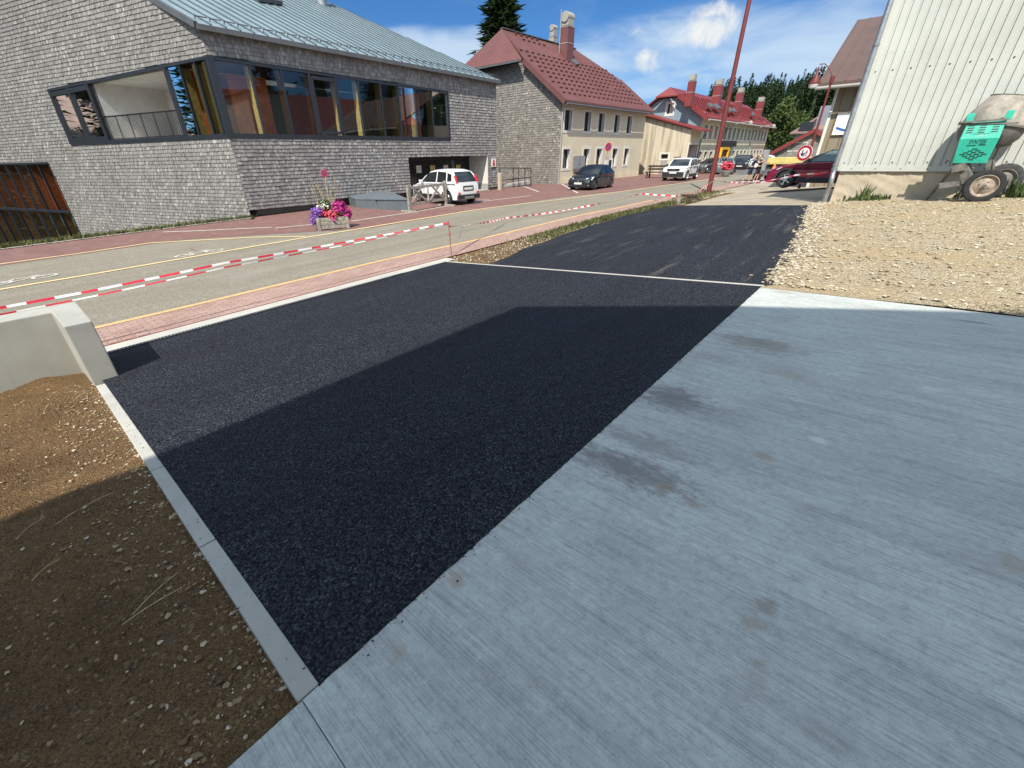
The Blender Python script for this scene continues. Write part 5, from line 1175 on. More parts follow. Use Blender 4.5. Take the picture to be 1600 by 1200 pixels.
def make_car(name, label, loc, heading, sp, group=None):
    """sp: outline and greenhouse measures of one kind of car"""
    root = thing(name, label, sp.get('cat', 'car'), loc, heading, group)
    L, wd, r = sp['L'], sp['W'] / 2, sp['r']; xf, xr = sp['xf'], sp['xr']; gc = sp.get('gc', .2); paint = sp['paint']
    # side outline, from rear bottom over the top to the front bottom, then back along the sills with the arches
    top = sp['outline']; ra = r * 1.14
    def bottom():
        z0 = gc; pts = [(top[-1][0] - .05, z0)]
        for cx in (xf, xr):
            h = math.asin(max(-1, min(1, (z0 - r) / ra))); pts += [(cx + ra * math.cos(t), r + ra * math.sin(t)) for t in [lerp(h, math.pi - h, i / 12) for i in range(13)]]
        pts.append((top[0][0] + .05, z0)); return pts
    out = top + bottom(); n = len(out); nt = len(top); cx_ = (top[0][0] + top[-1][0]) / 2
    secs = [(-1, .045, .03), (-.965, .012, .008), (-.8, 0, 0), (.8, 0, 0), (.965, .012, .008), (1, .045, .03)]
    mb = MB(); vs = []; fs = []
    for f, i1, i2 in secs:
        for k, (x, z) in enumerate(out):
            # plan taper: the ends of the car are narrower than its middle
            u = abs((x - cx_) / (L / 2)); y = f * wd * (1 - .13 * max(0, u - .62) / .38 * (1 if abs(f) > .9 else .6))
            if k < nt: z = z - (i1 if abs(f) > .9 else 0) + (0 if abs(f) > .9 else .015); x = x - (i1 * 1.6 if x > cx_ else -i1 * 1.6) * (u > .8)
            vs.append((x, y, z))
    for j in range(len(secs) - 1):
        for k in range(n): fs.append((j * n + k, j * n + (k + 1) % n, (j + 1) * n + (k + 1) % n, (j + 1) * n + k))
    poly = [Vector((x, z, 0)) for x, z in out]
    for t in tessellate_polygon([poly]): fs.append(tuple(t)); fs.append(tuple(i + (len(secs) - 1) * n for i in t[::-1]))
    mb.add(vs, fs); body = mb.build('body', paint, root, True, True)
    # cabin: belt to roof
    g = sp['cab']; zb = g['belt']; zt = sp['H']; wb, wt = wd * .95, wd * g.get('wt', .76); xa, xb, xc, xd = g['x']; zr_ = g.get('zrear', zb)
    def side_pt(x, z, sgn): t = (z - zb) / (zt - zb); return (x, sgn * lerp(wb, wt, t), z)
    cb = MB(); crown = .08; prof = [(xa, zb - .04), (lerp(xa, xb, .5), lerp(zb, zt - crown, .52)), (xb, zt - crown), (lerp(xb, xc, .35), zt), (lerp(xb, xc, .75), zt - .01), (xc, zt - crown * 1.2), (lerp(xc, xd, .5), lerp(zt - crown, zr_, .45)), (xd, zr_ - .04)]
    vs = []; fs = []; m = len(prof); ys = (-1, -.86, -.4, .4, .86, 1)
    for f in ys:
        for x, z in prof:
            t = max(0, (z - zb) / (zt - zb)); y = f * lerp(wb, wt, t); vs.append((x - (0.10 * abs(f) ** 3 if x > (xb + xc) / 2 and t < .98 else -.05 * abs(f) ** 3) * 1, y, z - (.035 * abs(f) ** 4 if t > .5 else 0)))
    for j in range(len(ys) - 1):
        for k in range(m - 1): fs.append((j * m + k, j * m + k + 1, (j + 1) * m + k + 1, (j + 1) * m + k))
    fs.append(tuple(range(m))); fs.append(tuple(range((len(ys) - 1) * m, len(ys) * m))[::-1])
    cb.add(vs, fs); cb.build('cabin', sp.get('roofpaint', paint), root, True, True)
    gl = sp.get('glass', M['car_glass'])
    def cabpt(k, s_, f, off):  # point on the sloping front or rear faces
        (x0, z0), (x1, z1) = prof[k], prof[k + 1]; x, z = lerp(x0, x1, s_), lerp(z0, z1, s_); t = max(0, (z - zb) / (zt - zb)); y = f * lerp(wb, wt, t)
        x -= (0.10 * abs(f) ** 3 if x > (xb + xc) / 2 and t < .98 else -.05 * abs(f) ** 3); d = Vector((z1 - z0, 0, x0 - x1)).normalized(); d = d if d.z > 0 else -d
        return Vector((x, y, z - (.035 * abs(f) ** 4 if t > .5 else 0))) + d * off
    def front_glass(ks, s0, s1, w, name):
        gm = MB(); N = 6; ss = [(ks[0], s0), (ks[0], 1.), (ks[1], 0.), (ks[1], s1)]; vs = []; fs = []
        for k, s_ in ss:
            for i in range(N + 1): vs.append(cabpt(k, s_, lerp(-w, w, i / N), .012))
        for j in range(3):
            for i in range(N): q = j * (N + 1) + i; fs.append((q, q + 1, q + N + 2, q + N + 1))
        gm.add(vs, fs); return gm.build(name, gl, root, True, True)
    front_glass((0, 1), .22, .93, .88, 'windscreen'); front_glass((5, 6), .14, .86, .80, 'rear_window')
    for sgn in (-1, 1):
        for a in g['panes']:
            gm = MB(); p = [Vector(side_pt(x, z, sgn)) + Vector((0, sgn * .012, 0)) for x, z in a]; gm.add(p, [tuple(range(len(p)))]); gm.build('side_window', sp.get('sideglass', gl), root, True)
    for sgn in (-1, 1):
        for x in (xf, xr): make_wheel(root, x, sgn * (wd - .115), r, .21, sp.get('spokes', 5), M['tyre'], sp.get('rim', M['rim']), sgn)
    ub = MB(); ub.box((cx_, 0, gc + .22), (L * .86, wd * 1.25, .34)); ub.box((cx_, 0, gc + .2), ((xf - xr) - 2.3 * r, wd * 1.9, .3)); ub.build('underbody', M['plastic_black'], root, True)
    def patch(name, mat, pts, th=.02, d=(1, 0, 0), par=root):
        p = MB(); p.prism(pts, Vector(d) * th); return p.build(name, mat, par, True, False, th * .3)
    for (name, mat, pts, th, d, mir) in sp.get('bits', []):
        patch(name, mat, pts, th, d)
        if mir: patch(name, mat, [(x, -y, z) for x, y, z in pts][::-1], th, (d[0], -d[1], d[2]))
    for sgn in (-1, 1):
        mm = MB(); x, z = g['mirror']; mm.box((x, sgn * (wd + .07), z), (.1, .2, .13)); mm.build('mirror', sp.get('mirrormat', paint), root, True, True, .03)
        for x, z in g.get('handles', []): hm = MB(); hm.box((x, sgn * (wd + .005), z), (.16, .03, .03)); hm.build('door_handle', sp.get('handlemat', paint), root, True, False, .008)
        for x in g.get('seams', []): sm_ = MB(); sm_.box((x, sgn * (wd - .006), (zb + gc) / 2 + .12), (.012, .03, (zb - gc) * .72)); sm_.build('door_seam', M['plastic_black'], root, True)
        if sp.get('clad'):
            c_ = MB()
            for cx in (xf, xr):
                q = [(cx + ra * math.cos(t), sgn * (wd + .004), r + ra * math.sin(t)) for t in [lerp(-.1, math.pi + .1, i / 14) for i in range(15)]]; q2 = [(cx + (ra + .075) * math.cos(t), sgn * (wd + .004), r + (ra + .075) * math.sin(t)) for t in [lerp(-.1, math.pi + .1, i / 14) for i in range(15)]]
                c_.add(q + q2, [(i, i + 1, i + 16, i + 15) for i in range(14)])
            c_.box(((xf + xr) / 2, sgn * (wd - .005), gc + .12), ((xf - xr) - 2 * ra, .04, .2)); c_.build('side_cladding', M['plastic_black'], root, True)
    return root
def quadx(x, y0, y1, z0, z1, x2=None): x2 = x if x2 is None else x2; return [(x, y0, z0), (x, y1, z0), (x2, y1, z1), (x2, y0, z1)]

# small white hatchback seen from behind (rear towards us)
PANDA = dict(L=3.68, W=1.66, H=1.56, r=.30, xf=1.15, xr=-1.17, gc=.24, paint=M['car_white'], rim=M['rim'], spokes=7, clad=True, handlemat=M['plastic_black'],
    outline=[(-1.80, .36), (-1.84, .52), (-1.80, .75), (-1.78, .98), (-1.3, 1.0), (0, .99), (.8, .97), (1.2, .92), (1.52, .82), (1.72, .66), (1.80, .42)],
    cab=dict(belt=.96, zrear=.99, wt=.75, x=(1.12, .30, -1.42, -1.78), mirror=(.72, 1.03), handles=[(-.15, .84), (-1.0, .86)], seams=[.62, -.42, -1.2],
             panes=[[(.82, 1.0), (.30, 1.40), (-.33, 1.46), (-.33, 1.0)], [(-.42, 1.0), (-.42, 1.46), (-1.05, 1.43), (-1.12, 1.0)], [(-1.2, 1.04), (-1.15, 1.40), (-1.45, 1.34), (-1.52, 1.06)]]),
    bits=[('tail_lamp', M['lamp_red'], quadx(-1.76, .58, .70, .98, 1.30, -1.60), .04, (-1, 0, 0), True), ('number_plate', M['plate'], quadx(-1.845, -.26, .26, .66, .77), .02, (-1, 0, 0), False),
          ('plate_recess', M['plastic_black'], quadx(-1.835, -.33, .33, .62, .84), .012, (-1, 0, 0), False), ('bumper_trim', M['plastic_black'], quadx(-1.845, -.70, .70, .27, .46), .05, (-1, 0, 0), False), ('skid_plate', M['rim'], quadx(-1.86, -.3, .3, .28, .38), .05, (-1, 0, 0), False), ('reflector', M['lamp_red'], quadx(-1.84, .52, .66, .50, .57), .03, (-1, 0, 0), True),
          ('headlight', M['headlamp'], quadx(1.72, .45, .74, .6, .82, 1.62), .05, (1, 0, 0), True)])
PANDA['roofpaint'] = M['car_white']
# black five-door hatchback, front towards us
IBIZA = dict(L=4.05, W=1.70, H=1.445, r=.31, xf=1.28, xr=-1.20, gc=.17, paint=M['car_black'], rim=M['rim_dark'], spokes=6,
    outline=[(-1.95, .3), (-2.0, .5), (-1.97, .72), (-1.85, .95), (-1.2, .97), (0, .93), (.75, .90), (1.25, .83), (1.7, .72), (1.96, .58), (2.03, .42), (2.0, .25)],
    cab=dict(belt=.90, zrear=.95, wt=.74, x=(1.02, .15, -1.15, -1.80), mirror=(.62, .98), handles=[(-.2, .78), (-1.1, .82)], seams=[.6, -.4],
             panes=[[(.78, .95), (.18, 1.31), (-.38, 1.35), (-.38, .95)], [(-.46, .95), (-.46, 1.35), (-1.0, 1.31), (-1.32, 1.02)]]),
    bits=[('headlight', M['headlamp'], [(1.90, .40, .52), (1.72, .80, .58), (1.45, .82, .76), (1.78, .44, .68)], .05, (.8, .2, .5), True), ('grille', M['plastic_black'], quadx(2.005, -.42, .42, .48, .6), .03, (1, 0, 0), False), ('number_plate', M['plate'], quadx(2.035, -.26, .26, .36, .47), .02, (1, 0, 0), False), ('badge', M['chrome'], quadx(2.03, -.06, .06, .50, .59), .02, (1, 0, 0), False), ('lower_grille', M['plastic_black'], quadx(2.01, -.6, .6, .22, .33), .03, (1, 0, 0), False), ('fog_light', M['headlamp'], quadx(1.95, .58, .72, .28, .36), .05, (1, 0, 0), True), ('tail_lamp', M['lamp_red'], quadx(-1.90, .48, .66, .75, .90), .05, (-1, 0, 0), True)])
# white off-roader with roof rails, front towards us
DUSTER = dict(L=4.31, W=1.82, H=1.62, r=.345, xf=1.36, xr=-1.31, gc=.26, paint=M['car_white'], rim=M['rim'], spokes=6, clad=True, cat='car', mirrormat=M['plastic_black'], handlemat=M['plastic_black'],
    outline=[(-2.05, .4), (-2.1, .6), (-2.06, .85), (-1.98, 1.06), (-1.2, 1.08), (0, 1.05), (.85, 1.05), (1.4, 1.01), (1.9, .93), (2.08, .80), (2.12, .6), (2.1, .38)],
    cab=dict(belt=1.03, zrear=1.08, wt=.80, x=(1.08, .35, -1.62, -2.0), mirror=(.72, 1.12), handles=[(-.15, .93), (-1.05, .95)], seams=[.68, -.38, -1.2],
             panes=[[(.85, 1.08), (.38, 1.46), (-.33, 1.52), (-.33, 1.08)], [(-.42, 1.08), (-.42, 1.52), (-1.15, 1.50), (-1.2, 1.08)], [(-1.3, 1.12), (-1.26, 1.47), (-1.6, 1.42), (-1.72, 1.15)]]),
    bits=[('headlight', M['headlamp'], [(2.06, .50, .72), (1.90, .86, .74), (1.78, .86, .93), (1.98, .52, .90)], .05, (1, .15, .2), True), ('grille', M['plastic_black'], quadx(2.10, -.48, .48, .72, .90), .03, (1, 0, 0), False), ('badge', M['chrome'], quadx(2.13, -.12, .12, .77, .86), .02, (1, 0, 0), False), ('bumper', M['plastic_black'], quadx(2.08, -.82, .82, .30, .66), .07, (1, 0, 0), False), ('number_plate', M['plate'], quadx(2.155, -.27, .27, .54, .65), .02, (1, 0, 0), False),
          ('tail_lamp', M['lamp_red'], quadx(-2.04, .58, .74, .8, 1.0), .05, (-1, 0, 0), True), ('roof_rail', M['plastic_black'], [(.25, .66, 1.63), (-1.5, .66, 1.63), (-1.5, .66, 1.70), (.25, .66, 1.70)], .05, (0, 1, 0), True)])
# maroon crossover, seen from its left side
CROSS = dict(L=4.42, W=1.80, H=1.58, r=.345, xf=1.40, xr=-1.24, gc=.23, paint=M['car_maroon'], rim=M['rim'], spokes=5, clad=True, mirrormat=M['car_black'], roofpaint=M['car_black'], sideglass=M['car_glass_pale'],
    outline=[(-2.1, .38), (-2.16, .6), (-2.1, .85), (-2.0, 1.05), (-1.2, 1.08), (0, 1.03), (.7, 1.02), (1.25, .96), (1.75, .87), (2.05, .74), (2.2, .52), (2.2, .30)],
    cab=dict(belt=1.0, zrear=1.06, wt=.76, x=(1.15, .05, -1.35, -2.0), mirror=(.72, 1.10), handles=[(-.25, .92), (-1.2, .95)], seams=[.75, -.42],
             panes=[[(.72, 1.04), (.12, 1.42), (-.40, 1.48), (-.40, 1.06)], [(-.5, 1.06), (-.5, 1.48), (-1.1, 1.45), (-1.55, 1.14)]]),
    bits=[('headlight', M['headlamp'], [(2.12, .45, .66), (1.80, .86, .72), (1.62, .87, .82), (2.0, .48, .78)], .04, (.8, .3, .4), True), ('grille', M['plastic_black'], quadx(2.2, -.6, .6, .45, .66), .03, (1, 0, 0), False), ('bumper_trim', M['plastic_black'], quadx(2.19, -.8, .8, .24, .38), .04, (1, 0, 0), False), ('number_plate', M['plate'], quadx(2.235, -.26, .26, .36, .47), .02, (1, 0, 0), False), ('tail_lamp', M['lamp_red'], quadx(-2.08, .5, .76, .82, .98), .05, (-1, 0, 0), True)])
def placed(u, v, s=None):
    p = hit(u, v); return p
def car_at(spec, name, label, near_px, wheel_xy, heading, group=None):
    """put the wheel with local position wheel_xy on the ground where the photo shows it"""
    p = hit(*near_px); c, s = math.cos(heading), math.sin(heading); x, y = wheel_xy
    o = Vector((p.x - (c * x - s * y), p.y - (s * x + c * y), 0)); o.z = TS(o)
    return make_car(name, label, o, heading, spec, group)
car_at(PANDA, 'parked_car', 'small white hatchback with red upright tail lamps parked by the hall entrance', (735, 316.5), (-1.17, -.70), RZ + R(86) , 'cars parked along the street')
car_at(IBIZA, 'parked_car', 'black five-door hatchback parked before the cream house', (927, 297), (1.28, .74), RZ + R(180 + 4), 'cars parked along the street')
car_at(DUSTER, 'parked_car', 'white off-road car with black bumper and roof rails beside the lean-to', (1070, 282.5), (1.36, .8), RZ + R(180 + 3), 'cars parked along the street')
p = hit(1222, 299.5); hd = RZ + R(90)
car_at(CROSS, 'parked_car', 'maroon crossover with alloy wheels and a black roof behind the shed corner', (1222, 299.5), (1.40, .80), hd - R(2), 'cars parked along the street')
# distant cars along the long building
G1 = dict(IBIZA); G1['paint'] = M['car_grey']; G1['rim'] = M['rim']; G2 = dict(IBIZA); G2['paint'] = M['car_silver']; G2['rim'] = M['rim']; G3 = dict(DUSTER); G3['paint'] = M['car_black']; G3['clad'] = False; G3['bits'] = [b for b in DUSTER['bits'] if b[0] != 'bumper']; G4 = dict(CROSS); G4['paint'] = M['car_white']; G4['roofpaint'] = M['car_white']
car_at(G1, 'parked_car', 'dark grey hatchback half hidden by the red-brown pole, its nose to the left', (1104, 271), (1.28, .74), RZ + R(180 - 25), 'cars parked along the street')
car_at(G2, 'parked_car', 'teal-grey hatchback behind the grey street sign and red flowers', (1143, 272), (-1.2, -.74), RZ + R(20), 'cars parked along the street')
car_at(G3, 'parked_car', 'black off-road car with its front to the viewer before the long building', (1154, 269), (1.36, .0), RZ + R(180 + 8), 'cars parked along the street')
car_at(G4, 'parked_car', 'white car seen between the upright grey panel and the yellow truck bed', (1203, 268), (-1.24, -.7), RZ + R(95), 'cars parked along the street')
# pale yellow truck bed, and a dark off-road car parked far behind it
td = RZ + R(90 - 8); tl = hit(1238, 270)
tk = thing('flatbed_truck', 'pale yellow truck bed with dark wheels standing behind the maroon car', 'truck', tl, td)
mb = MB(); mb.box((0, 0, .85), (4.6, 2.1, .14)); mb.box((0, 1.02, 1.1), (4.6, .06, .5)); mb.box((0, -1.02, 1.1), (4.6, .06, .5)); mb.box((2.28, 0, 1.1), (.06, 2.0, .5)); mb.build('flat_bed', M['bed_yellow'], tk, True, False, .02)
mb = MB(); mb.box((0, 0, .62), (4.4, .9, .25)); mb.build('chassis', M['plastic_black'], tk, True)
for x in (1.3, -1.2):
    for sgn in (-1, 1): make_wheel(tk, x, sgn * .85, .36, .26, 5, M['tyre'], M['rim_dark'], sgn)
mb = MB(); mb.box((-3.2, 0, 1.35), (1.5, 2.0, 1.8)); mb.build('cab', M['car_white'], tk, True, False, .1)
JEEP = dict(DUSTER); JEEP['paint'] = M['car_grey']; JEEP['rim'] = M['rim_dark']; JEEP['glass'] = M['car_glass_pale']
car_at(JEEP, 'parked_car', 'dark grey off-road car far behind the yellow truck bed by the shingled gable', (1228, 255), (1.36, .8), RZ + R(84), 'cars parked along the street')
# trailer with an upright grey panel
pt = 0; pt2 = 0
tr_ = thing('trailer', 'low trailer with red lamps carrying the tall grey panel', 'trailer', hit(1192, 283), RZ + R(75))
mb = MB(); mb.box((.2, 0, .48), (3.2, 1.5, .1)); mb.box((.2, .72, .62), (3.2, .05, .28)); mb.box((.2, -.72, .62), (3.2, .05, .28)); mb.build('bed', M['galv'], tr_, True)
for sgn in (-1, 1): make_wheel(tr_, .1, sgn * .82, .28, .16, 4, M['tyre'], M['rim_dark'], sgn)
mb = MB(); mb.box((-1.43, -.5, .42), (.06, .3, .12)); mb.box((-1.43, .5, .42), (.06, .3, .12)); mb.build('tail_lamp', M['lamp_red'], tr_, True)
bs, bc, bz = scz(hit(1192, 283)); PP = Plane(W(bs + .1, 0), -B); xa = PP.px(1182, 272)[0]; xb = PP.px(1191, 272)[0]; za = PP.px(1186, 276)[1]; zb2 = PP.px(1197, 234)[1]
mb = MB(); mb.box(PP.p((xa + xb) / 2 + .1, (za + zb2) / 2, .0), (abs(xb - xa), .12, zb2 - za), PP.rz()); tag(mb.build('upright_panel', M['sign_grey'], bevel=.01), 'tall pale grey panel standing upright on the trailer beside two people', 'panel')
mb = MB(); q = hit(1204, 282); q.z += .68; mb.lathe([(.22, 0), (.2, .08), (.05, .5), (.0, .52)], q - Vector((0, 0, .1)), (0, 0, 1), 10); tag(mb.build('orange_cone', M['orange_plastic']), 'orange plastic cone on the trailer behind the maroon bonnet', 'cone')
# ================================================================== street furniture and building-site things
# tall oxide-red lamp post whose top is out of the picture
pp = hit(1107, 301); pole = thing('lamp_post', 'tall oxide-red lamp post rising out of the picture beside the road', 'lamp post', pp, RZ)
mb = MB(); mb.tube([pp - Vector((0, 0, .1)), pp + Vector((0, 0, 5)), pp + Vector((0, 0, 10.6))], [.125, .105, .085], 12); mb.build('pole', M['pole_red'], pole, smooth=True)
mb = MB(); t_ = pp + Vector((0, 0, 10.5)); mb.tube([t_, t_ + B * .5 + Vector((0, 0, .5)), t_ + B * 1.3 + Vector((0, 0, .6))], .04, 8); ha = mb.build('arm', M['pole_red'], pole, smooth=True)
mb = MB(); mb.lathe([(.05, .45), (.12, .4), (.3, .1), (.26, 0), (.2, -.2), (0, -.22)], t_ + B * 1.3 + Vector((0, 0, .2)), (0, 0, 1), 12); mb.build('lantern', M['pole_red'], ha, smooth=True)
mb = MB(); mb.tube([pp + Vector((0, 0, -.02)), pp + Vector((0, 0, .05))], .2, 12); mb.box(pp + B * -.0 - A * .11 + Vector((0, 0, .7)), (.02, .14, .4), RZ); mb.build('base_plate', M['pole_red'], pole)
# second lamp post with its lantern in view, behind the maroon car
ls = 26.5; b0_ = onS(1258, 262, ls); b0_.z = TS(b0_); lt = onS(1297, 121, ls)
lp = thing('street_lamp', 'slim oxide-red street lamp with a curved arm and hanging lantern before the forest', 'lamp post', b0_, RZ)
mb = MB(); top_ = Vector((b0_.x, b0_.y, lt.z)); mb.tube([b0_, top_], [.06, .04], 10); mb.tube([top_ - Vector((0, 0, .2)), top_ + Vector((0, 0, .04))], .08, 10); mb.build('pole', M['pole_red'], lp, smooth=True)
lh = onS(1279, 107, ls); PQ2 = Plane(b0_, B); ar = MB(); d_ = Vector((lh.x - top_.x, lh.y - top_.y, 0))
ar.tube([top_, top_ + d_ * .3 + Vector((0, 0, .3)), top_ + d_ * .7 + Vector((0, 0, .52)), top_ + d_ + Vector((0, 0, .52))], .022, 8); a_o = ar.build('arm', M['pole_red'], lp, smooth=True)
mb = MB(); c_ = top_ + d_ + Vector((0, 0, -.18)); mb.lathe([(.02, .62), (.04, .5), (.05, .34), (.22, .06), (.21, .0)], c_, (0, 0, 1), 12); mb.build('lamp_shade', M['pole_red'], a_o, smooth=True); mb = MB(); mb.lathe([(.2, .0), (.16, -.14), (0, -.17)], c_, (0, 0, 1), 12); mb.build('lamp_glass', M['lamp_glass'], a_o, smooth=True)

# round signs
def disc(mb, c, n, r0, r1, off, k=28):
    n = Vector(n).normalized(); u = n.cross(Vector((0, 0, 1))).normalized(); w = Vector((0, 0, 1)); c = Vector(c) + n * off
    for i in range(k):
        t0, t1 = 2 * math.pi * i / k, 2 * math.pi * (i + 1) / k; P = lambda t, r: c + (u * math.cos(t) + w * math.sin(t)) * r
        if r0: mb.quad(P(t0, r0), P(t1, r0), P(t1, r1), P(t0, r1))
        else: mb.add([c, P(t0, r1), P(t1, r1)], [(0, 1, 2)])
def sign_plate(root, c, n, r):
    mb = MB(); mb.lathe([(0, -.015), (r, -.015), (r, .0), (0, .0)], c, n, 28); return mb.build('disc', M['white'], root)
ss = ls - .16; sc0 = onS(1257, 239, ss); nrm_ = (-A * .92 + B * .3 ).normalized()
rs = thing('priority_sign', 'round red-ringed sign with a black and a red arrow above the maroon car', 'sign', Vector((sc0.x, sc0.y, TS(sc0))), RZ)
dpt = O_.copy(); rr = abs((onS(1257, 226.5, ss) - sc0).z)
sp_ = sign_plate(rs, sc0, nrm_, rr); u_ = nrm_.cross(Vector((0, 0, 1))).normalized()
mb = MB(); disc(mb, sc0, nrm_, rr * .68, rr * .96, .006); mb.build('red_ring', M['sign_red'], sp_)
def arrow(mb, c, up, w, h, off):
    Z = Vector((0, 0, 1)) * (1 if up else -1); q = lambda x, z: c + u_ * x + Z * z + nrm_ * off
    mb.quad(q(-w * .22, -h), q(w * .22, -h), q(w * .22, h * .1), q(-w * .22, h * .1)); mb.add([q(-w * .75, h * .1), q(w * .75, h * .1), q(0, h)], [(0, 1, 2)])
rgt = 1 if u_.dot(B) < 0 else -1
mb = MB(); arrow(mb, sc0 - u_ * rgt * rr * .27, False, rr * .30, rr * .42, .007); mb.build('black_arrow', M['sign_black'], sp_)
mb = MB(); arrow(mb, sc0 + u_ * rgt * rr * .27, True, rr * .2, rr * .42, .007); mb.build('red_arrow', M['sign_red'], sp_)
mb = MB(); b_ = sc0 - nrm_ * .05; mb.box(b_, (.25, .06, .05), RZ); mb.build('bracket', M['galv'], rs)
def no_parking(sc0, rr, label, nrm_, extra=None, postmat='galv'):
    o = thing('parking_ban_sign', label, 'sign', Vector((sc0.x, sc0.y, TS(sc0))), RZ); sp = sign_plate(o, sc0, nrm_, rr); u_ = nrm_.cross(Vector((0, 0, 1))).normalized()
    mb = MB(); disc(mb, sc0, nrm_, 0, rr * .76, .005); mb.build('violet_face', M['sign_blue'], sp); mb = MB(); disc(mb, sc0, nrm_, rr * .74, rr * .98, .007)
    q = lambda x, z: sc0 + u_ * x * rr + Vector((0, 0, z * rr)) + nrm_ * .009; mb.quad(q(-.62, .46), q(-.46, .62), q(.62, -.46), q(.46, -.62)); mb.build('red_ring', M['red_paint'], sp)
    b_ = sc0 - nrm_ * .04; mb = MB(); mb.tube([Vector((b_.x, b_.y, TS(b_))), b_ + Vector((0, 0, rr * .8))], .022, 8); mb.build('post', M[postmat], o); return o
p0_ = onC(506.5, 270.5, 19.2); no_parking(p0_, abs((onC(506.5, 264.5, 19.2) - p0_).z) , 'small faded no-parking sign on a post before the shingled wall behind the flower trough', -(B * .9 + A * .35).normalized(), None, 'old_render')
hb = hit(949, 292); hcs = B.dot(hb) + 1.6; p0_ = onC(950.5, 229.5, hcs); o = no_parking(p0_, abs((onC(950.5, 222.5, hcs) - p0_).z), 'violet no-parking sign on a post before the cream house windows', -(B * .85 + A * .5).normalized())
q = p0_ - Vector((0, 0, 1.0)); mb = MB(); mb.box(q, (.5, .03, .35), RZ); mb.build('sub_plate', M['paper'], o)
q = onC(951, 256, hcs + .3); cb_ = thing('notice_stand', 'small white framed notice standing beside the violet sign post', 'notice', Vector((q.x, q.y, TS(q))), RZ); mb = MB(); mb.box(q + Vector((0, 0, .0)), (1.2, .06, .75), RZ); mb.build('frame', M['white'], cb_); mb = MB(); mb.box(q + A * .18 - B * .034, (.36, .012, .5), RZ); mb.build('notice', M['sign_black'], cb_); mb = MB(); mb.tube([Vector((q.x, q.y, TS(q))), q], .04, 6); mb.build('post', M['galv'], cb_)
# grey street sign, red flowers and the yellow frame by the long building
gs_ = hit(1124, 275); g_s2 = A.dot(gs_); PN = Plane(W(g_s2, 0), -B); q = PN.px(1131, 250)
so = thing('street_sign', 'grey rectangular street sign with small emblems on a slim post', 'sign', gs_, RZ)
mb = MB(); a0 = PN.px(1126, 256); a1 = PN.px(1137, 245); mb.box(PN.p((a0[0] + a1[0]) / 2, (a0[1] + a1[1]) / 2, .05), (abs(a1[0] - a0[0]), .04, a1[1] - a0[1]), PN.rz()); sp_ = mb.build('panel', M['sign_grey'], so)
mb = MB(); xc, zc_ = (a0[0] + a1[0]) / 2, (a0[1] + a1[1]) / 2
for k, dx in enumerate((-.25, .05, .3)): mb.box(PN.p(xc + dx * .5, zc_ + .1 - .12 * (k % 2), .075), (.12, .012, .28), PN.rz())
mb.build('emblem', M['sign_black'], sp_)
mb = MB(); mb.tube([gs_, PN.p(xc, zc_, .0)], .04, 8); mb.build('post', M['galv'], so)
PLo_ = PLo; PLo = Plane(PLo_.P + PLo_.N * 1.5, A); PLo.N *= 1; PLo.P = PLo.P - PLo.N * 1.5 * 0; yq = PLo.px(1127, 247); yo = thing('yellow_frame', 'yellow metal frame box standing before the long building', 'box', PLo.p(yq[0], -.41, 0), RZ)
x0, x1 = PLo.px(1123, 240)[0], PLo.px(1134, 240)[0]; z1 = PLo.px(1128, 232)[1]; mb = MB()
for x in (x0, x1):
    for y in (-.15, .15): mb.beam(PLo.p(x, -.41, y), PLo.p(x, z1, y), .22, .22)
for z in (z1, z1 - 1.1): 
    for y in (-.15, .15): mb.beam(PLo.p(x0, z, y), PLo.p(x1, z, y), .22, .22)
    for x in (x0, x1): mb.beam(PLo.p(x, z, -.15), PLo.p(x, z, .15), .22, .22)
mb.build('frame', M['yellow_paint'], yo); mb = MB(); mb.prism([PLo.p(x0, z1 - .95, -.05), PLo.p(x1, z1 - .95, -.05), PLo.p(x1, z1 - .1, -.05), PLo.p(x0, z1 - .1, -.05)], PLo.N * .05); mb.build('panel', M['roof_brown'], yo); PLo = PLo_

# ------------------------------------------------------------------ flowers
def petals(par, name, c, rad, n, size, mat, flat=.8):
    mb = MB(); vs = []; fs = []; rn = []
    for _ in range(n):
        d = Vector((random.gauss(0, 1), random.gauss(0, 1), random.gauss(0, 1) * flat)).normalized() * (random.random() ** .4); p = Vector(c) + Vector((d.x * rad[0], d.y * rad[1], d.z * rad[2]))
        nn = (d + Vector((random.gauss(0, .4), random.gauss(0, .4), .5))).normalized(); u = nn.orthogonal().normalized(); w = nn.cross(u); k = len(vs); a = random.uniform(.6, 1.3) * size; t = random.uniform(0, 6.28)
        vs += [p + (u * math.cos(t + i * 1.257) + w * math.sin(t + i * 1.257)) * a + nn * a * .25 for i in range(5)]; fs.append(tuple(range(k, k + 5))); rn.append(random.random())
    mb.add(vs, fs); mb.attr = rn
    return mb.build(name, mat, par, fixn=False)
fa_, fb_ = hit(497, 361), hit(547, 356); fd = (fb_ - fa_); fd.z = 0; fL = fd.length; fd.normalize(); fn_ = Vector((-fd.y, fd.x, 0)); fh = .42
fo = thing('flower_trough', 'weathered timber trough overflowing with magenta, red and purple flowers', 'flower trough', fa_ + fd * fL / 2 + fn_ * .3, math.atan2(fd.y, fd.x))
cc = fa_ + fd * fL / 2 + fn_ * .3; mb = MB()
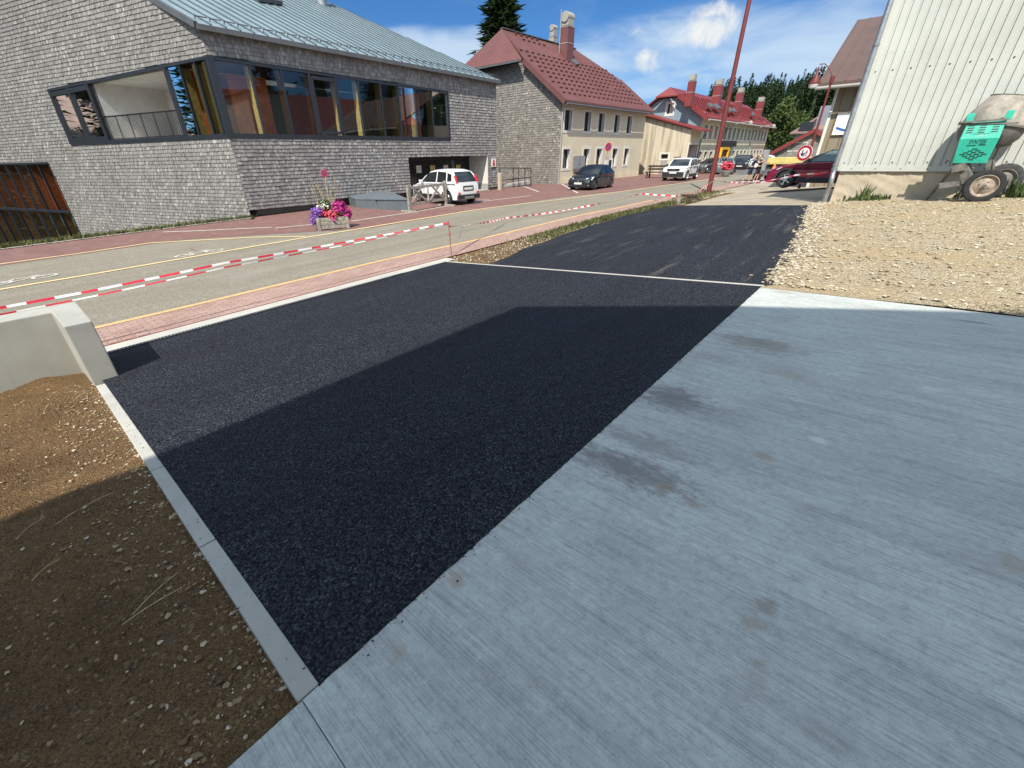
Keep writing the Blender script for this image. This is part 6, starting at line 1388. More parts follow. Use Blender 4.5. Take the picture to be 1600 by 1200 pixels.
for k in range(3):
    z = .03 + k * .128; mb.box(cc - fn_ * .3 + Vector((0, 0, z + .07)), (fL, .04, .12), math.atan2(fd.y, fd.x)); mb.box(cc + fn_ * .3 + Vector((0, 0, z + .07)), (fL, .04, .12), math.atan2(fd.y, fd.x))
    for sg in (-1, 1): mb.box(cc + fd * sg * (fL / 2 - .02) + Vector((0, 0, z + .07)), (.04, .56, .118), math.atan2(fd.y, fd.x))
for sg in (-1, 1):
    for sh_ in (-1, 1): mb.box(cc + fd * sg * (fL / 2 - .06) + fn_ * sh_ * .335 + Vector((0, 0, fh / 2)), (.1, .035, fh + .02), math.atan2(fd.y, fd.x))
mb.build('trough', M['timber_grey'], fo, bevel=.006)
mb = MB(); mb.box(cc + Vector((0, 0, fh - .07)), (fL - .1, .5, .04), math.atan2(fd.y, fd.x)); mb.build('soil', M['soil_dark'], fo)
for t, up_, rad, n, size, nm, mt in ((-.42, .72, (.22, .25, .22), 300, .03, 'purple_flowers', 'petal_purple'), (-.58, .5, (.16, .2, .22), 150, .03, 'purple_flowers', 'petal_purple'), (-.2, .66, (.22, .26, .16), 240, .03, 'red_flowers', 'petal_red'), (.05, .62, (.25, .28, .2), 320, .035, 'red_flowers', 'petal_red'), (.3, .84, (.26, .3, .26), 480, .035, 'magenta_flowers', 'petal_magenta'), (.5, .62, (.2, .25, .26), 300, .035, 'magenta_flowers', 'petal_magenta'), (.12, .5, (.2, .3, .18), 160, .03, 'magenta_flowers', 'petal_magenta'), (-.1, .92, (.24, .2, .2), 60, .028, 'white_flowers', 'petal_white'), (-.3, .88, (.14, .2, .1), 40, .028, 'white_flowers', 'petal_white')):
    petals(fo, nm, cc + fd * t * fL * .95 - fn_ * .12 + Vector((0, 0, up_ - .13)), rad, n, size, M[mt])
petals(fo, 'foliage', cc + Vector((0, 0, .54)), (fL * .5, .28, .2), 900, .035, M['broadleaf']); petals(fo, 'foliage', cc - fd * .12 + Vector((0, 0, .80)), (.22, .2, .2), 260, .035, M['weed'])
mb = MB(); rn_ = []
for _ in range(16):
    p = cc + fd * random.uniform(-.35, .2) * fL + Vector((0, 0, .7)); q_ = p + Vector((random.gauss(0, .14), random.gauss(0, .14), random.uniform(.4, 1.0))); mb.tube([p, p.lerp(q_, .5) + Vector((.02, 0, .02)), q_], .006, 4)
mb.build('stems', M['straw'], fo)
rq = hit(1133, 276); ro = thing('flower_bowl', 'round bowl of bright red flowers beside the grey street sign', 'flower bowl', rq, RZ); mb = MB(); mb.lathe([(.15, 0), (.3, .1), (.5, .45), (.5, .5)], rq, (0, 0, 1), 14); mb.build('bowl', M['old_render'], ro); petals(ro, 'red_flowers', rq + Vector((0, 0, .85)), (.55, .55, .42), 420, .07, M['petal_red'])

# ------------------------------------------------------------------ grey steel hatch box by the hall, trestle, ramp rail, bench
g1_, g2_ = hit(558, 326), hit(645, 331); g0_ = onC(553, 308, 20.6)
hb_ = thing('hatch_box', 'low grey steel hatch box with a sloping lid against the shingled hall', 'hatch', hit(600, 328), RZ)
def zC(u, v, c): return onC(u, v, c).z
pa = W(A.dot(hit(557, 325)), B.dot(hit(557, 325))); pb_ = W(A.dot(hit(650, 333)), B.dot(hit(650, 333))); pc = W(A.dot(pb_) + 2.6, 20.9); pd = W(A.dot(pa) + .4, 20.9)
pb_ = W(A.dot(hit(640, 330)), B.dot(hit(640, 330)))
mb = MB(); hts = (.42, .62, .72, .6); bot = [pa, pb_, pc, pd]; v_ = [p + Vector((0, 0, TS(p) - .05)) for p in bot] + [p + Vector((0, 0, TS(p) + h)) for p, h in zip(bot, (.36, .44, .50, .42))]
mb.add(v_, [(0, 1, 5, 4), (1, 2, 6, 5), (2, 3, 7, 6), (3, 0, 4, 7), (4, 5, 6, 7)]); mb.build('casing', M['grey_box'], hb_, bevel=.01)
mb = MB(); T4 = [v_[4], v_[5], v_[6], v_[7]]; m0, m1 = T4[0].lerp(T4[1], .42), T4[3].lerp(T4[2], .42)
for q in ([T4[0], m0, m1, T4[3]], [m0, T4[1], T4[2], m1]):
    c_ = sum(q, Vector()) / 4; mb.prism([c_ + (x - c_) * 1.03 + Vector((0, 0, .012)) for x in q], Vector((0, 0, .05)))
ld = mb.build('lid', M['grey_box'], hb_, bevel=.008); mb = MB(); mb.beam(m0 + Vector((0, 0, -.02)), m0 - B * .05 + Vector((0, 0, .02)), .12, .05); mb.build('latch', M['black_metal'], ld)
# timber trestle
ta, tb = hit(641, 332), hit(697, 322); tdv = (tb - ta); tdv.z = 0; tL = tdv.length; tdv.normalize(); tn = Vector((-tdv.y, tdv.x, 0))
to = thing('timber_trestle', 'weathered timber barrier with crossed struts standing before the white hatchback', 'barrier', ta.lerp(tb, .5), math.atan2(tdv.y, tdv.x))
th = abs((onC(636, 291, B.dot(ta)) - ta).z); 
def tp_(x, z): return ta.lerp(tb, x) + Vector((0, 0, z * th))
for x, nm in ((0, 'post'), (1, 'post')):
    mb = MB(); mb.beam(tp_(x, 0), tp_(x, 1.04), .11, .13, tdv); po = mb.build(nm, M['timber_grey'], to, bevel=.01); mb = MB(); mb.beam(tp_(x, .03) - tn * .55, tp_(x, .03) + tn * .5, .14, .1); mb.build('foot', M['timber_grey'], po, bevel=.01)
for z in (.30, .92): mb = MB(); mb.beam(tp_(.03, z), tp_(.97, z), .06, .11); mb.build('rail', M['timber_grey'], to, bevel=.008)
for a, b in (((.07, .34), (.33, .9)), ((.13, .88), (.45, .34)), ((.5, .34), (.5, .9)), ((.55, .34), (.82, .88)), ((.62, .9), (.92, .34))): mb = MB(); mb.beam(tp_(*a) - tn * .02, tp_(*b) - tn * .02, .05, .08); mb.build('strut', M['timber_grey'], to, bevel=.006)
mb = MB(); mb.beam(tp_(.05, .45), tp_(.05, .9), .05, .06); mb.beam(tp_(.95, .45), tp_(.95, .9), .05, .06); mb.build('batten', M['timber_grey'], to)
# railing and post between hall and house
ra_, rb2 = hit(781, 294), hit(829, 291); ro = thing('ramp_railing', 'black steel railing beside the ramp at the foot of the shingled gable', 'railing', ra_, RZ)
Pr = Plane(ra_, (rb2 - ra_)); Lr = (rb2 - ra_).length; rh = 1.3; mb = MB()
mb.beam(Pr.p(0, ra_.z + rh), Pr.p(Lr, ra_.z + rh - .1), .05, .05); mb.beam(Pr.p(0, ra_.z + .5), Pr.p(Lr, ra_.z + .62), .06, .06)
for t in (0, .42, .6, .8, 1): mb.beam(Pr.p(Lr * t, ra_.z - .05), Pr.p(Lr * t, ra_.z + rh - .1 * t), .05, .05)
mb.build('rails', M['black_metal'], ro); mb = MB(); mb.prism([Pr.p(.3, ra_.z, -.3), Pr.p(Lr + .4, ra_.z, -.3), Pr.p(Lr + .4, ra_.z + .35, -.3), Pr.p(.3, ra_.z + .12, -.3)], -Pr.N * .8); mb.build('ramp', M['old_render'], ro)
q = hit(781, 297); mb = MB(); mb.box(q + Vector((0, 0, .5)), (.22, .22, 1.1), RZ); tag(mb.build('stone_post', M['plinth_stone'], bevel=.03), 'short pale stone post at the corner of the hall beside the railing', 'post')
bq = hit(1026, 278); bo = thing('timber_bench', 'dark timber bench standing against the stained side wall', 'bench', bq, RZ)
PBn = Plane(bq, B); mb = MB()
for z in (.95, .72): mb.box(PBn.p(0, bq.z + z, -.1), (1.9, .07, .16), PBn.rz())
mb.build('backrest', M['timber_dark'], bo); mb = MB(); mb.box(PBn.p(0, bq.z + .48, .3), (1.9, .62, .08), PBn.rz()); mb.build('seat', M['timber_dark'], bo)
for x in (-.75, .75): mb = MB(); mb.box(PBn.p(x, bq.z + .5, -.1), (.12, .12, 1.0), PBn.rz()); mb.box(PBn.p(x, bq.z + .24, .5), (.12, .12, .48), PBn.rz()); mb.build('leg', M['timber_dark'], bo)

# ------------------------------------------------------------------ timber stumps, iron stake and barrier tapes
q = hit(1060, 319); h_ = abs((onS(1062, 301.5, A.dot(q)) - q).z); mb = MB(); mb.beam(q - Vector((0, 0, .1)), q + Vector((0, 0, h_)) + B * .02, .14, .13, A); st = tag(mb.build('timber_stump', M['timber_grey'], bevel=.012), 'short weathered timber stump at the far corner of the black drive', 'stump'); stp = q + Vector((0, 0, h_ * .72))
q = hit(1074, 317.5); h2 = abs((onS(1074, 305, A.dot(q)) - q).z); t2 = thing('broken_trestle', 'low dark broken timber trestle beside the stump', 'timber', q, RZ); mb = MB(); mb.beam(q, q + Vector((0, 0, h2)) + A * .05, .12, .12, A); mb.build('leg', M['timber_dark'], t2); mb = MB(); mb.beam(q + Vector((0, 0, h2 * .95)) - B * -.3, q + Vector((0, 0, h2 * .98)) - B * .35, .1, .09); mb.build('crossbar', M['timber_dark'], t2); mb = MB(); mb.beam(q + Vector((0, 0, h2 * .9)) - B * .1, q + Vector((0, 0, h2 * .45)) - B * .5, .05, .08); mb.build('brace', M['timber_dark'], t2); t2p = q + Vector((0, 0, h2))
q = hit(706, 402); ik = onS(700.5, 346, A.dot(q)); mb = MB(); mb.tube([q - Vector((0, 0, .05)), Vector((ik.x, ik.y, ik.z))], .011, 8); ist = tag(mb.build('iron_stake', M['timber_brown']), 'thin rusty iron stake holding the red and white tape at the asphalt edge', 'stake'); 
mb = MB(); mb.lathe([(.012, 0), (.02, .03), (.018, .09), (.012, .12)], q.lerp(ik, .58), ik - q, 8); tag(mb.build('tape_knot', M['tape_red']), 'knot of red and white tape tied round the iron stake', 'tape knot')
def tape(name, label, pts, w, stripe, twist, sag, par=None, roll0=0.):
    """ribbon of plastic tape hung through points, red and white in turn"""
    mb = MB(); P = []
    for a, b in zip(pts, pts[1:]):
        L = (b - a).length; n = max(4, int(L / .09))
        for i in range(n): t = i / n; P.append(a.lerp(b, t) - Vector((0, 0, sag * L * 4 * t * (1 - t) * .25)))
    P.append(pts[-1]); acc = 0; prev = None
    for i, p in enumerate(P):
        d = (P[min(i + 1, len(P) - 1)] - P[max(0, i - 1)]).normalized(); s_ = d.cross(Vector((0, 0, 1))).normalized(); u = s_.cross(d); ang = roll0 + twist * math.sin(i * .11) + twist * .8 * math.sin(i * .047 + 1)
        e = (u * math.cos(ang) + s_ * math.sin(ang)) * w / 2
        if prev: 
            acc += (p - prev[0]).length; mb.cur = int(acc / stripe) % 2; mb.quad(prev[0] - prev[1], p - e, p + e, prev[0] + prev[1])
        prev = (p, e)
    return tag(mb.build(name, [M['tape_red'], M['tape_white']], fixn=False), label, 'barrier tape')
far_l = onS(-60, 489, A.dot(hit(-40, 600)) if False else -.6)
cT = 7.0
pA = onC(-130, 504, 6.75); tape('barrier_tape', 'red and white tape running from the iron stake past the low wall to the left', [ik - Vector((0, 0, .03)), onC(350, 411, 7.85), onC(140, 455, 7.85), onC(-130, 504, 7.85)], .032, .24, .3, .012, roll0=.4)
tape('barrier_tape', 'second thinner line of red and white tape just under the upper one', [ik - Vector((0, 0, .06)), onC(350, 418, 7.85), onC(140, 464, 7.85), onC(-130, 516, 7.85)], .020, .27, .5, .012, roll0=.4)
tape('barrier_tape', 'drooping tape from the iron stake along the verge to the timber stump', [ik.lerp(q, .14), hit(790, 349) + Vector((0, 0, .18)), hit(902, 329) + Vector((0, 0, .10)), hit(1000, 318) + Vector((0, 0, .42)), stp], .05, .2, .9, .03)
w1 = pp + Vector((0, 0, .62)); tape('barrier_tape', 'tape tied from the broken trestle to the tall oxide-red lamp post', [t2p, w1 - B * .13], .06, .3, .5, .03)
e1 = PSh.p(x_, zc0 - .02, .2); tape('barrier_tape', 'long tape stretched from the lamp post across the maroon car to the shed downpipe', [w1 - B * .13 - A * .12, onS(1180, 286, s_s + 4.0), onS(1243, 273.5, s_s + 1.6), e1], .055, .4, .7, .015)
tape('barrier_tape', 'loose white tape end hanging before the maroon car door', [e1 - Vector((0, 0, .0)), onS(1275, 272, s_s + .5), onS(1259, 280, s_s + .8)], .05, 5., .6, .02)

# ------------------------------------------------------------------ concrete mixer
wq = hit(1532, 316); m_s, m_c, m_z = scz(wq); gz_ = TS(wq)
mx = thing('concrete_mixer', 'wheeled concrete mixer with turquoise motor cover and cement-caked drum', 'mixer', wq + A * .45, RZ)
def ms(u, v, ds): return onS(u, v, m_s + ds)
rw = abs((ms(1537, 291, 0) - wq).z) * 1.02
def m_wheel(c, n, r, tm, rmm=None):
    mb = MB(); n = Vector(n).normalized(); mb.lathe([(r * .66, -.05), (r * .8, -.062), (r * .95, -.05), (r, -.02), (r, .02), (r * .95, .05), (r * .8, .062), (r * .66, .05)], c, n, 32); o = mb.build('wheel', tm, mx, smooth=True)
    mb = MB(); mb.lathe([(r * .68, .05), (r * .64, .055), (r * .60, .02), (r * .5, .0), (r * .42, .02), (r * .2, .035), (r * .12, .06), (0, .062)], c, n, 28); rm = mb.build('rim', rmm or M['rim_mixer'], o, smooth=True)
    mb = MB(); mb.tube([Vector(c) + n * .03, Vector(c) + n * .10], r * .10, 10)
    for k in range(4): t = k * math.pi / 2 + .5; u = n.orthogonal().normalized(); w = n.cross(u); p = Vector(c) + (u * math.cos(t) + w * math.sin(t)) * r * .28; mb.tube([p + n * .02, p + n * .05], r * .04, 6)
    mb.build('hub', M['mixer_steel'], o, smooth=True)
wn_ = (-A * .95 - B * .12).normalized()
wc1 = ms(1537, 291, 0); wc1 = Vector((wc1.x, wc1.y, gz_ + rw)); m_wheel(wc1, wn_, rw, M['tyre'])
wc2 = ms(1565, 281, .78); m_wheel(Vector((wc2.x, wc2.y, wc2.z)), wn_, rw * 1.02, M['tyre_dusty'], M['mixer_steel'])
st_ = MB(); ax1, ax2 = wc1 - wn_ * .02, wc2; st_.tube([ax1, ax2], .03, 8); st_.build('axle', M['mixer_steel'], mx)
# turquoise cover: upper sloping sheet and lower upright sheet, a real box behind
cds = -.02
U = [ms(1512, 192, cds + .10), ms(1573, 188, cds + .10)]; Mi = [ms(1500, 217.5, cds), ms(1562, 215, cds)]; Lo = [ms(1488, 255, cds + .06), ms(1541, 255, cds + .06)]
back = A * .2
mb = MB(); P8 = [*U, *Mi, *Lo]; Q8 = [p + back for p in P8]
mb.add(P8 + Q8, [(0, 1, 3, 2), (2, 3, 5, 4), (6, 8, 9, 7), (8, 10, 11, 9), (0, 6, 7, 1), (4, 5, 11, 10), (0, 2, 8, 6), (2, 4, 10, 8), (1, 7, 9, 3), (3, 9, 11, 5)]); cov = mb.build('motor_cover', M['mixer_green'], mx, bevel=.008)
def on_panel(a, b, c, d, x, y, off=.006):  # a b top edge, c d bottom edge
    p = a.lerp(b, x).lerp(c.lerp(d, x), y); n = (b - a).cross(c - a).normalized(); n = n if n.dot(-A) > 0 else -n; return p + n * off
def slot(mb, pan, x, y, w, h, off=.006): mb.quad(*[on_panel(*pan, xx, yy, off) for xx, yy in ((x - w, y - h), (x + w, y - h), (x + w, y + h), (x - w, y + h))])
up_p = (*U, *Mi); lo_p = (*Mi, *Lo); mb = MB()
for cx in (.16, .47, .80):
    mb = MB()
    for k in range(4): slot(mb, up_p, cx, .20 + .14 * k, .085, .028)
    mb.build('vent_slots', M['sign_black'], cov)
mb = MB()
for r_, xs_ in enumerate(((.5,), (.40, .60), (.29, .5, .71), (.20, .40, .60, .80), (.29, .5, .71), (.4, .6), (.5,))):
    for cx in xs_: slot(mb, lo_p, cx, .42 + .072 * r_, .075, .018)
mb.build('vent_slots', M['sign_black'], cov)
def lettering(txt, pan, x0, x1, y0, h, mat, name):
    cu = bpy.data.curves.new(name, 'FONT'); cu.body = txt; cu.size = 1; cu.shear = .25
    tmp = bpy.data.objects.new('t', cu); COL.objects.link(tmp); dg = bpy.context.evaluated_depsgraph_get(); me = bpy.data.meshes.new_from_object(tmp.evaluated_get(dg)); bpy.data.objects.remove(tmp)
    xs_ = [v.co.x for v in me.vertices]; a_, b_ = min(xs_), max(xs_); mb = MB()
    mb.add([on_panel(*pan, lerp(x0, x1, (v.co.x - a_) / (b_ - a_)), y0 - v.co.y / .72 * h, .007) for v in me.vertices], [tuple(p.vertices) for p in me.polygons]); return mb.build(name, mat, cov, fixn=False)
lettering('SYNTESI', lo_p, .27, .72, .20, .16, M['sign_black'], 'lettering'); lettering('S 140 R', up_p, .34, .66, .90, .10, M['sign_grey'], 'lettering'); lettering('GROUP', up_p, .30, .72, .745, .06, M['sign_black'], 'lettering')
mb = MB()
slot(mb, lo_p, .36, .275, .12, .014); slot(mb, lo_p, .64, .255, .09, .018); mb.build('underline', M['sign_black'], cov)
# drum lying towards the right, mouth up and right
dc = ms(1553, 196, .76); Rm = rw * 1.62; axd = (Vector((0, 0, 1)) - B * .16 + A * .05).normalized(); Hb = abs((ms(1549, 228, .76) - dc).z); Ht = abs((ms(1580, 150, .76) - dc).z)
mb = MB(); mb.lathe([(0, -Hb), (Rm * .5, -Hb), (Rm * .8, -Hb * .86), (Rm * .96, -Hb * .5), (Rm * 1.0, -.02)], dc, axd, 40); db = mb.build('drum_base', M['drum_dark'], mx, smooth=True)
mb = MB(); mb.lathe([(Rm * 1.0, -.02), (Rm * 1.0, .03), (Rm * .97, Ht * .3), (Rm * .66, Ht * .97), (Rm * .68, Ht), (Rm * .64, Ht), (Rm * .62, Ht * .95), (Rm * .92, Ht * .3), (Rm * .9, .0), (0, -Hb * .9)], dc, axd, 40); dr_ = mb.build('drum', M['drum'], mx, smooth=True)
mb = MB(); mb.lathe([(Rm * 1.0, -.03), (Rm * 1.06, -.03), (Rm * 1.06, .012), (Rm * 1.0, .012)], dc, axd, 48); mb.build('ring_gear', M['mixer_steel'], dr_)
# yoke, brackets, legs
mb = MB(); mb.beam(ms(1497, 194, .06), ms(1592, 192, .06), .03, .03); mb.beam(ms(1498, 191.5, .03), ms(1576, 186, .03), .035, .035); mb.build('yoke_rail', M['mixer_steel'], mx)
for a, b in (((1513, 192), (1519, 177)), ((1574, 187), (1581, 172))):
    mb = MB(); p, q_ = ms(*a, .08), ms(*b, .10); mb.beam(p, q_, .12, .03, A); mb.build('bracket', M['mixer_green'], mx, bevel=.006)
mb = MB(); f1 = ms(1446, 315, .45); f1 = hit(1446, 314)
mb.beam(ms(1494, 258, .12), hit(1445, 314), .05, .05); mb.beam(ms(1520, 262, .55), hit(1496, 312), .05, .05); mb.beam(ms(1470, 287, .3), ms(1510, 284, .2), .09, .04); mb.build('leg', M['mixer_steel'], mx)
mb = MB(); mb.beam(ms(1490, 262, .25), ms(1512, 258, .2), .35, .22); mb.beam(ms(1468, 290, .25), ms(1508, 285, .2), .25, .12); mb.beam(ms(1507, 258, .18), ms(1512, 285, .1), .16, .16); mb.beam(ms(1546, 250, .15), ms(1541, 285, .12), .07, .07); mb.beam(ms(1552, 250, .2), ms(1550, 283, .3), .05, .05); mb.beam(ms(1510, 284, .1), wc1 + A * .1, .1, .1); mb.build('frame', M['mixer_steel'], mx)
mb = MB(); mb.tube([ms(1486, 253, .02), ms(1478, 250, 0), ms(1478, 256, 0)], .012, 6); mb.build('handle', M['black_metal'], mx)

# ------------------------------------------------------------------ weeds along the plinth
def weed(u, v, h, n, label, spread=.25):
    c = hit(u, v); c = c + A * (min(0, s_s - .16 - A.dot(c))); c.z = TS(c); mb = MB(); vs = []; fs = []; rn = []
    for _ in range(n):
        p = c + Vector((random.gauss(0, spread), random.gauss(0, spread * .5), 0)); k = len(vs); a = random.uniform(0, 6.28); d = Vector((math.cos(a), math.sin(a), 0)); hh = h * random.uniform(.3, 1.1); l = Vector((random.gauss(0, .3), random.gauss(0, .3), 0)) * hh
        w = .018 + .02 * random.random(); vs += [p - d * .006, p + d * .006, p + Vector((0, 0, hh * .55)) + l * .5 + d * w, p + Vector((0, 0, hh * .5)) + l * .5 - d * w, p + Vector((0, 0, hh)) + l]; fs += [(k, k + 1, k + 2, k + 3), (k + 3, k + 2, k + 4)]; r_ = random.random(); rn += [r_, r_]
    mb.add(vs, fs); mb.attr = rn; o = mb.build('weed_plant', M['weed'], fixn=False); return tag(o, label, 'weed', 'weeds along the shed plinth')
weed(1372, 306, .2, 120, 'low green weed at the middle of the shed plinth'); weed(1335, 311, .13, 40, 'sparse weed near the left end of the shed plinth'); weed(1592, 296, .5, 300, 'large weed clump behind the mixer wheel at the right edge', .3); weed(1505, 305, .25, 80, 'weed growing under the concrete mixer', .15); weed(1388, 280, .5, 14, 'tall yellowed stalk leaning on the plinth', .08)

# ------------------------------------------------------------------ people beside the trailer
def person(label, foot, heading, H_, top_m, leg_m, hair_m, pose):
    root = thing('person', label, 'person', foot, heading); k = H_ / 1.7
    J = {n: Vector(p) * k for n, p in pose.items()}
    chains = [('pelvis', 'spine', .125, .115), ('spine', 'chest', .115, .135), ('chest', 'neck', .135, .055), ('neck', 'head0', .05, .06)]
    for s in 'lr': chains += [('pelvis', 'hip' + s, .12, .085), ('hip' + s, 'knee' + s, .082, .055), ('knee' + s, 'ank' + s, .055, .036), ('ank' + s, 'toe' + s, .04, .03), ('chest', 'sho' + s, .1, .055), ('sho' + s, 'elb' + s, .05, .04), ('elb' + s, 'wri' + s, .038, .026), ('wri' + s, 'palm' + s, .027, .03)]
    def skin(names, mat, nm, par, extra=0., root_n=None, fingers=False):
        idx = {}; vs = []; es = []; rr = []
        def v(n, r):
            if n not in idx: idx[n] = len(vs); vs.append(J[n]); rr.append(r)
            return idx[n]
        for a, b, r0_, r1_ in chains:
            if a in names and b in names: es.append((v(a, r0_ + extra), v(b, r1_ + extra)))
        if fingers:
            for s in 'lr':
                if 'palm' + s in idx:
                    p = J['palm' + s]; d = (p - J['wri' + s]).normalized(); sd = d.cross(Vector((0, 1, 0))).normalized(); 
                    for f in range(4): a0 = len(vs); vs.append(p + sd * (f - 1.5) * .02 * k + d * .03); rr.append(.010); vs.append(vs[-1] + d * (.05 + .012 * (1.5 - abs(f - 1.2))) * k + Vector((0, 0, -.012))); rr.append(.008); es += [(idx['palm' + s], a0), (a0, a0 + 1)]
                    a0 = len(vs); vs.append(p + sd * .045 * k - d * .01); rr.append(.011); vs.append(vs[-1] + (d + sd * .5).normalized() * .04 * k); rr.append(.009); es += [(idx['palm' + s], a0), (a0, a0 + 1)]
        me = bpy.data.meshes.new(nm); me.from_pydata([tuple(x) for x in vs], es, []); o = bpy.data.objects.new(nm, me); COL.objects.link(o)
        md = o.modifiers.new('s', 'SKIN'); sub = o.modifiers.new('u', 'SUBSURF'); sub.levels = sub.render_levels = 1
        for i, r_ in enumerate(rr): me.skin_vertices[0].data[i].radius = (r_ * k, r_ * k * .9); me.skin_vertices[0].data[i].use_root = (i == 0)
        dg = bpy.context.evaluated_depsgraph_get(); nm_ = bpy.data.meshes.new_from_object(o.evaluated_get(dg)); bpy.data.objects.remove(o)
        nm_.name = nm; nm_.materials.clear(); nm_.materials.append(mat); nm_.polygons.foreach_set('use_smooth', [True] * len(nm_.polygons)); o = bpy.data.objects.new(nm, nm_); COL.objects.link(o); o.parent = par; return o
    allj = set(J); body = skin(allj, M['skin'], 'body', root, 0, 'pelvis', True)
    hc_ = J['head0'] + Vector((.015, 0, .075)) * k; mb = MB(); mb.lathe([(.001, -.125 * k), (.045 * k, -.105 * k), (.066 * k, -.05 * k), (.076 * k, .02 * k), (.068 * k, .075 * k), (.03 * k, .11 * k), (0, .115 * k)], hc_, (0, 0, 1), 16)
    mb.lathe([(.0, .03 * k), (.012 * k, .0), (.0, -.012 * k)], hc_ + Vector((.078, 0, -.02)) * k, (0, 0, 1), 6); 
    for y in (-.075, .075): mb.lathe([(.001, -.03 * k), (.014 * k, 0), (.001, .03 * k)], hc_ + Vector((0, y, 0)) * k, (0, 0, 1), 6)
    hd_ = mb.build('head', M['skin'], body, True, True); mb = MB()
    for y in (-.028, .028): mb.lathe([(.001, -.008 * k), (.011 * k, 0), (.001, .008 * k)], hc_ + Vector((.068, y, .01)) * k, (0, 0, 1), 6)
    mb.box(hc_ + Vector((.066, 0, -.06)) * k, (.012 * k, .04 * k, .008 * k)); mb.build('face', M['hair'], hd_, True)
    mb = MB(); mb.lathe([(.06 * k, -.02 * k), (.084 * k, .02 * k), (.08 * k, .08 * k), (.04 * k, .125 * k), (0, .13 * k)], hc_ - Vector((.018, 0, 0)) * k, (0, 0, 1), 14)
    if hair_m == 'long': mb.lathe([(.04 * k, -.30 * k), (.085 * k, -.2 * k), (.085 * k, .03 * k)], hc_ - Vector((.045, 0, 0)) * k, (0, 0, 1), 12)
    mb.build('hair', M['hair'], body, True, True)
    skin({'pelvis', 'spine', 'chest', 'shol', 'shor', 'elbl', 'elbr'}, top_m, 'shirt', body, .016); skin({'pelvis', 'hipl', 'hipr', 'kneel', 'kneer'}, leg_m, 'shorts', body, .022)
    mb = MB()
    for s in 'lr': mb.box(J['toe' + s] * .6 + J['ank' + s] * .4 + Vector((0, 0, -.025 * k)), (.26 * k, .1 * k, .09 * k))
    mb.build('shoes', M['shoe'], body, True, False, .02)
    return root
base = dict(pelvis=(0, 0, .93), spine=(0, 0, 1.08), chest=(.02, 0, 1.30), neck=(.03, 0, 1.46), head0=(.05, 0, 1.53), hipl=(0, .09, .88), hipr=(0, -.09, .88), kneel=(.06, .1, .48), kneer=(-.04, -.1, .48), ankl=(.02, .11, .09), ankr=(-.14, -.11, .09), toel=(.18, .11, .04), toer=(.02, -.11, .04),
            shol=(.02, .19, 1.38), shor=(.02, -.19, 1.38), elbl=(.16, .23, 1.14), elbr=(.18, -.2, 1.16), wril=(.40, .17, 1.16), wrir=(.42, -.15, 1.2), palml=(.48, .15, 1.18), palmr=(.50, -.13, 1.22))
lean = dict(base); lean.update(chest=(.12, 0, 1.28), neck=(.2, 0, 1.42), head0=(.25, 0, 1.47), spine=(.04, 0, 1.08), shol=(.13, .19, 1.36), shor=(.13, -.19, 1.36), elbl=(.30, .22, 1.16), elbr=(.32, -.2, 1.2), wril=(.52, .16, 1.25), wrir=(.54, -.14, 1.3), palml=(.6, .14, 1.28), palmr=(.62, -.12, 1.34), ankr=(-.34, -.11, .12), kneer=(-.10, -.1, .5), toer=(-.2, -.11, .04))
f1_ = hit(1168, 286); f2_ = hit(1177, 285)
person('long-haired person in navy top and shorts leaning towards the grey panel', f1_, RZ - R(80), 1.78, M['navy'], M['navy'], 'long', lean)
person('person in black clothes standing close beside the grey panel', f2_ + A * .6, RZ - R(85), 1.76, M['black_cloth'], M['black_cloth'], 'short', base)
# ================================================================== trees
def conifer(H_, R_, n, seed, droop=.25, base=.08, ragged=.35, quad=.0):
    """boughs as many small drooping leaf-sized faces; returns vertices, triangles, tone"""
    rg = np.random.default_rng(seed); t = rg.random(n) ** .75; z = H_ * (base + (1 - base) * t); rr = R_ * (1 - t) ** .85 * (1 + rg.uniform(-ragged, ragged, n))
    lay = np.sin(z / H_ * 70) * .12; rr = rr * (1 + lay) + .0035 * H_; f = rg.random(n) ** .45; a = rg.uniform(0, 2 * np.pi, n); r = rr * f; z = z - droop * r * .6
    d = np.stack([np.cos(a), np.sin(a), -droop + rg.uniform(-.25, .35, n)], 1); sd = np.stack([-np.sin(a), np.cos(a), rg.uniform(-.3, .3, n)], 1)
    c = np.stack([np.cos(a) * r, np.sin(a) * r, z], 1); L = (R_ * .20 * (quad or 1.)) * rg.uniform(.5, 1.2, n)[:, None]; w = L * .42
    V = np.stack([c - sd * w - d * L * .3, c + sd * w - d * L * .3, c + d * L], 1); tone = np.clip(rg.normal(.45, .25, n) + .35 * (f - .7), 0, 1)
    return V.reshape(-1, 3), tone
def tri_obj(name, V, tone, mat, parent=None):
    me = bpy.data.meshes.new(name); n = len(V) // 3; me.vertices.add(len(V)); me.vertices.foreach_set('co', V.astype(np.float32).ravel()); me.loops.add(len(V)); me.loops.foreach_set('vertex_index', np.arange(len(V), dtype=np.int32)); me.polygons.add(n); me.polygons.foreach_set('loop_start', np.arange(0, len(V), 3, dtype=np.int32)); me.update(calc_edges=True); me.materials.append(mat)
    at = me.attributes.new('rnd', 'FLOAT', 'FACE'); at.data.foreach_set('value', tone.astype(np.float32)); me.validate(); o = bpy.data.objects.new(name, me); COL.objects.link(o)
    if parent is not None: o.parent = parent
    return o
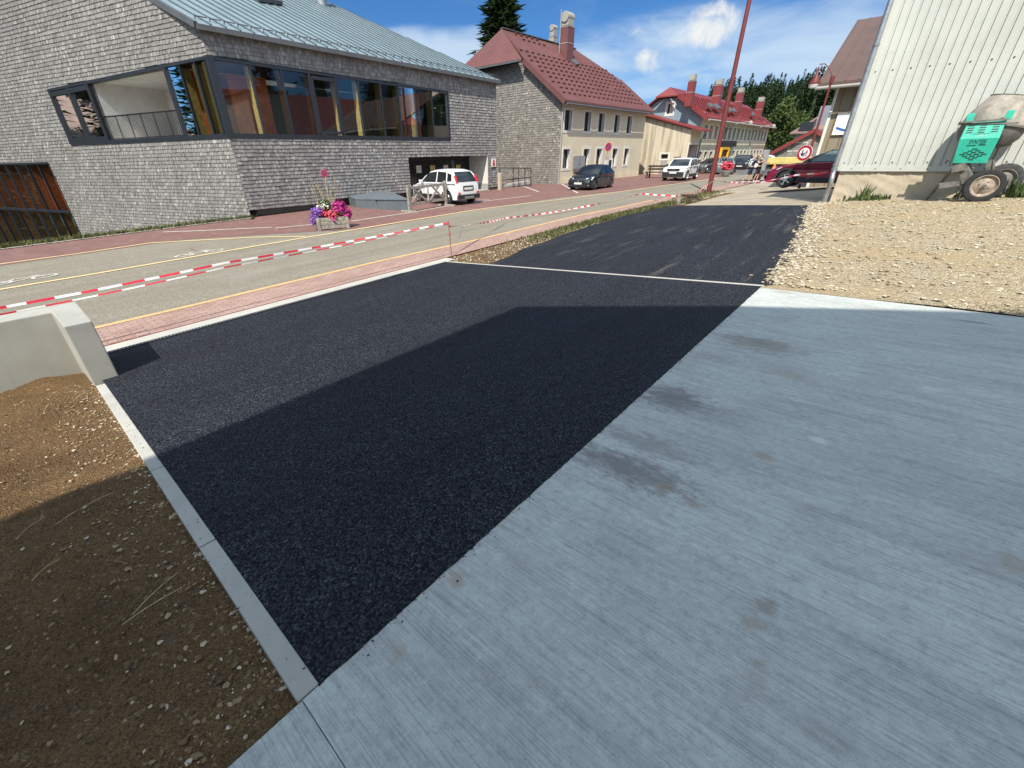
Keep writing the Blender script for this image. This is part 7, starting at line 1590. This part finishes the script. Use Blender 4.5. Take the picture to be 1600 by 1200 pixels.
def spruce_tree(label, foot, H_, R_, n, seed, group=None):
    o = thing('spruce_tree', label, 'tree', foot, 0, group); mb = MB(); mb.tube([(0, 0, -.3), (0, 0, H_ * .5), (.05, 0, H_ * .97)], [H_ * .018, H_ * .011, .02], 8)
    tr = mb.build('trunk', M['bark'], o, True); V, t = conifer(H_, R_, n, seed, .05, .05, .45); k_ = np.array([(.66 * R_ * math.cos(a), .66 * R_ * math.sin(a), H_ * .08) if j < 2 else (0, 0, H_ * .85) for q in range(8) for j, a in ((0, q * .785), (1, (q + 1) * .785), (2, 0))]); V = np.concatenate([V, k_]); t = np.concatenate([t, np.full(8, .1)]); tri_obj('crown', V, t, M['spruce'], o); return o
# the spruce rising behind the cream house
sd = W(hs + 14, hc + 19); tp = onS(783, -30, hs + 14); tq = onC(783, 20, hc + 19); base_ = Vector((tq.x, tq.y, -1)); topz = onC(783, -45, hc + 19).z
rad = abs((onC(803, 40, hc + 19) - onC(762, 40, hc + 19)).length) / 2
spruce_tree('tall dark spruce rising behind the roof of the cream house', base_, topz + 1.5, rad * 2.1, 6500, 5)
# wooded hill
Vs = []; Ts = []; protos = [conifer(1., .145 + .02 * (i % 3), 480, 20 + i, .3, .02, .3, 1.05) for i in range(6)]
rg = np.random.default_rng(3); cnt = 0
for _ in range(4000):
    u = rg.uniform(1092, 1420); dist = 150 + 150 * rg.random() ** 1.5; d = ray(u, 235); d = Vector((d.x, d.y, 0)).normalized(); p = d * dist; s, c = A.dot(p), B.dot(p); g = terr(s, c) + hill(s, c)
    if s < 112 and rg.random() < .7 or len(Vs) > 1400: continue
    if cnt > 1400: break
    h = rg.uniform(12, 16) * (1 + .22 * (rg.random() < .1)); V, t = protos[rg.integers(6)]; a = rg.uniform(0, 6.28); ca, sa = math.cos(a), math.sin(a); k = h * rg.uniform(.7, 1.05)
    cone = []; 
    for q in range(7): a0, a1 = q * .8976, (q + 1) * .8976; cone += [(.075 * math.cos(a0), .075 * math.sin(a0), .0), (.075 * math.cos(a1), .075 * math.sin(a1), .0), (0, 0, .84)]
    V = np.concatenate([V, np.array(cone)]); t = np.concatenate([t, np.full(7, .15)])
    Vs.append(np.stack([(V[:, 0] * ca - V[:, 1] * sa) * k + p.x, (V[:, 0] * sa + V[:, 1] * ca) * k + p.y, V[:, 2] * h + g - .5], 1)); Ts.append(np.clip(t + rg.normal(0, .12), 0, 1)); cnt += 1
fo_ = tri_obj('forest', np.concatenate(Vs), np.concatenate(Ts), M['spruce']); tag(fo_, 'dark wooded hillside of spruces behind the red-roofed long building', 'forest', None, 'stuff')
print('FOREST', cnt)
def broad_tree(label, foot, H_, R_, n, seed, mat, group=None):
    rg = np.random.default_rng(seed); o = thing('broadleaf_tree', label, 'tree', foot, 0, group); mb = MB(); mb.tube([(0, 0, -.3), (0, 0, H_ * .4), (.2, .1, H_ * .75)], [H_ * .02, H_ * .014, .05], 8)
    for k in range(6): a = k * 1.05; mb.tube([(0, 0, H_ * (.25 + .06 * k)), (math.cos(a) * R_ * .5, math.sin(a) * R_ * .5, H_ * (.45 + .06 * k))], [H_ * .008, .03], 6)
    mb.build('trunk', M['bark'], o, True); cl = []; tn = []
    for k in range(16):
        a = rg.uniform(0, 6.28); zz = H_ * rg.uniform(.3, .95); rr = R_ * (1 - abs(zz / H_ - .55) * 1.3) * rg.uniform(.3, .8); cx, cy = math.cos(a) * rr, math.sin(a) * rr; m = n // 16; q = rg.normal(0, 1, (m, 3)); q /= np.linalg.norm(q, axis=1)[:, None]; q *= (rg.random(m) ** .4)[:, None] * R_ * .42; c = q + np.array([cx, cy, zz]); u = rg.normal(0, 1, (m, 3)); u /= np.linalg.norm(u, axis=1)[:, None]; w = rg.normal(0, 1, (m, 3)); w = np.cross(u, w); w /= np.linalg.norm(w, axis=1)[:, None]; s = R_ * .07
        cl.append(np.stack([c - u * s, c + u * s, c + w * s * 1.3], 1).reshape(-1, 3)); tn.append(np.clip(rg.normal(.5, .2, m) + .1 * rg.normal(), 0, 1))
    tri_obj('crown', np.concatenate(cl), np.concatenate(tn), mat, o); return o
for k, (u, dist, H_, R_) in enumerate(((1207, 120, 10.5, 4.5), (1226, 128, 8.5, 4.))):
    d = ray(u, 235); d = Vector((d.x, d.y, 0)).normalized() * dist; d.z = terr(A.dot(d), B.dot(d)) + hill(A.dot(d), B.dot(d))
    broad_tree(('tall light green tree beside the end of the long building', 'shorter light green tree standing before the dark spruces')[k], d, H_, R_, 2600, 40 + k, M['broadleaf'])
# trees and a roof beyond the left edge of the picture, mirrored in the side windows of the hall
for k, (s, c, h) in enumerate(((-12, 44, 15), (-20, 47, 18), (-24, 56, 16), (-16, 58, 19), (-30, 64, 20), (-9, 53, 13), (-27, 42, 14), (-14, 35, 16), (-22, 37, 18), (-18, 40, 17), (-30, 48, 20), (-36, 52, 21), (-8, 47, 15))):
    spruce_tree(('spruce nearest to the far left end of the hall', 'broad spruce by the side yard of the hall', 'spruce in the middle of the side yard group', 'tall spruce behind the side yard group', 'tallest spruce at the back of the side yard', 'smallest spruce of the side yard by the hall', 'lone spruce towards the street in the side yard', 'spruce in the front row of the side yard nearest the street', 'second spruce of the front row in the side yard', 'spruce just behind the front row of the side yard', 'wide spruce at the back corner of the side yard', 'very tall spruce beyond the side yard', 'young spruce close to the wall of the hall')[k], W(s, c, -4), h, h * .24, 1300, 80 + k)
# trees round the yard behind the viewer, mirrored in the glass
for k, (s, c, h) in enumerate(((31, -25, 17), (38, -24, 20), (23, -24, 15), (46, -22, 18), (54, -18, 19), (60, -22, 21), (51, -24, 17), (66, -26, 20))):
    spruce_tree(('spruce beside the red-roofed house across the yard', 'tallest spruce behind the red-roofed house across the yard', 'low spruce at the near end of the yard', 'spruce at the far end of the yard', 'spruce in the far group nearest to the barn', 'tallest spruce of the far group by the barn', 'small spruce of the far group by the barn', 'spruce farthest along behind the barn')[k], W(s, c, 0), h, h * .2, 1500, 60 + k)
